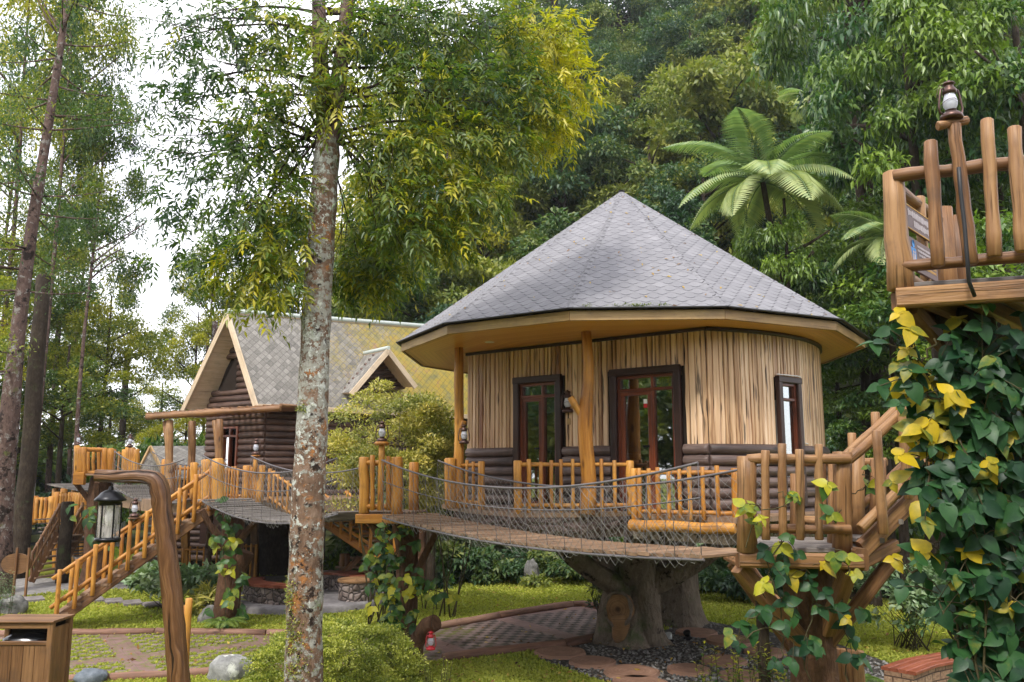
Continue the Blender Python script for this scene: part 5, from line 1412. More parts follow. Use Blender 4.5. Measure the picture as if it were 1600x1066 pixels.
# ================================================================== LEFT STAIRCASE AND ITS PLATFORM
YL0, YL1 = 16.7, 17.9
b0_, b1_ = XY(84, YL0, .18), XY(338, YL1, 2.36)
ls = thing('timber_stair', 'long orange timber staircase climbing from the lawn to the rope bridge platform', 'stairs', XY(84, YL0, 0))
far = V((-.28, .95, 0))
ev_ = b1_ - b0_
mb = MB(); mb.beam(b0_ - ev_.normalized() * .12, b1_ + ev_.normalized() * .05, .08, .21, (0, 0, 1), .02); mb.build('stringer', M['brown'], ls)
mb = MB(); mb.beam(b0_ + far - ev_.normalized() * .12, b1_ + far, .08, .19, (0, 0, 1), .02); mb.build('stringer', M['brown'], ls)
NT = 13
for i in range(NT):
    p = b0_.lerp(b1_, (i + .5) / NT) + V((0, 0, .09)); mb = MB(); mb.beam(p - far * .04, p + far * 1.04, .26, .05, (0, 0, 1), .01); mb.build('tread', M['deck_plank'], ls)
for o_, s0 in ((V((0, -.06, 0)), 0), (far, 1)):
    for k in (.84, .30):
        mb = MB(); mb.log(b0_ + o_ + V((-.06, 0, k)), b1_ + o_ + V((0, 0, k)), .042, 9, .06, 12); mb.build('rail', M['orange'], ls)
    for i in range(10):
        t = .03 + i * .104; p = b0_.lerp(b1_, t) + o_ + V((0, -.06, 0)); mb = MB(); mb.log(p + V((0, 0, -.02)), p + V((0, 0, .95 if i % 2 == 0 else .90)), .042, 9, .07, 5); mb.build('baluster', M['orange'], ls)
p = b0_.lerp(b1_, .47) + V((0, -.13, .92)); mb = MB(); mb.lathe(p, [(0, 0), (.11, 0), (.12, .03), (0, .05)], 10); tag(mb.build('lamp_shelf', M['brown']), 'small round lamp shelf on a baluster of the long staircase', 'shelf')
lantern(p + V((0, 0, .05)), .38, 'bronze hurricane lantern standing on the balustrade of the long staircase')
sp_ = thing('bridge_platform', 'timber platform at the head of the long staircase on a leafy trunk', 'platform', XY(365, 18, 0))
z_ = 2.46; q = [XY(312, 18.1, z_), XY(350, 17.6, z_), XY(372, 18.4, z_), XY(330, 19.2, z_)]
mb = MB()
for i in range(6): mb.beam(lv(q[0].lerp(q[3], (i + .5) / 6), z_), lv(q[1].lerp(q[2], (i + .5) / 6), z_), .15, .05, (0, 0, 1), .008)
mb.build('deck', M['grey_plank'], sp_)
for px, Y, h, r_ in ((322, 18.3, .86, .10), (340, 17.55, .86, .125), (303, 18.8, .8, .08)):
    mb = MB(); mb.log(XY(px, Y, z_ - .08), XY(px, Y, z_ + h), r_, 12, .05); mb.build('post', M['orange'], sp_)
mb = MB(); c = XY(354, 17.75, 0); c = V((c.x, c.y, -.1)); mb.tube([c, c + V((0, 0, .5)), c + V((.02, 0, 1.0)), c + V((.05, 0, 1.6)), c + V((.02, 0, 2.45))], [.30, .27, .24, .22, .24], 14, True, None, .02, .05)
mb.log(c + V((.12, -.05, .8)), c + V((.36, -.1, 1.52)), .16, 12, .06, 6); mb.build('trunk', M['post_bark'], sp_)
mb = MB(); k0 = c + V((0, 0, 1.6)); brace(mb, k0 + V((.1, -.1, 0)), k0 + V((.75, -.35, .78)), .11); brace(mb, k0 + V((-.1, -.1, 0)), k0 + V((-.5, -.4, .8)), .11); brace(mb, k0, k0 + V((-.8, .2, .75)), .11); mb.build('brace', M['post_bark'], sp_)
# rope and net from that platform to the left
bridge('rope_bridge', 'short rope bridge with netted side left of the long staircase head', XY(205, 22.4, 2.72), XY(318, 18.9, 2.46), .9, .2, n=24, mesh=.13, rsag=.25)
mb = MB(); q = XY(256, 20.6, 2.3); mb.log(q, q + V((0, 0, 1.05)), .12, 10, .05); tag(mb.build('post', M['orange']), 'single thick orange post between the canopy and the hooked lamp post', 'post')
# ================================================================== FAR LEFT PLATFORM
YF = 23; fz = XY(160, YF, 0).z; fz = W(160, 742, YF).z
fpz = thing('far_platform', 'far orange timber platform on a dark trunk behind the hooked lamp post', 'platform', XY(158, YF + .3, 0))
q = [XY(119, YF, fz), XY(215, YF - .5, fz), XY(215, YF + 1.6, fz), XY(125, YF + 1.6, fz)]; mb = MB()
for i in range(7): mb.beam(lv(q[0].lerp(q[3], (i + .5) / 7), fz), lv(q[1].lerp(q[2], (i + .5) / 7), fz), .26, .05, (0, 0, 1), .008)
mb.build('deck', M['deck_plank'], fpz)
mb = MB(); mb.beam(q[0] + V((-.02, -.04, -.1)), lv(q[0].lerp(q[1], .16), fz) + V((0, -.04, -.1)), .1, .34, (0, 0, 1), .02); mb.build('beam', M['orange'], fpz)
for px, Y, h, r_ in ((121, YF, .78, .09), (126, YF - .03, .72, .09), (131, YF - .05, .74, .08), (163, YF + .3, .72, .08), (172, YF + .8, .72, .1)):
    mb = MB(); mb.log(XY(px, Y, fz - .05), XY(px, Y, fz + h), r_, 9, .06); mb.build('post', M['orange'], fpz)
for k in (.68, .05):
    mb = MB(); mb.log(XY(128, YF, fz + k), XY(163, YF + .3, fz + k), .06, 9, .06); mb.build('rail', M['orange'], fpz)
for px in (138, 146, 154):
    mb = MB(); mb.log(XY(px, YF + .6, fz), XY(px, YF + .6, fz + .75), .05, 8, .06); mb.build('picket', M['orange'], fpz)
mb = MB(); c = XY(148, YF + .4, 0); c = V((c.x, c.y, -.1)); mb.log(c, c + V((0, 0, fz)), .36, 14, .06, 12, .9); mb.build('trunk', M['post_bark'], fpz)
mb = MB(); k0 = c + V((0, 0, fz - 1.0)); brace(mb, k0, k0 + V((-.6, -.3, .9)), .13); brace(mb, k0 + V((0, -.2, 0)), k0 + V((.1, -.5, .9)), .13); brace(mb, k0, k0 + V((.9, -.3, .9)), .13); mb.build('brace', M['post_bark'], fpz)
railing('far_railing', 'orange railing sloping down at the back of the far platform', XY(170, YF + 1.2, fz), XY(196, YF + 1.5, fz - .1), .66, 3, pr=.06)
pil = thing('lamp_pillar', 'cluster of thick upright orange logs carrying a lantern on the far platform', 'pillar', XY(205, YF - .6, fz))
for px, h, r_ in ((196, .66, .09), (201, .72, .085), (206, .70, .09), (212, .66, .10)):
    mb = MB(); mb.log(XY(px, YF - .6, fz - .05), XY(px, YF - .6, fz + h), r_, 9, .06); mb.build('post', M['orange'], pil)
lantern(XY(203, YF - .62, fz + .74), .34, 'small hurricane lantern on the cluster of thick logs behind the hooked lamp post')
lantern(XY(122, YF, fz + .82), .30, 'small hurricane lantern on the left corner post of the far platform')
# far pavilion with a grey board roof and a net bridge
pv = thing('pavilion', 'small far pavilion with a sloping grey board roof on orange log posts', 'pavilion', XY(108, 27, 0)); pz_ = W(108, 815, 27).z
mb = MB(); a, b = W(76, 757, 27.0), W(126, 767, 25.6); 
for i in range(14):
    p = a.lerp(b, i / 13); mb.beam(p, p + V((.9, 2.2, .0)), .17, .05, (0, 0, 1), .008)
mb.build('roof', M['grey_plank'], pv)
for px, Y in ((87, 27.2), (100, 28.2), (117, 26.2), (130, 27.5)):
    mb = MB(); mb.log(XY(px, Y, 0), XY(px, Y, W(px, 764, Y).z), .11, 9, .07); mb.build('post', M['orange'], pv)
mb = MB(); mb.poly([XY(84, 26.4, pz_), XY(128, 25.7, pz_), XY(140, 29, pz_), XY(84, 29, pz_)], .5); mb.build('floor', M['deck_plank'], pv)
railing('far_railing', 'orange log railing of the far pavilion under its grey roof', XY(86, 26.6, pz_), XY(116, 25.9, pz_), .85, 6, pr=.1, r=.05)
railing('far_railing', 'orange log railing on the pavilion side nearest the dark trunk', XY(119, 25.6, pz_ - .05), XY(132, 25.4, pz_ - .05), .9, 2, pr=.1, r=.05)
railing('far_railing', 'orange log railing at the far left end of the pavilion net bridge', XY(51, 27, pz_ - .05), XY(79, 26.6, pz_ - .05), .75, 3, pr=.12, r=.06)
nb = thing('net_bridge', 'far grey net bridge hanging low between the pavilion and the dark trunk', 'bridge', XY(80, 25, 1))
for (x0, y0, x1, y1, w_) in ((56, 812, 90, 842, 1.0), (100, 836, 134, 868, 1.0)):
    mb = MB(); p0, p1 = W(x0, y0, 25.4), W(x1, y1, 24.4); pts = []
    for i in range(14):
        t = i / 13; p = p0.lerp(p1, t); p.z -= .35 * math.sin(t * 3.14); mb.beam(p, p + V((.55, 1.1, 0)), .14, .03, (0, 0, 1), .005)
    mb.build('walkway', M['grey_plank'], nb)
    mb = MB()
    for k in range(5): mb.tube([p0.lerp(p1, i / 9) + V((.55, 1.1, .25 + k * .16 - .35 * math.sin(i / 9 * 3.14))) for i in range(10)], .012, 4)
    for i in range(18): p = p0.lerp(p1, i / 17) + V((.55, 1.1, -.35 * math.sin(i / 17 * 3.14))); mb.tube([p, p + V((0, 0, .9))], .010, 4)
    mb.build('net', M['net'], nb)
fs = thing('timber_stair', 'small far brown staircase rising behind the oval board', 'stairs', G(48, 885))
a, b = XY(48, 23.4, .1), XY(90, 23.9, 1.35)
for o_ in (V((0, 0, 0)), V((.25, .8, 0))):
    mb = MB(); mb.beam(a + o_, b + o_, .08, .2, (0, 0, 1), .02); mb.build('stringer', M['brown'], fs)
    for k in (.75, .4):
        mb = MB(); mb.log(a + o_ + V((0, -.03, k)), b + o_ + V((0, -.03, k)), .045, 7, .05); mb.build('rail', M['brown'], fs)
    for i in range(7):
        p = a.lerp(b, i / 6) + o_; mb = MB(); mb.log(p, p + V((0, -.03, .82)), .042, 7, .06); mb.build('baluster', M['brown'], fs)
for i in range(7): p = a.lerp(b, (i + .5) / 7); mb = MB(); mb.beam(p, p + V((.25, .8, 0)), .2, .04, (0, 0, 1), .006); mb.build('tread', M['deck_plank'], fs)
mb = MB(); q = XY(96, 23.9, 0); mb.log(q, q + V((0, 0, 2.2)), .17, 9, .06); tag(mb.build('post', M['dark_bark']), 'dark mossy post at the head of the small far staircase', 'post')
# stair seen behind the staircase (white edged open treads)
os_ = thing('timber_stair', 'dark open stair with pale tread edges in the shade behind the long staircase', 'stairs', XY(205, 24, 0))
for i in range(9):
    p = XY(196, 24, .1 + i * .2) + V((.05 * i, .1 * i, 0)); mb = MB(); mb.beam(p, p + V((.9, 0, 0)), .24, .05, (0, 0, 1), .006); mb.build('tread', M['zinc'], os_)
# small hut with a pale tiled roof
hut = thing('hut', 'far low hut with a pale grey tiled gable roof behind the porch posts', 'hut', XY(270, 30, 0))
hA, hB = W(236, 697, 30), W(345, 697, 31.5); hL, hR = W(212, 745, 29.0), W(262, 748, 28.6)
dx = (hB - hA)
o, mb = roof_slab('roof', [hR, hR + dx, hB, hA], M['paletile'] if 'paletile' in M else M['diamond'], hut); mb.build('soffit', M['barge'], hut)
o, mb = roof_slab('roof', [hL + dx, hL, hA, hB], M['diamond'], hut); mb.build('soffit', M['barge'], hut)
for p in (hL, hR):
    mb = MB(); mb.beam(p + V((0, -.05, -.05)), hA + V((0, -.05, -.05)), .06, .16, (0, 0, 1), .006); mb.build('barge_board', M['fascia'], hut)
mb = MB(); i_ = V((.3, .5, 0)); mb.poly([lv(hL, 0) + i_, lv(hR, 0) + i_, hR + i_ - V((0, 0, .1)), hA + i_ - V((0, 0, .2)), hL + i_ - V((0, 0, .1))], 0); mb.poly([lv(hR, 0) + i_, lv(hR, 0) + i_ + dx, hR + i_ + dx, hR + i_], 0); mb.build('wall', M['redlog'], hut)

# ================================================================== HOOKED LAMP POST
YH = 7.2; hp = thing('hooked_lamp_post', 'dark grained wooden post bent over into a hook at the left', 'lamp post', XY(288, YH, 0))
pp = [XY(293, YH, 0), W(286, 1150, YH), W(279, 1060, YH), W(273, 980, YH), W(266, 900, YH), W(257.5, 830, YH), W(253, 792, YH), W(250, 768, YH), W(244, 751, YH), W(228, 745, YH), W(195, 745, YH), W(151, 743, YH)]
rr = [.082, .080, .077, .074, .072, .070, .070, .071, .068, .060, .052, .050]
def smooth_path(P, Rr, n=4):
    out, ro = [], []
    for i in range(len(P) - 1):
        p0, p1, p2, p3 = P[max(i - 1, 0)], P[i], P[i + 1], P[min(i + 2, len(P) - 1)]
        for k in range(n):
            t = k / n; out.append(.5 * ((2 * p1) + (p2 - p0) * t + (2 * p0 - 5 * p1 + 4 * p2 - p3) * t * t + (3 * p1 - p0 - 3 * p2 + p3) * t ** 3)); ro.append(Rr[i] + (Rr[i + 1] - Rr[i]) * t)
    return out + [P[-1]], ro + [Rr[-1]]
pp, rr = smooth_path(pp, rr); mb = MB(); mb.tube(pp, rr, 18, True, .5, .12, .05, sq=.6); mb.build('post', M['pine'], hp)
lg = thing('hanging_lamp', 'black glass sided lamp hanging from the hooked wooden post', 'lamp', W(168, 800, YH))
c = W(168, 843, YH); mb = MB(); mb.lathe(c, [(0, -.02), (.10, -.02), (.105, 0), (.10, .012), (.085, .02), (0, .02)], 24); mb.build('base', M['black'], lg)
mb = MB(); mb.lathe(c, [(.088, .02), (.088, .30)], 24); mb.build('glass', M['palepane'], lg)
mb = MB(); mb.lathe(c, [(.092, .285), (.092, .315), (.125, .32), (.128, .33), (.105, .355), (.075, .39), (.045, .408), (.02, .415), (.018, .44), (0, .445)], 24); mb.build('cap', M['black'], lg)
mb = MB()
for k in range(6): a_ = k * 1.0472 + .3; p = c + V((.09 * math.cos(a_), .09 * math.sin(a_), .01)); mb.beam(p, p + V((0, 0, .29)), .012, .012, (math.cos(a_), math.sin(a_), 0), .002)
mb.build('frame_bars', M['black'], lg)
mb = MB(); mb.lathe(c, [(0, .10), (.022, .12), (.034, .16), (.034, .20), (.02, .24), (.02, .29)], 14); mb.build('bulb', M['white'], lg)
mb = MB(); t_ = c + V((0, 0, .44)); 
for k in range(5): mb.tube([t_ + V((.008 * math.cos(x) * (1 - k % 2), .008 * math.cos(x) * (k % 2), .012 + k * .018 + .012 * math.sin(x))) for x in [i * 6.283 / 8 for i in range(9)]], .003, 5, False)
mb.build('chain', M['black'], lg)
pg = thing('stake', 'two short orange stakes standing behind the foot of the hooked post', 'stake', XY(288, 10, 0)); mb = MB()
q = XY(285, 11.3, 0); mb.log(q, V((q.x, q.y, W(285, 936, 11.3).z)), .045, 9, .05); mb.log(q + V((-.07, .05, 0)), V((q.x - .07, q.y + .05, W(280, 948, 11.3).z)), .035, 9, .05); mb.build('stakes', M['orange'], pg)

# ================================================================== BIN, OVAL BOARD
YB = 10.9; bt = W(30, 970, YB).z; bn = thing('litter_bin', 'brown wooden litter bin with black bag at the lower left corner', 'bin', XY(10, YB, 0))
x1 = XY(70, YB, 0).x; x0 = x1 - .85
def bx(n, xa, xb, ya, yb, za, zb, mat='bin', **k): mb = MB(); mb.beam(V((xa, (ya + yb) / 2, (za + zb) / 2)), V((xb, (ya + yb) / 2, (za + zb) / 2)), yb - ya, zb - za, (0, 0, 1), .008); return mb.build(n, M[mat], bn)
for i in range(5): bx('lid', x0 - .02, x1 + .02, YB - .03 + i * .106, YB + .074 + i * .106, bt - .03, bt)
bx('lid_edge', x0, x1, YB, YB + .03, bt - .10, bt - .034)
for x in (x0, x1 - .06): 
    for y in (YB, YB + .43): mb = MB(); mb.beam(V((x + .03, y + .03, 0)), V((x + .03, y + .03, bt - .033)), .07, .07, (0, 1, 0), .008); mb.build('post', M['bin'], bn)
n = 5; 
for i in range(n):
    xa = x0 + .07 + (x1 - x0 - .14) * i / n; xb = x0 + .07 + (x1 - x0 - .14) * (i + 1) / n
    mb = MB(); mb.beam(V(((xa + xb) / 2, YB + .03, .06)), V(((xa + xb) / 2, YB + .03, bt - .30)), xb - xa - .004, .03, (0, 1, 0), .004); mb.build('board', M['bin'], bn)
for i in range(4):
    mb = MB(); y = YB + .1 + i * .1; mb.beam(V((x1 - .03, y, .06)), V((x1 - .03, y, bt - .10)), .03, .096, (0, 1, 0), .004); mb.build('board', M['bin'], bn)
bx('slot_rail', x0 + .06, x1 - .06, YB, YB + .04, bt - .30, bt - .25)
mb = MB(); mb.blob(V(((x0 + x1) / 2, YB + .26, bt - .32)), .2, 3, .3, (1.8, 1.0, .75), 3); tag(mb.build('bin_bag', M['bag']), 'shiny black bag showing in the slot of the wooden litter bin', 'bag')
mb = MB(); mb.poly([V((x0, YB + .46, 0)), V((x1, YB + .46, 0)), V((x1, YB + .46, bt - .05)), V((x0, YB + .46, bt - .05))], 0); mb.build('back', M['dark'], bn)
ob = thing('oval_board', 'oval wooden board seen from behind on two thin stakes', 'sign', XY(26, 21, 0)); mb = MB(); cc = W(26, 881, 21); pts = [cc + V((.37 * math.cos(k * .2618), 0, .25 * math.sin(k * .2618))) for k in range(24)]
mb.poly([p + V((0, -.03, 0)) for p in pts], .5, [(p.z, p.x) for p in pts]); mb.poly([p + V((0, .03, 0)) for p in pts[::-1]], .5)
for k in range(24): j = (k + 1) % 24; mb.poly([pts[k] + V((0, .03, 0)), pts[j] + V((0, .03, 0)), pts[j] + V((0, -.03, 0)), pts[k] + V((0, -.03, 0))], .5)
mb.build('board', M['bin'], ob)
for px in (20, 39):
    mb = MB(); q = XY(px, 20.93, 0); mb.beam(q, V((q.x, q.y, W(px, 856, 20.93).z)), .055, .05, (0, 1, 0), .008); mb.build('stake', M['brown'], ob)

# ================================================================== ROUND SEAT WALL WITH PLINTH
fc = V((FIRE[0], FIRE[1] + .0, 0)); fp_ = thing('round_seat_wall', 'round stone clad seat wall with red plank top on a low wet plinth', 'seat wall', fc)
mb = MB(); mb.lathe(fc, [(0, .14), (1.85, .14), (1.9, .10), (1.92, -.02)], 48, 0); mb.build('plinth', M['concrete'], fp_)
def arcwall(a0, a1, r0, r1, z0, z1, mat, name, n=26):
    mb = MB()
    for i in range(n):
        A_, B_ = a0 + (a1 - a0) * i / n, a0 + (a1 - a0) * (i + 1) / n
        def q(r, a, z): return fc + V((r * math.cos(a), r * math.sin(a), z))
        for (ra, za, rb, zb) in ((r1, z0, r1, z1), (r1, z1, r0, z1), (r0, z1, r0, z0)):
            mb.poly([q(ra, A_, za), q(ra, B_, za), q(rb, B_, zb), q(rb, A_, zb)], .5 if mat != 'redplank' else (i // 2 * .37) % 1, [(A_ * r1, za + ra), (B_ * r1, za + ra), (B_ * r1, zb + rb + (.4 if za == zb else 0)), (A_ * r1, zb + rb + (.4 if za == zb else 0))])
    for a in (a0, a1):
        mb.poly([fc + V((r0 * math.cos(a), r0 * math.sin(a), z0)), fc + V((r1 * math.cos(a), r1 * math.sin(a), z0)), fc + V((r1 * math.cos(a), r1 * math.sin(a), z1)), fc + V((r0 * math.cos(a), r0 * math.sin(a), z1))], .5)
    mb.build(name, M[mat], fp_)
arcwall(R(178), R(268), 1.05, 1.45, .14, .50, 'cobble', 'wall'); arcwall(R(176), R(270), 1.02, 1.5, .50, .56, 'redplank', 'seat')
arcwall(R(-5), R(120), 1.05, 1.45, .14, .50, 'cobble', 'wall'); arcwall(R(-7), R(122), 1.02, 1.5, .50, .56, 'redplank', 'seat')
tb_ = thing('round_table', 'round stone clad table with a wooden disc top inside the seat wall', 'table', XY(557, FIRE[1] - .55, .14)); c = XY(557, FIRE[1] - .55, .14)
mb = MB(); 
for k in range(24):
    a_, b_ = k * .2618, (k + 1) * .2618; mb.poly([c + V((.42 * math.cos(a_), .42 * math.sin(a_), 0)), c + V((.42 * math.cos(b_), .42 * math.sin(b_), 0)), c + V((.42 * math.cos(b_), .42 * math.sin(b_), .42)), c + V((.42 * math.cos(a_), .42 * math.sin(a_), .42))], .5, [(a_ * .42, 0), (b_ * .42, 0), (b_ * .42, .42), (a_ * .42, .42)], True)
mb.build('base', M['cobble'], tb_); mb = MB(); mb.lathe(c, [(.44, .40), (.45, .44), (.43, .46), (0, .462)], 24); mb.build('top', M['cutface'], tb_)
# stair under the log cabin going down to the right
us = thing('timber_stair', 'orange timber stair descending under the grey rope bridge to a dark landing', 'stairs', XY(545, 19, 0))
a, b = W(500, 812, 21.6), W(582, 868, 21.0)
for o_ in (V((0, 0, 0)), V((.5, .7, 0))):
    mb = MB(); mb.beam(a + o_, b + o_, .08, .2, (0, 0, 1), .02); mb.build('stringer', M['orange'], us)
    for k in (.68, .22): mb = MB(); mb.log(a + o_ + V((0, -.04, k)), b + o_ + V((0, -.04, k)), .04, 8, .06); mb.build('rail', M['orange'], us)
    for i in range(6): p = a.lerp(b, .04 + i / 5.4) + o_; mb = MB(); mb.log(p + V((0, -.07, 0)), p + V((0, -.07, .74)), .04, 8, .06); mb.build('baluster', M['orange'], us)
for i in range(8): p = a.lerp(b, (i + .5) / 8) + V((0, 0, .05)); mb = MB(); mb.beam(p, p + V((.5, .7, 0)), .22, .04, (0, 0, 1), .006); mb.build('tread', M['deck_plank'], us)
mb = MB(); p = W(592, 868, 21.0); mb.box(p + V((.1, .3, -.05)), .9, .9, .1); mb.build('landing', M['orange'], us)
ld = thing('step_flight', 'low brown steps under the landing of the orange stair', 'stairs', XY(555, 18.9, 0))
for i in range(4): mb = MB(); q = W(562 - i * 4, 872 + i * 7, 22.6 - i * .2); mb.box(q, .95, .26, .05); mb.build('tread', M['deck_plank'], ld)
for px in (534, 540): mb = MB(); q = XY(px, 22.2, .1); mb.log(q, q + V((0, 0, .85)), .08, 8, .06); mb.build('post', M['brown'], ld)
mb = MB(); mb.beam(W(536, 897, 21.9), W(560, 872, 22.3), .09, .16, (0, 0, 1), .02); mb.build('stringer', M['brown'], ld)
# ================================================================== STONES, SLABS, BENCH
def rock(px, py, w, h, mat, label, seed, cat='rock'):
    g = G(px, py); k = g.y / FPX; mb = MB(); mb.blob((g.x, g.y + w * k * .4, h * k * .35), 1, 3, .38, (w * k * .52, w * k * .42, h * k * .72), seed); 
    tag(mb.build('rock', M[mat]), label, cat)
rock(350, 1066, 64, 34, 'paleroc', 'big pale lichened rock beside the near log kerb', 3)
rock(137, 1072, 44, 20, 'slate', 'blue grey rock tip near the wooden litter bin', 5)
rock(322, 975, 28, 24, 'rock', 'dark mossy rock at the foot of the trunk below the staircase platform', 8)
rock(832, 916, 28, 34, 'rock', 'pointed grey rock on the lawn behind the rope bridge', 9)
rock(878, 900, 28, 24, 'rock', 'rounded grey rock beside the dark leafy plants on the lawn', 12)
rock(8, 962, 44, 26, 'rock', 'dark boulder at the left edge above the litter bin', 14)
rock(1116, 909, 16, 8, 'rock', 'small flat grey stone on the lawn right of the cabin stumps', 21)
for i, (px, py, w) in enumerate(((875, 1023, 78), (926, 1038, 70), (987, 1054, 84), (1076, 1050, 66), (1131, 1036, 70), (1142, 1004, 76), (1088, 991, 62), (1196, 1022, 62), (1000, 1072, 84), (1160, 1060, 70))):
    g = G(px, py); r = w / 2 * g.y / FPX; mb = MB(); n = 26; ring = [V((g.x + r * math.cos(6.283 * k / n) * (1 + .04 * math.sin(k * 1.1 + i)), g.y + r * math.sin(6.283 * k / n) * (1 + .05 * math.sin(k * .9 + i)), 0)) for k in range(n)]
    c_ = V((g.x, g.y, 0)); up_ = [c_ + (p - c_) * .95 + V((0, 0, .06)) for p in ring]
    mb.poly(up_, .5, [((p - c_).x + i * .0, (p - c_).y) for p in up_])
    for k in range(n): j = (k + 1) % n; mb.poly([ring[k], ring[j], up_[j], up_[k]], .5, [(.3, 0), (.3, .1), (.25, .1), (.25, 0)], True)
    tag(mb.build('round_slab', M['slab']), 'reddish round stepping slab with ring pattern in the dark gravel', 'stepping stone', 'round slabs around the cabin stump')
for i, (px, py) in enumerate(((22, 940), (52, 939), (147, 940), (177, 942), (206, 945), (237, 948), (298, 948), (330, 952))):
    g = G(px, py); mb = MB(); a = .5 + rnd.uniform(-.15, .15); mb.box(V((g.x, g.y, .04)), .38 * rnd.uniform(.9, 1.1), .62, .07, a, .012)
    tag(mb.build('flagstone', M['flag']), 'grey rectangular stepping stone laid in the left lawn', 'stepping stone', 'stepping stones across the left lawn')
# gravel pebbles near the stump, one object
n = 5200; px = rng.uniform(830, 1400, n); py = rng.uniform(965, 1110, n); c, s_ = math.cos(PITCH), math.sin(PITCH)
vv = (533 - py) / FPX; dx_ = (px - 800) / FPX; dy = c - vv * s_; dz = s_ + vv * c; t = -CAMZ / dz; x, y = dx_ * t, dy * t
k = inside(gravel_poly, x, y); x, y = x[k], y[k]; n = len(x); cube = np.array([[-1, -1, -.3], [1, -.8, -.3], [1, 1, -.3], [-.9, 1, -.3], [-.6, -.6, .6], [.7, -.5, .5], [.6, .6, .6], [-.6, .5, .5]])
fc_ = np.array([[0, 1, 5, 4], [1, 2, 6, 5], [2, 3, 7, 6], [3, 0, 4, 7], [4, 5, 6, 7]]); ang = rng.uniform(0, 6.28, n); sz = rng.uniform(.008, .026, n)
cv = np.repeat(cube[None], n, 0) * rng.uniform(.7, 1.3, (n, 8, 1)); ca, sa_ = np.cos(ang)[:, None], np.sin(ang)[:, None]
vx = (cv[:, :, 0] * ca - cv[:, :, 1] * sa_) * sz[:, None] + x[:, None]; vy = (cv[:, :, 0] * sa_ + cv[:, :, 1] * ca) * sz[:, None] + y[:, None]; vz = cv[:, :, 2] * sz[:, None] + .012
tag(obj('gravel_stones', mesh_np('gravel_stones', np.stack([vx, vy, vz], -1).reshape(-1, 3), (np.arange(n)[:, None, None] * 8 + fc_[None]).reshape(-1, 4), None, M['rock'])), 'loose dark gravel around the round cabin stump', 'gravel', kind='stuff')
for px, py, lab in ((1045, 1004, 'small grey spot lamp in the gravel beside the cabin stump'), (1074, 1000, 'low dark spot lamp further right in the gravel')):
    g = G(px, py); sl_ = thing('spot_lamp', lab, 'lamp', g); mb = MB(); mb.box(g + V((0, 0, .03)), .16, .12, .06); mb.build('base', M['black'], sl_)
    mb = MB(); mb.lathe(g + V((0, 0, .11)), [(0, -.06), (.05, -.06), (.07, .04), (.06, .045), (0, .03)], 14, axis=(-.3, -.4, .8)); mb.build('head', M['box_grey'] if px < 1060 else M['black'], sl_)
# curved bench with brick base
bc = thing('curved_bench', 'curved bench of brown brick with red plank top at the lower right', 'bench', G(1430, 1066))
cl = [XY(1407, 11.75, 0), XY(1440, 12.2, 0), XY(1484, 12.55, 0), XY(1530, 12.75, 0), XY(1580, 12.7, 0), XY(1640, 12.3, 0)]
cl = resample(cl, 26); mb = MB(); mb2 = MB(); acc = 0
def offs(i, w):
    d = (cl[min(i + 1, 25)] - cl[max(i - 1, 0)]).normalized(); s = V((d.y, -d.x, 0)); return cl[i] + s * w
for i in range(25):
    L_ = (cl[i + 1] - cl[i]).length; w = .2
    a0, a1, b0_, b1_ = offs(i, w), offs(i + 1, w), offs(i, -w), offs(i + 1, -w)
    mb.poly([lv(a0, 0), lv(a1, 0), lv(a1, .41), lv(a0, .41)], .5, [(acc, 0), (acc + L_, 0), (acc + L_, .41), (acc, .41)]); mb.poly([lv(b1_, 0), lv(b0_, 0), lv(b0_, .41), lv(b1_, .41)], .5, [(acc, 0), (acc + L_, 0), (acc + L_, .41), (acc, .41)])
    if i % 2 == 0 and i + 2 <= 25:
        e = .235; p, q = (cl[i] + cl[min(i + 2, 25)]) / 2, 0; 
        for k in range(4):
            o0 = -.235 + .47 * (k + .5) / 4; mb2.beam(lv(offs(i, o0), .432), lv(offs(min(i + 2, 25), o0), .432), .112, .045, (0, 0, 1), .006)
    acc += L_
e0, e1 = offs(0, .2), offs(0, -.2); mb.poly([lv(e1, 0), lv(e0, 0), lv(e0, .41), lv(e1, .41)], .5, [(0, 0), (.4, 0), (.4, .41), (0, .41)])
mb.build('brick_base', M['brick'], bc); mb2.build('plank_top', M['redplank'], bc)
# grey utility mast and box on the left
um = thing('utility_mast', 'thin grey utility mast with a small box among the left trees', 'mast', XY(42, 27, 0)); mb = MB(); q = XY(42, 27, 0); mb.tube([q, V((q.x, q.y, W(42, 755, 27).z))], .035, 8); mb.build('pole', M['box_grey'], um)
mb = MB(); mb.box(W(38, 838, 26.9), .3, .18, .5); mb.build('box', M['box_grey'], um); mb = MB(); mb.box(W(43, 765, 26.95), .1, .1, .75); mb.build('antenna', M['white'], um)

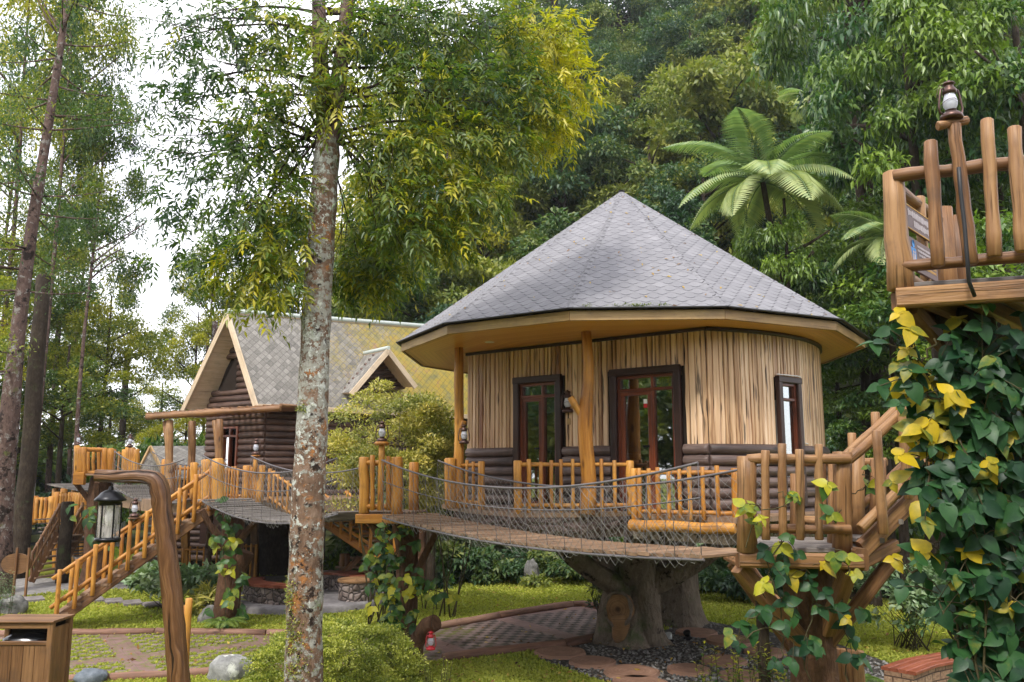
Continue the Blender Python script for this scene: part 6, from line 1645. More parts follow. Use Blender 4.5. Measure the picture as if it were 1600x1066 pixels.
# ================================================================== FRONT TREE
YT = 9.5
ft = thing('front_tree', 'tall tree with lichened trunk and drooping compound leaves in the foreground', 'tree', XY(470, YT, 0))
tp = [XY(470, YT, -.1), W(474, 1066, YT), W(476, 950, YT), W(479, 850, YT), W(482, 760, YT), W(487, 680, YT), W(490, 600, YT), W(494, 500, YT), W(500, 400, YT), W(506, 310, YT), W(511, 240, YT), W(514, 178, YT)]
rr = [.235, .205, .198, .19, .184, .178, .172, .168, .16, .155, .150, .105]
tp2, rr2 = smooth_path(tp, rr, 5); rr2 = [r * (1 + .025 * math.sin(i * 1.3) + rnd.uniform(-.012, .012)) for i, r in enumerate(rr2)]
mb = MB(); mb.tube(tp2, rr2, 22, True, .5, 0, .018); mb.build('trunk', M['lichen_bark'], ft)
mb = MB(); s1 = [W(508, 260, YT + .02), W(510, 205, YT), W(505, 150, YT - .03), W(500, 80, YT - .1), W(498, 0, YT - .1), W(494, -150, YT)]; mb.tube(smooth_path(s1, [.12, .128, .105, .092, .085, .07])[0], smooth_path(s1, [.12, .128, .105, .092, .085, .07])[1], 14, True, None, .1, .02)
s1 = [W(512, 260, YT + .02), W(518, 200, YT), W(528, 130, YT + .05), W(537, 60, YT + .1), W(545, -20, YT + .1), W(556, -160, YT)]; mb.tube(smooth_path(s1, [.11, .118, .10, .09, .08, .06])[0], smooth_path(s1, [.11, .118, .10, .09, .08, .06])[1], 14, True, None, .1, .02); mb.build('limb', M['left_bark'], ft)
CL_ = []
def cl_(px, py, r, Y, m, tint): CL_.append((W(px, py, Y), r, m, tint))
for px, py, r, Y, m, t in (
    (600, 50, .55, 9.6, 130, .25), (680, 30, .6, 9.9, 150, .3), (760, 45, .6, 10.2, 160, .4), (845, 60, .55, 10.6, 150, .75), (885, 130, .42, 10.6, 130, .85), (815, 140, .55, 10.2, 160, .35),
    (735, 140, .55, 9.9, 170, .3), (655, 130, .5, 9.5, 110, .35), (700, 220, .55, 9.8, 170, .55), (780, 225, .5, 10.2, 160, .45), (860, 200, .42, 10.5, 120, .8), (630, 220, .5, 9.4, 120, .5),
    (600, 290, .42, 9.3, 90, .45), (680, 305, .5, 9.7, 150, .6), (745, 300, .42, 10.0, 130, .45), (650, 355, .42, 9.5, 110, .4), (705, 365, .35, 9.8, 100, .55), (590, 350, .4, 10.4, 80, .5),
    (560, 400, .40, 10.6, 100, .5), (585, 440, .30, 10.6, 60, .55), (540, 430, .30, 10.6, 60, .5), (615, 410, .35, 10.6, 80, .5),
    (560, 40, .45, 9.8, 60, .55), (440, 45, .45, 9.4, 60, .5), (395, 30, .5, 9.6, 110, .25), (440, 120, .4, 9.3, 55, .55), (575, 140, .4, 9.4, 50, .5), (425, 190, .4, 9.3, 60, .45), (590, 225, .35, 9.4, 50, .45),
    (320, 30, .5, 9.8, 70, .12), (280, 40, .45, 10.2, 45, .1), (350, 100, .5, 9.6, 75, .15), (300, 130, .45, 10.0, 45, .1), (370, 170, .45, 9.4, 80, .15), (310, 215, .45, 9.9, 50, .1), (400, 240, .45, 9.3, 90, .25),
    (345, 290, .45, 9.6, 70, .15), (290, 300, .4, 10.0, 45, .12), (420, 310, .45, 9.2, 100, .4), (370, 370, .4, 9.4, 80, .3), (310, 380, .38, 9.8, 40, .15), (430, 380, .40, 9.2, 90, .55), (380, 415, .36, 9.3, 70, .6),
    (435, 440, .28, 9.2, 45, .6), (405, 485, .16, 9.2, 12, .65), (450, 340, .4, 10.2, 80, .5), (320, 420, .28, 9.6, 30, .3), (352, 470, .16, 9.4, 8, .6), (470, 250, .35, 10.3, 60, .5), (500, 100, .4, 9.1, 45, .5), (530, 165, .3, 9.1, 34, .5), (465, 150, .35, 9.2, 36, .45), (520, 40, .4, 9.1, 45, .5), (255, 70, .4, 10.4, 22, .1), (250, 250, .35, 10.4, 18, .1), (265, 400, .35, 10.2, 18, .15), (275, 340, .35, 10.1, 22, .12), (260, 160, .4, 10.4, 26, .1), (880, 60, .4, 10.9, 80, .8)): cl_(px, py, r, Y, m, t)
def front_leaves():
    Pb, Dr, tt = [], [], []
    for c, r, m, t in CL_:
        m = int(m * (.95 if c.x > -3.1 else .68))
        d = rsph(m); rad = rng.random(m) ** .5
        P = np.array(c) + d * (rad * r)[:, None] * np.array([1, 1, .8])
        D = d * .8 + rng.normal(size=(m, 3)) * .55; D[:, 2] -= .55
        Pb.append(P); Dr.append(nrm(D)); tt.append(np.clip(t + rng.normal(size=m) * .16, 0, 1))
    Pb, Dr, tt = np.concatenate(Pb), np.concatenate(Dr), np.concatenate(tt); m = len(Pb)
    side = nrm(np.cross(Dr, np.array([0, 0, 1.]) + rng.normal(size=(m, 3)) * .35)); up_ = np.cross(side, Dr)
    Lr = rng.uniform(.18, .32, m); PP, DD, NN, LL, TT = [], [], [], [], []
    for j in range(9):
        t = .18 + .82 * (j // 2) / 4; s = (1 if j % 2 else -1)
        if j == 8: t = 1.; s = 0
        P = Pb + Dr * (Lr * t)[:, None] - np.array([0, 0, 1.]) * (Lr * .25 * t * t)[:, None]
        D = Dr * (.62 if s else 1.) + side * (s * .8) + rng.normal(size=(m, 3)) * .16; D[:, 2] -= .18 + .2 * t
        PP.append(P); DD.append(D); NN.append(up_ + rng.normal(size=(m, 3)) * .3); LL.append(rng.uniform(.085, .145, m)); TT.append(np.clip(tt + rng.normal(size=m) * .08, 0, 1))
    PP, DD, NN, LL, TT = map(np.concatenate, (PP, DD, NN, LL, TT))
    put(obj('crown', leafmesh('crown', PP, DD, NN, LL, LL * .27, TT, M['lf_front'], T_L)), ft)
    # fine stalks
    mb = MB()
    for i in range(0, m, 3):
        p = V(Pb[i]); d = V(Dr[i]); L = Lr[i]; mb.tube([p, p + d * L * .5 - V((0, 0, L * .06)), p + d * L - V((0, 0, L * .25))], .0026, 3, False)
    mb.build('leaf_stalks', M['stem'], ft)
front_leaves()
P, D, N, L, T_ = [], [], [], [], []
for px, py, w, h, n in ((463, 985, 22, 38, 420), (458, 925, 14, 26, 200), (478, 640, 14, 10, 110), (470, 1040, 24, 30, 200), (492, 330, 12, 18, 100), (508, 300, 14, 14, 90)):
    for _ in range(n):
        p = W(px + rnd.gauss(0, w * .45), py + rnd.gauss(0, h * .45), YT); q = min(tp2, key=lambda a: abs(a.z - p.z)); rr_ = rr2[tp2.index(q)]
        dx = max(-.97, min(.97, (p.x - q.x) / rr_)); p = V((q.x + dx * rr_, q.y - rr_ * math.sqrt(1 - dx * dx) * .99, p.z)); o = V((dx, -math.sqrt(1 - dx * dx), 0))
        P.append(p); D.append(o + V((rnd.uniform(-.8, .8), rnd.uniform(-.5, .5), rnd.uniform(-.6, .8)))); N.append(V((rnd.uniform(-1, 1), -.3, 1))); L.append(rnd.uniform(.012, .034)); T_.append(rnd.random())
L = np.array(L); put(obj('moss', leafmesh('moss', np.array(P), np.array(D), np.array(N), L, L * .5, np.array(T_), M['lf_hedge'], T_D)), ft)
mb = MB()
for i, (c, r, m, t) in enumerate(CL_):
    py_t = 735 - (c.z - CAMZ) / YT * FPX
    zc = c.z - rnd.uniform(.15, .5); top = V((W(506, 190, YT).x, YT, 0)); zz = min(max(zc, W(506, 230, YT).z), 9.5)
    base = V((XY(508, YT, min(zz, 8)).x, YT, zz)); 
    if c.z < W(506, 230, YT).z: base = V((XY(506, YT, 6).x, YT, W(506, 215, YT).z)) + V((0, 0, rnd.uniform(0, .5)))
    if c.z < W(506, 230, YT).z and i % 3: continue
    pts = limb_mb(mb, base, c, .024 * min(1, r * 2), .006, 9, .16, 6, (0, 0, .10))
    for k in range(5): limb_mb(mb, pts[rnd.randint(4, 7)], c + V([rnd.uniform(-r, r) for _ in range(3)]), .009, .004, 4, .1, 4)
mb.build('branches', M['dark_bark'], ft)

# ================================================================== BACKGROUND TREES
def proto_tree(h, R3, cz, nclump, nleaf, leaf, mat, tr, lobes=None, T=T_D, asp=.45, bark='dark_bark', droop=.5, **k):
    """tree meshes standing at the origin: trunk with limbs, crown"""
    mb = MB(); n = 9; w = [rnd.uniform(-.12, .12) for _ in range(4)]
    mb.tube([V((w[0] * math.sin(i * .8), w[1] * math.sin(i * .9 + 1), h * i / (n - 1) - .6)) for i in range(n)], [tr * (1 - .75 * i / (n - 1)) for i in range(n)], 9, True, None, .1, .05)
    for i in range(9):
        a = rnd.random() * 6.28; z = cz - R3[2] * .7 + rnd.random() * R3[2] * 1.1; q = rnd.uniform(.5, .85)
        limb_mb(mb, (0, 0, min(z, h * .9)), (math.cos(a) * R3[0] * q, math.sin(a) * R3[1] * q, z + R3[2] * .25), tr * .3, .02, 5, .1, 5)
    c = MB()
    me_t = None
    o = mb.build('trunk', M[bark]); me_t = o.data; bpy.data.objects.remove(o)
    me_c = crown('crown', R3, nclump, nleaf, leaf, M[mat], T, asp, droop, **k)
    v = np.empty(len(me_c.vertices) * 3, np.float32); me_c.vertices.foreach_get('co', v); v = v.reshape(-1, 3); v[:, 2] += cz; me_c.vertices.foreach_set('co', v.ravel()); me_c.update()
    return me_t, me_c
def plant_tree(proto, name, label, p, s=1., rz=0., group=None, sz=None, cat='tree'):
    t = thing(name, label, cat, p, group)
    for nm, me in zip(('trunk', 'crown'), proto):
        o = bpy.data.objects.new(nm, me); COL.objects.link(o); o.parent = t
    t.scale = (s, s, sz or s); t.rotation_euler = (0, 0, rz)
    return t
def base_tree(proto, name, label, c, ph, s):       # stands on the ground, stretched so that its crown reaches the height seen
    g = float(hillz(np.array(c.x), np.array(c.y))) if c.y > 22 else 0.
    g = max(g, 0.); h = c.z - g
    if h < ph * s * .6: g = c.z - ph * s * .6; h = ph * s * .6
    return plant_tree(proto, name, label, (c.x, c.y, g), s, hr.random() * 6.28, sz=h / ph)
hr = random.Random(3)
HP = [proto_tree(8, (2.5, 2.5, 2.7), 6.0, 34, 11000, .20, 'lf_hill', .2, cr=.30),
      proto_tree(9, (2.9, 2.6, 2.4), 6.8, 40, 12000, .17, 'lf_hill', .24, cr=.27),
      proto_tree(8, (2.2, 2.4, 3.1), 5.6, 30, 10000, .24, 'lf_hill', .2, cr=.32),
      proto_tree(7, (2.6, 2.3, 2.2), 4.8, 30, 9000, .22, 'lf_hill', .18, T=T_L, asp=.36, cr=.3)]
kinds = ['dense round crowned tree on the wooded hillside behind the cabins', 'broad flat crowned tree on the wooded hillside behind the cabins', 'tall narrow crowned tree on the wooded hillside behind the cabins', 'loose leafed tree on the wooded hillside behind the cabins']
hr = random.Random(3)
for Y, x0, x1, n in ((26.5, -6.5, 8, 8), (29.5, -5, 14, 10), (33.5, -7, 19, 12), (38.5, -7, 23, 13), (44, -8, 27, 14), (50, -8, 31, 15), (57, -9, 36, 17), (64, -9, 40, 18)):
    for i in range(n):
        x = x0 + (x1 + (3.5 if Y > 30 else 0) - x0) * (i + hr.uniform(.15, .85)) / n; y = Y + hr.uniform(-1.5, 1.5); k = hr.randrange(4); s = hr.uniform(.75, 1.2) * (1 + (Y - 26) * .013)
        if Y < 31 and x < 8: s *= .72
        plant_tree(HP[k], 'hillside_tree', kinds[k], (x, y, float(hillz(np.array(x), np.array(y))) - .3), s, hr.random() * 6.28, 'trees on the wooded hillside', s * hr.uniform(.9, 1.2))
# undergrowth on the slope behind the round cabin
UG = crown('foliage', (1.5, 1.3, 1.0), 22, 4200, .20, M['lf_right'], T_L, .4, .6, cr=.34, cutlow=-.2)
UG2 = crown('foliage', (1.4, 1.3, .9), 20, 4200, .16, M['lf_hill'], T_L, .42, .5, cr=.34, cutlow=-.2)
for Y, x0, x1, n in ((21.5, 5.2, 12, 7), (23.8, 4, 15, 9), (24.6, -4.5, 4, 7), (26.5, 6, 18, 9), (29.5, 2, 21, 12)):
    for i in range(n):
        x = x0 + (x1 - x0) * (i + hr.uniform(.2, .8)) / n; y = Y + hr.uniform(-.8, .8); s = hr.uniform(.8, 1.25); j = hr.random() < .55
        t = thing('undergrowth_shrub', ('dark glossy shrub' if j else 'mid green shrub') + ' in the undergrowth at the foot of the wooded slope', 'shrub', (x, y, float(hillz(np.array(x), np.array(y))) + .5 * s), 'undergrowth shrubs on the slope')
        o = bpy.data.objects.new('foliage', UG if j else UG2); COL.objects.link(o); o.parent = t; t.scale = (s, s, s * hr.uniform(.9, 1.3)); t.rotation_euler = (0, 0, hr.random() * 6.28)
for i in range(22):
    x = -33 + 27 * (i + hr.uniform(.2, .8)) / 22; y = hr.uniform(31, 43); s = hr.uniform(1.4, 2.3); j = hr.random() < .5
    t = thing('undergrowth_shrub', ('dark glossy shrub' if j else 'mid green shrub') + ' in the shade between the trunks of the left wood', 'shrub', (x, y, .75 * s), 'undergrowth shrubs in the left wood')
    o = bpy.data.objects.new('foliage', UG if j else UG2); COL.objects.link(o); o.parent = t; t.scale = (s, s, s * hr.uniform(.9, 1.4)); t.rotation_euler = (0, 0, hr.random() * 6.28)
# big leaved trees on the right, nearer
RP = [proto_tree(9, (1.9, 1.9, 2.1), 6.5, 30, 11000, .17, 'lf_right', .2, T=T_L, asp=.38, cr=.32, droop=.8),
      proto_tree(9, (2.1, 1.8, 1.8), 6.5, 30, 11000, .15, 'lf_right', .2, T=T_L, asp=.40, cr=.30, droop=.8)]
for px, py, Y, s, lab in ((1330, 60, 21, 1.15, 'yellow green broad leaved tree at the top of the slope behind the tree fern'), (1420, 150, 18, 1.05, 'broad leaved tree directly behind the tall lamp stand'), (1530, 40, 19, 1.2, 'broad leaved tree at the top right corner'),
    (1600, 180, 16.5, 1.1, 'dark broad leaved tree at the right edge behind the upper platform'), (1500, 300, 20, 1.1, 'broad leaved tree seen through the upper platform railing'), (1360, 290, 22, 1.0, 'broad leaved tree left of the upper platform post'),
    (1340, 480, 20, 1.0, 'drooping broad leaved tree just right of the round cabin roof'), (1430, 520, 18, 1.0, 'dark broad leaved tree under the upper platform corner'), (1560, 460, 15, 1.0, 'dark tree behind the vine column at the right edge'), (1232, 450, 18.3, .62, 'small broad leaved tree hiding the foot of the large tree fern'), (1310, 640, 21, .8, 'small broad leaved tree beside the curved plank wall'), (1400, 660, 19, .75, 'small dark tree behind the right hand stair rail')):
    c = W(px, py, Y); base_tree(RP[hr.randrange(2)], 'broadleaf_tree', lab, c, 6.5, s)
# left wood
LP = [proto_tree(15, (2.3, 2.3, 5.0), 10.5, 50, 17000, .14, 'lf_left', .12, cr=.24, bark='left_bark', shell=.45),
      proto_tree(14, (2.8, 2.6, 4.2), 10.0, 50, 17000, .13, 'lf_left', .12, cr=.22, bark='left_bark', shell=.45),
      proto_tree(10, (2.6, 2.4, 3.0), 6.5, 40, 15000, .15, 'lf_left', .16, cr=.28, bark='dark_bark')]
LPH = (10.5, 10.0, 6.5)
for px, py, Y, k, s, lab in ((60, 470, 31, 0, 1.0, 'yellowish feathery tree behind the tall leaning left trunk'), (130, 430, 36, 1, 1.0, 'feathery green tree in the middle of the left wood'), (20, 300, 38, 1, 1.2, 'tall green tree at the upper left edge'), (165, 580, 34, 2, .9, 'rounded yellow green tree above the far platform'),
    (100, 640, 30, 2, .9, 'dark green tree above the pavilion roof'), (30, 700, 33, 2, 1.0, 'dark tree low at the left edge'), (305, 590, 44, 2, .8, 'leafy tree directly left of the log cabin gable'), (330, 480, 46, 1, .95, 'green tree rising behind the log cabin gable'),
    (250, 660, 52, 2, 1.1, 'hazy tree in the distance above the small hut'), (170, 680, 48, 2, 1.1, 'hazy tree in the distance above the far platform'), (110, 560, 52, 1, 1.0, 'slim distant tree in the left wood'), (60, 600, 46, 1, 1.0, 'distant leafy tree between the left trunks'),
    (400, 520, 50, 2, 1.2, 'distant tree behind the log cabin roof ridge'), (470, 440, 48, 1, 1.1, 'tall distant tree right behind the lichened trunk'), (560, 430, 42, 2, 1.15, 'leafy tree behind the log cabin roof'), (640, 400, 40, 2, 1.1, 'leafy tree behind the drooping front branches'), (200, 745, 40, 2, .8, 'low dark tree behind the lamp pillar logs'), (120, 750, 42, 2, .85, 'low dark tree right of the left trunks'), (290, 700, 44, 2, .9, 'leafy tree behind the porch posts'), (-40, 560, 28, 0, 1.0, 'tree partly cut by the left edge of the photo')):
    c = W(px, py, Y); base_tree(LP[k], 'wood_tree', lab, c, LPH[k], s)
for px, py, Y, k, s, lab in ((105, 150, 27, 0, .85, 'tall feathery tree at the top left beside the white sky gap'), (40, 110, 30, 1, 1.05, 'tall feathery tree at the top left corner'), (150, 330, 28, 1, .75, 'feathery tree just right of the tall leaning trunk'), (700, 250, 34, 1, 1.1, 'tall tree behind the right branches of the front tree'), (610, 180, 40, 0, 1.3, 'tall tree rising behind the lichened trunk on its right')):
    c = W(px, py, Y); base_tree(LP[k], 'wood_tree', lab, c, LPH[k], s)
# the tall leaning trunk at the left with whorled thin branches
YL = 22; lt_ = thing('leaning_tree', 'tall grey mottled tree with thin whorled branches at the left edge', 'tree', XY(2, YL, 0)); pp = [XY(-3, YL, -.2), W(4, 760, YL), W(16, 640, YL), W(28, 520, YL), W(45, 390, YL), W(62, 280, YL), W(78, 180, YL), W(92, 90, YL), W(104, 0, YL), W(122, -160, YL)]
rr = [.32, .28, .235, .19, .16, .135, .115, .10, .085, .06]; a_, b_ = smooth_path(pp, rr, 4); mb = MB(); mb.tube(a_, b_, 14, True, None, .02, .04); mb.build('trunk', M['left_bark'], lt_)
mb = MB(); tips = []
for i in range(46):
    k = rnd.uniform(10, len(a_) - 2); p = a_[int(k)]; a = rnd.random() * 6.28; L = rnd.uniform(1.6, 3.6); q = p + V((math.cos(a) * L, math.sin(a) * L, rnd.uniform(-.1, .5))); limb_mb(mb, p, q, .032, .008, 7, .05, 5, (0, 0, -.12)); tips.append((p, q))
mb.build('branches', M['left_bark'], lt_)
P, D, N, T_ = [], [], [], []
for p, q in tips:
    n = 230; t = rng.uniform(.3, 1.08, n)[:, None]; b = np.array(p) * (1 - t) + np.array(q) * t + rng.normal(size=(n, 3)) * np.array([.28, .28, .22]); P.append(b); D.append(rng.normal(size=(n, 3)) * .7 + np.array([0, 0, -.6])); N.append(rng.normal(size=(n, 3)) * .5 + np.array([0, 0, 1])); T_.append(np.full(n, rnd.random() * .55))
P, D, N, T_ = map(np.concatenate, (P, D, N, T_)); n = len(P); L = rng.uniform(.09, .17, n); put(obj('crown', leafmesh('crown', P, D, N, L, L * .33, np.clip(T_ + rng.random(n) * .3, 0, 1), M['lf_left'], T_D)), lt_)
for px, Y, r_, lab in ((27, 25, .26, 'dark mossy trunk beside the tall leaning left trunk'), (68, 33, .12, 'thin dark trunk in the middle of the left wood'), (180, 41, .18, 'straight slim trunk behind the far platform'), (318, 33, .15, 'slim grey trunk behind the porch posts'), (322, 22.5, .10, 'slim lichened trunk standing under the long staircase head')):
    q = XY(px, Y, 0); h = 9 if Y > 24 else 2.0; mb = MB(); mb.log(q - V((0, 0, .2)), q + V((rnd.uniform(-.3, .3) if h > 3 else 0, 0, h)), r_, 10, .05, 9, .8); tag(mb.build('bare_tree', M['dark_bark'] if r_ > .17 else M['left_bark']), lab, 'tree')

# ================================================================== TREE FERNS
def frond(L, droop, npin=34):
    P, D, N, LL, WW = [], [], [], [], []; path = []
    for i in range(npin + 6):
        t = i / (npin + 5); x = L * t * (1 - .12 * t); z = L * (.42 * t - droop * t * t); path.append((x, 0, z))
    for i in range(3, npin + 5):
        p = np.array(path[i]); d = np.array(path[min(i + 1, npin + 5)]) - np.array(path[i - 1]); d = d / np.linalg.norm(d); t = i / (npin + 5)
        pl_ = L * .275 * max(.02, math.sin(min(1, t * .9 + .13) * math.pi)) ** .7 + .03; sp_c = L / (npin + 5)
        for s in (1, -1):
            pd = np.array([d[0] * .45, s * .9, d[2] * .45 - .12]); pd /= np.linalg.norm(pd); nn = np.cross(d, [0, 1, 0]); nn = nn if nn[2] > 0 else -nn
            P.append(p); D.append(pd); N.append(nn); LL.append(pl_); WW.append(sp_c * 1.0)
    return (np.array(P), np.array(D), np.array(N), np.array(LL), np.array(WW)), path
def fern(px, py, Y, L, nf, label, lean, droop=.62, stem=None):
    c = W(px, py, Y); root = thing('tree_fern', label, 'tree fern', c)
    (P, D, N, LL, WW), path = frond(L, droop); mes = []
    for k in range(3): mes.append(leafmesh('frond', P, D, N, LL * rng.uniform(.9, 1.05, len(P)), WW, np.clip(.3 + .2 * k + rng.random(len(P)) * .4, 0, 1), M['fern'], T_L))
    m_ = MB(); m_.tube([V(p) for p in path], [.022 * (1 - .8 * i / len(path)) for i in range(len(path))], 5, True); o = m_.build('midrib', M['fern']); mm = o.data; bpy.data.objects.remove(o)
    for i in range(nf):
        a = 6.283 * i / nf + rnd.uniform(-.15, .15); o = bpy.data.objects.new('frond', mes[i % 3]); COL.objects.link(o); o.parent = root; k = rnd.uniform(.8, 1.08)
        o.scale = (k, k, k); o.rotation_euler = (rnd.uniform(-.35, .35), (-.55, .05, .38)[i % 3] + rnd.uniform(-.15, .15), a)
        q = bpy.data.objects.new('midrib', mm); COL.objects.link(q); q.parent = o
    if stem:
        b = W(stem[0], stem[1], Y + .2); mb = MB(); limb_mb(mb, b, c, .075, .065, 9, .06, 9); mb.build('trunk', M['dark_bark'], root)
fern(1192, 285, 18.5, 2.6, 18, 'large pale green tree fern spreading above the round cabin roof', 0, .60, (1226, 440))
fern(1392, 372, 17.5, 1.9, 12, 'yellow green tree fern half hidden behind the upper platform post', 0, .62, (1396, 560))
fern(1262, 150, 30, 1.5, 8, 'small distant tree fern high on the hillside above the large one', 0, .62, (1268, 220))

# ================================================================== SHRUBS AND BEDDING PLANTS
def stems(root, c, R3, n, r=.012, mat='stem', z0=0.):
    mb = MB()
    for i in range(n):
        a = rnd.random() * 6.28; q = rnd.random() ** .5 * .85; e = V((c[0] + R3[0] * q * math.cos(a), c[1] + R3[1] * q * math.sin(a), c[2] + R3[2] * rnd.uniform(-.3, .75)))
        limb_mb(mb, V((c[0] + R3[0] * .3 * rnd.uniform(-1, 1), c[1] + R3[1] * .3 * rnd.uniform(-1, 1), z0)), e, r, r * .3, 6, .12, 5)
    mb.build('stems', M[mat], root)
def shrub(name, label, c, R3, ncl, nl, leaf, mat, T=T_L, asp=.45, droop=.3, nst=16, cat='shrub', sr=.012, **k):
    root = thing(name, label, cat, (c[0], c[1], 0)); me = crown('foliage', R3, ncl, nl, leaf, M[mat], T, asp, droop, **k); o = obj('foliage', me); o.location = c; put(o, root)
    stems(root, c, R3, nst, sr); return root
h_ = XY(527, 11.3, .56); shrub('clipped_shrub', 'rounded clipped yellow green shrub behind the foot of the lichened trunk', h_, (1.08, .75, .58), 420, 46000, .036, 'lf_hedge', T_D, .5, -.3, 40, cr=.13, shell=.86, flat=1., sr=.008)
v_ = XY(620, 17.6, 3.3); shrub('variegated_shrub', 'tall loose shrub with pale yellow variegated leaves in front of the log cabin dormer', v_, (1.6, 1.2, 1.6), 120, 30000, .085, 'lf_bush', T_L, .42, .1, 14, sr=.02, cr=.23, shell=.6)
v_ = XY(705, 18.4, 2.7); shrub('variegated_shrub', 'lower part of pale variegated shrub growing beside the thin porch post', v_, (.95, .8, 1.35), 34, 12000, .085, 'lf_bush', T_L, .42, .1, 5, sr=.02, cr=.25, shell=.6)
v_ = XY(672, 19.5, 2.5); shrub('shade_shrub', 'dark green shrub below the variegated one behind the bridge net', v_, (1.2, .8, .6), 40, 7000, .10, 'lf_broad', T_L, .42, .3, 5, cr=.25)
b_ = XY(275, 19.3, .52); shrub('broadleaf_shrub', 'grey green broad leaved shrub on the lawn behind the long staircase', b_, (1.05, .75, .52), 40, 2600, .17, 'lf_broad', T_LL, .55, .3, 24, cr=.25, cutlow=-.2)
b_ = XY(328, 18.6, .28); shrub('spiky_plant', 'low plant with yellow streaked strap leaves beside the broad leaved shrub', b_, (.42, .35, .25), 16, 480, .30, 'lf_bush', T_LL, .22, -.1, 8, cat='plant', cr=.3)
for px, Y, R3, lab in ((728, 24.9, (1.2, .7, .62), 'dark strap leaved plants under the rope bridge left of the pointed rock'), (825, 26.2, (1.1, .7, .6), 'dark strap leaved plants behind the pointed grey rock'), (690, 25.8, (.8, .6, .75), 'dark strap leaved plants behind the thin mossy post')):
    shrub('strap_leaved_plant', lab, XY(px, Y, R3[2] * .85), R3, 40, 2600, .34, 'lf_calla', T_LL, .26, .35, 20, cat='plant', cr=.3, cutlow=-.3)
for px, Y, R3, lab in ((890, 27.2, (1.7, .9, .8), 'low green shrub behind the lawn in line with the cut stump face'), (1000, 27.4, (1.6, .9, .8), 'low green shrub seen between the two cabin stumps'), (1135, 22.5, (1.4, .9, .7), 'low green shrub behind the lawn left of the brown stair'), (1190, 23.5, (1.3, .9, .9), 'low green shrub seen through the right platform railing')):
    shrub('border_shrub', lab, XY(px, Y, R3[2] * .8), R3, 36, 3600, .17, 'lf_broad', T_LL, .4, .4, 14, cr=.28, cutlow=-.2)
b_ = XY(1420, 15.2, .82); shrub('garden_shrub', 'dark stemmed leafy shrub on the lawn behind the curved bench', b_, (.86, .7, .72), 34, 2600, .125, 'lf_broad', T_LL, .5, .3, 26, cr=.28, cutlow=-.6)
b_ = XY(938, 17.6, .55); shrub('garden_shrub', 'small dark wispy shrub at the left foot of the cabin stump', b_, (.34, .3, .5), 12, 700, .12, 'lf_calla', T_L, .25, .1, 14, cr=.35)
def sprigs(name, label, spots, h, leaf, mat, cat='plant', n_leaf=16, lw=.42):
    root = thing(name, label, cat, spots[0]); mb = MB(); P, D, N, L, T_ = [], [], [], [], []
    for p in spots:
        hh = h * rnd.uniform(.6, 1.15); e = p + V((rnd.uniform(-.12, .12), rnd.uniform(-.12, .12), hh)); q = limb_mb(mb, p, e, .006, .003, 5, .06, 4); t0 = rnd.random()
        for i in range(n_leaf):
            t = .2 + .8 * i / (n_leaf - 1); b = p.lerp(e, t); a = i * 2.4 + t0 * 6; P.append(b); D.append((math.cos(a), math.sin(a), .55 * t)); N.append((rnd.uniform(-.3, .3), rnd.uniform(-.3, .3), 1)); L.append(leaf * rnd.uniform(.7, 1.2) * (1 - .35 * t)); T_.append(min(1, max(0, .05 + .75 * t * t + rnd.uniform(-.15, .2))))
    mb.build('stems', M['stem'], root); L = np.array(L); put(obj('leaves', leafmesh('leaves', np.array(P), np.array(D, float), np.array(N, float), L, L * lw, np.array(T_), M[mat], T_L)), root)
sprigs('sprig_plant', 'leafy young shoots with yellow tips in front of the right vine covered trunk', [XY(rnd.uniform(1090, 1250), rnd.uniform(9.3, 10.3), 0) for _ in range(46)], 1.02, .11, 'lf_vine2', n_leaf=30)
sprigs('sprig_plant', 'leafy young shoots right of the vine covered trunk near the curved bench', [XY(rnd.uniform(1330, 1375), rnd.uniform(8.2, 8.8), .45) for _ in range(10)], .4, .10, 'lf_vine2')
sprigs('sprig_plant', 'yellow green shoots at the foot of the cut branch stub', [XY(rnd.uniform(650, 700), rnd.uniform(11.2, 12), .0) for _ in range(26)], .5, .075, 'lf_hedge')
sprigs('magenta_plant', 'magenta leaved plant at the left foot of the clipped shrub', [XY(rnd.uniform(408, 440), rnd.uniform(10.8, 11.1), 0) for _ in range(14)], .34, .12, 'purple', lw=.2)
sprigs('magenta_plant', 'small magenta leaved plant at the right foot of the clipped shrub', [XY(rnd.uniform(640, 662), rnd.uniform(10.8, 11.1), 0) for _ in range(8)], .2, .10, 'purple', lw=.2)
sprigs('pale_grass_plant', 'pale wispy plant beside the dark boulder at the left edge', [XY(rnd.uniform(-20, 18), rnd.uniform(18.5, 20), 0) for _ in range(40)], .75, .12, 'lf_broad', lw=.16)
for px, Y, L, lab in ((350, 16.9, .5, 'small fern at the foot of the trunk below the staircase platform'), (1345, 12.5, .4, 'small fern on the lawn behind the right vine covered trunk')):
    (P, D, N, LL, WW), path = frond(L, .7, 14); me = leafmesh('frond', P, D, N, LL, WW, np.clip(.3 + rng.random(len(P)) * .5, 0, 1), M['fern_low'], T_L); r_ = thing('fern', lab, 'fern', XY(px, Y, .12))
    for i in range(9): o = bpy.data.objects.new('frond', me); COL.objects.link(o); o.parent = r_; o.rotation_euler = (0, rnd.uniform(-.5, 0), i * .7 + rnd.uniform(-.2, .2))
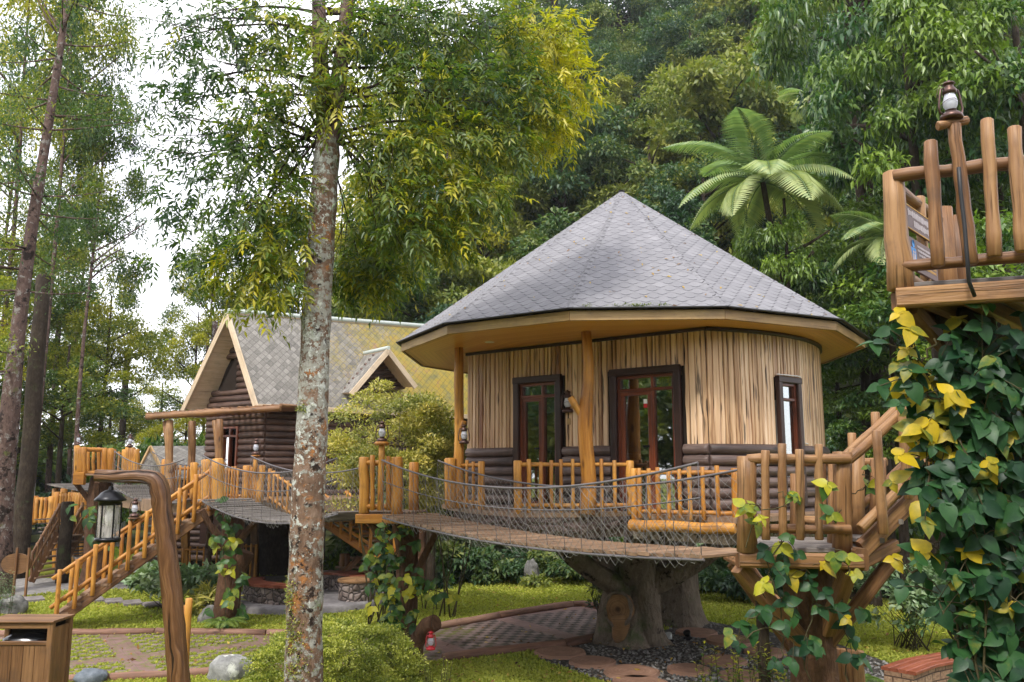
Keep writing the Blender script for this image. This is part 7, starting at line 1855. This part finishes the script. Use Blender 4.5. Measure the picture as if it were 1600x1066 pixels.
# ================================================================== CLIMBING VINES
def vine(label, lines, leaf, mat, dens=26, spread=.16, tintf=None, T=T_H, thick=.008):
    root = thing('climbing_vine', label, 'vine', lines[0][0]); mb = MB(); P, D, N, L, T_ = [], [], [], [], []
    for pts in lines:
        path, _ = smooth_path(pts, [1] * len(pts), 5); path = [p + V([rnd.uniform(-.025, .025) for _ in range(3)]) for p in path]; mb.tube(path, thick, 5, True)
        LL_ = sum((path[i + 1] - path[i]).length for i in range(len(path) - 1))
        for i in range(max(2, int(LL_ * dens / 3))):
            p = path[min(len(path) - 1, int(rnd.random() * len(path)))] ; o = V((rnd.gauss(0, spread), rnd.gauss(-spread * .5, spread * .6), rnd.gauss(0, spread)))
            b = p + o; mb.tube([p, p.lerp(b, .6) + V((0, 0, .02)), b], thick * .45, 4, False); a0 = rnd.random() * 6.28; t0 = tintf(b) if tintf else rnd.random()
            for k in range(3):
                a = a0 + k * 2.1; nn = V((o.x * 1.2 + rnd.uniform(-.4, .4), -.75 + rnd.uniform(-.3, .3), .55 + rnd.uniform(-.2, .3))); u, w = perp(nn.normalized()); nn = nn + V((rnd.uniform(-.35, .35), rnd.uniform(-.3, .2), rnd.uniform(-.35, .35))); d = u * math.cos(a) + w * math.sin(a) + V((0, 0, -.35))
                P.append(b); D.append(d); N.append(nn); L.append(leaf * rnd.uniform(.5, 1.3)); T_.append(min(1, max(0, t0 + rnd.uniform(-.2, .2))))
    mb.build('stems', M['stem'], root); L = np.array(L); put(obj('leaves', leafmesh('leaves', np.array(P), np.array(D), np.array(N), L, L * .72, np.array(T_), M[mat], T)), root)
def wv(Y, *p): return [W(x, y, Y + rnd.uniform(-.05, .05)) for x, y in p]
def dark(b): return .1 + .3 * rnd.random() if rnd.random() < .93 else .75
def vy(b): return .15 + .35 * rnd.random() if rnd.random() < .7 else .95
vine('heart leaved vine covering the post of the platform between the rope bridges', [wv(13.3, (612, 985), (606, 920), (604, 860), (598, 815)), wv(13.3, (640, 1000), (630, 930), (625, 860), (640, 815)), wv(13.25, (592, 960), (590, 880), (592, 830)), wv(13.2, (655, 930), (640, 905), (690, 925))], .125, 'lf_vine2', 60, .11, lambda b: .12 + .42 * rnd.random() if rnd.random() < .88 else .85)
vine('pale green vine climbing the trunk below the long staircase head', [wv(17.1, (352, 960), (350, 880), (345, 820)), wv(17.1, (372, 955), (376, 905), (368, 880)), wv(17.2, (330, 840), (350, 815), (372, 850))], .17, 'lf_vine2', 26, .16, lambda b: .2 + .3 * rnd.random() if rnd.random() < .8 else .8)
vine('green vine hanging on the dark trunk of the far platform', [wv(22.5, (150, 860), (146, 800), (130, 790)), wv(22.5, (215, 800), (222, 780), (210, 760))], .22, 'lf_vine2', 30, .25, lambda b: .25 + .2 * rnd.random())
vine('glossy heart leaved vine climbing the right platform trunk', [wv(7.55, (1262, 1060), (1258, 1000), (1275, 930), (1262, 890)), wv(7.6, (1320, 1066), (1325, 1000), (1315, 950), (1330, 900)), wv(7.4, (1225, 1030), (1225, 980), (1218, 930), (1200, 880), (1225, 840)), wv(7.5, (1295, 955), (1270, 935), (1245, 895)), wv(7.45, (1238, 1000), (1200, 985), (1150, 1000)), wv(7.5, (1216, 965), (1180, 960), (1162, 985))], .125, 'lf_vine', 24, .09, dark, thick=.006)
vine('yellow tipped vine twining over the right platform railing', [wv(7.38, (1160, 855), (1180, 815), (1170, 795), (1185, 790)), wv(7.42, (1195, 800), (1235, 785), (1215, 770)), wv(7.4, (1215, 850), (1222, 845)), wv(7.3, (1308, 860), (1325, 885), (1322, 895)), wv(7.35, (1300, 805), (1312, 800)), wv(7.9, (1330, 775), (1355, 755), (1345, 740)), wv(7.4, (1285, 765), (1295, 760)), wv(7.35, (1185, 905), (1195, 930))], .115, 'lf_vine2', 26, .05, lambda b: .35 + .65 * rnd.random(), thick=.005)
# the big vine column at the right
def edge_y(b):
    return (rnd.uniform(.62, 1.) if rnd.random() < .42 else rnd.uniform(.1, .5)) if (b.x < 2.92 and b.z > 3.2) or b.x < 2.72 else (.08 + .32 * rnd.random() if rnd.random() < .955 else .8)
big = []
for i in range(17):
    x = 1452 + i * 9.5 + rnd.uniform(-8, 8); Yv = 5.75 + rnd.uniform(-.25, .35); big.append([XY(x + 62 - i * 2, Yv, 1.5), W(x + 36 - i + rnd.uniform(-16, 20), 860, Yv), W(x + 8 + rnd.uniform(-18, 22), 720, Yv), W(x + rnd.uniform(-20, 20), 625, Yv), W(x + rnd.uniform(-10, 25), 545 + max(0, 1545 - x) * .8, Yv)])
big.append(wv(5.6, (1462, 640), (1440, 600), (1425, 560), (1420, 540))); big.append(wv(5.6, (1470, 610), (1445, 575), (1460, 530))); big.append(wv(5.7, (1455, 850), (1440, 870), (1428, 895)))
big += [wv(5.65, (1500, 640), (1470, 650), (1440, 665)), wv(5.6, (1460, 700), (1450, 740), (1455, 800)), wv(5.7, (1470, 930), (1478, 970), (1500, 1010))]
vine('dense dark glossy vine with big leaves covering the column under the upper platform', big, .128, 'lf_vine', 62, .14, edge_y, thick=.008)

# woods behind the viewer, mirrored in the cabin glass
P, D, N, T_ = [], [], [], []
for i in range(52):
    a = R(95 + (i % 26) * 7.7 + rnd.uniform(-3, 3)); r = rnd.uniform(15, 20) if i < 26 else rnd.uniform(23, 28); c = np.array([r * math.sin(a), 3 + r * math.cos(a) * .9, rnd.uniform(3.5, 6.5)])
    p, d, ii, ct, q = crown_pts((2.8, 2.8, 4.2), 30, 5200, cr=.34); P.append(p + c); D.append(d + rng.normal(size=d.shape) * .6); N.append(d + rng.normal(size=d.shape) * .5 + np.array([0, 0, .6])); T_.append(ct * .6 + .3 * rng.random(len(ct)))
P, D, N, T_ = map(np.concatenate, (P, D, N, T_)); L = rng.uniform(.2, .42, len(P))
tag(obj('woods', leafmesh('woods', P, D, N, L, L * .5, np.clip(T_, 0, 1), M['lf_hill'], T_D)), 'mass of trees on the viewer side of the clearing', 'woods', kind='stuff')

# fallen leaves on lawn, slabs and paving
n = 1500; px = rng.uniform(-20, 1500, n); py = rng.uniform(885, 1090, n); c, s_ = math.cos(PITCH), math.sin(PITCH)
vv = (533 - py) / FPX; dx_ = (px - 800) / FPX; dy = c - vv * s_; dz = s_ + vv * c; t = -CAMZ / dz; x, y = dx_ * t, dy * t
P = np.stack([x, y, rng.uniform(.03, .06, n)], -1); D = rng.normal(size=(n, 3)); D[:, 2] *= .25; N = rng.normal(size=(n, 3)) * .4 + np.array([0, 0, 1.]); L = rng.uniform(.05, .11, n)
M['litter'] = m_leaf('fallen_leaf', (.07, .035, .015), (.22, .11, .035), (.42, .30, .06), .6, .1, .2, 0)
tag(obj('fallen_leaves', leafmesh('fallen_leaves', P, D, N, L, L * .45, rng.random(n), M['litter'], T_L)), 'scattered brown and yellow fallen leaves on lawn and paving', 'leaves', kind='stuff')

# leaves and a moss tuft lying on the conical roof
P, D, N, L, T_ = [], [], [], [], []
for _ in range(150):
    k = rnd.choice((10, 11, 0, 1, 2)); a, b = ev[k], ev[(k + 1) % 12]; t = rnd.random() ** .6; p = a.lerp(b, rnd.random()).lerp(apex, (1 - t) * .95); n = (b - a).cross(apex - a).normalized(); n = n if n.z > 0 else -n
    P.append(p + n * .012); v = V([rnd.gauss(0, 1) for _ in range(3)]); D.append(v - n * v.dot(n)); N.append(n + V([rnd.gauss(0, .2) for _ in range(3)])); L.append(rnd.uniform(.035, .085)); T_.append(rnd.random())
L = np.array(L); tag(obj('roof_leaves', leafmesh('roof_leaves', np.array(P), np.array(D), np.array(N), L, L * .4, np.array(T_), M['litter'], T_L)), 'small fallen leaves lying on the grey conical roof', 'leaves', kind='stuff')
P, D, N, L, T_ = [], [], [], [], []
for t0, n, w in ((.42, 220, .12), (.60, 60, .05), (.12, 40, .04)):
    for _ in range(n):
        p = ev[0].lerp(ev[1], t0 + rnd.gauss(0, w * .5)) + V((0, rnd.uniform(-.02, .08), rnd.uniform(.0, .045))); P.append(p); D.append(V((rnd.uniform(-1, 1), rnd.uniform(-1, .2), rnd.uniform(-.2, 1)))); N.append(V((rnd.uniform(-1, 1), -.2, 1))); L.append(rnd.uniform(.015, .04)); T_.append(rnd.random() * .6)
L = np.array(L); put(obj('roof_moss', leafmesh('roof_moss', np.array(P), np.array(D), np.array(N), L, L * .5, np.array(T_), M['lf_hedge'], T_D)), cab)
# damp air between the trees
mb = MB(); x0, x1, y0, y1, z0, z1 = -305., 305., -125., 405., -1., 84.
c = [V((x, y, z)) for z in (z0, z1) for x, y in ((x0, y0), (x1, y0), (x1, y1), (x0, y1))]
for f in ((3, 2, 1, 0), (4, 5, 6, 7), (0, 1, 5, 4), (1, 2, 6, 5), (2, 3, 7, 6), (3, 0, 4, 7)): mb.poly([c[i] for i in f], 0)
hm = bpy.data.materials.new('haze_air'); hm.use_nodes = True; hm.node_tree.nodes.clear()
ho = hm.node_tree.nodes.new('ShaderNodeOutputMaterial'); hv = hm.node_tree.nodes.new('ShaderNodeVolumePrincipled')
hv.inputs['Color'].default_value = (.86, .90, .96, 1); hv.inputs['Density'].default_value = .0004; hv.inputs['Anisotropy'].default_value = .2
hm.node_tree.links.new(hv.outputs[0], ho.inputs['Volume'])
tag(mb.build('haze', hm), kind='stuff', label='thin damp haze between the trees', cat='haze')
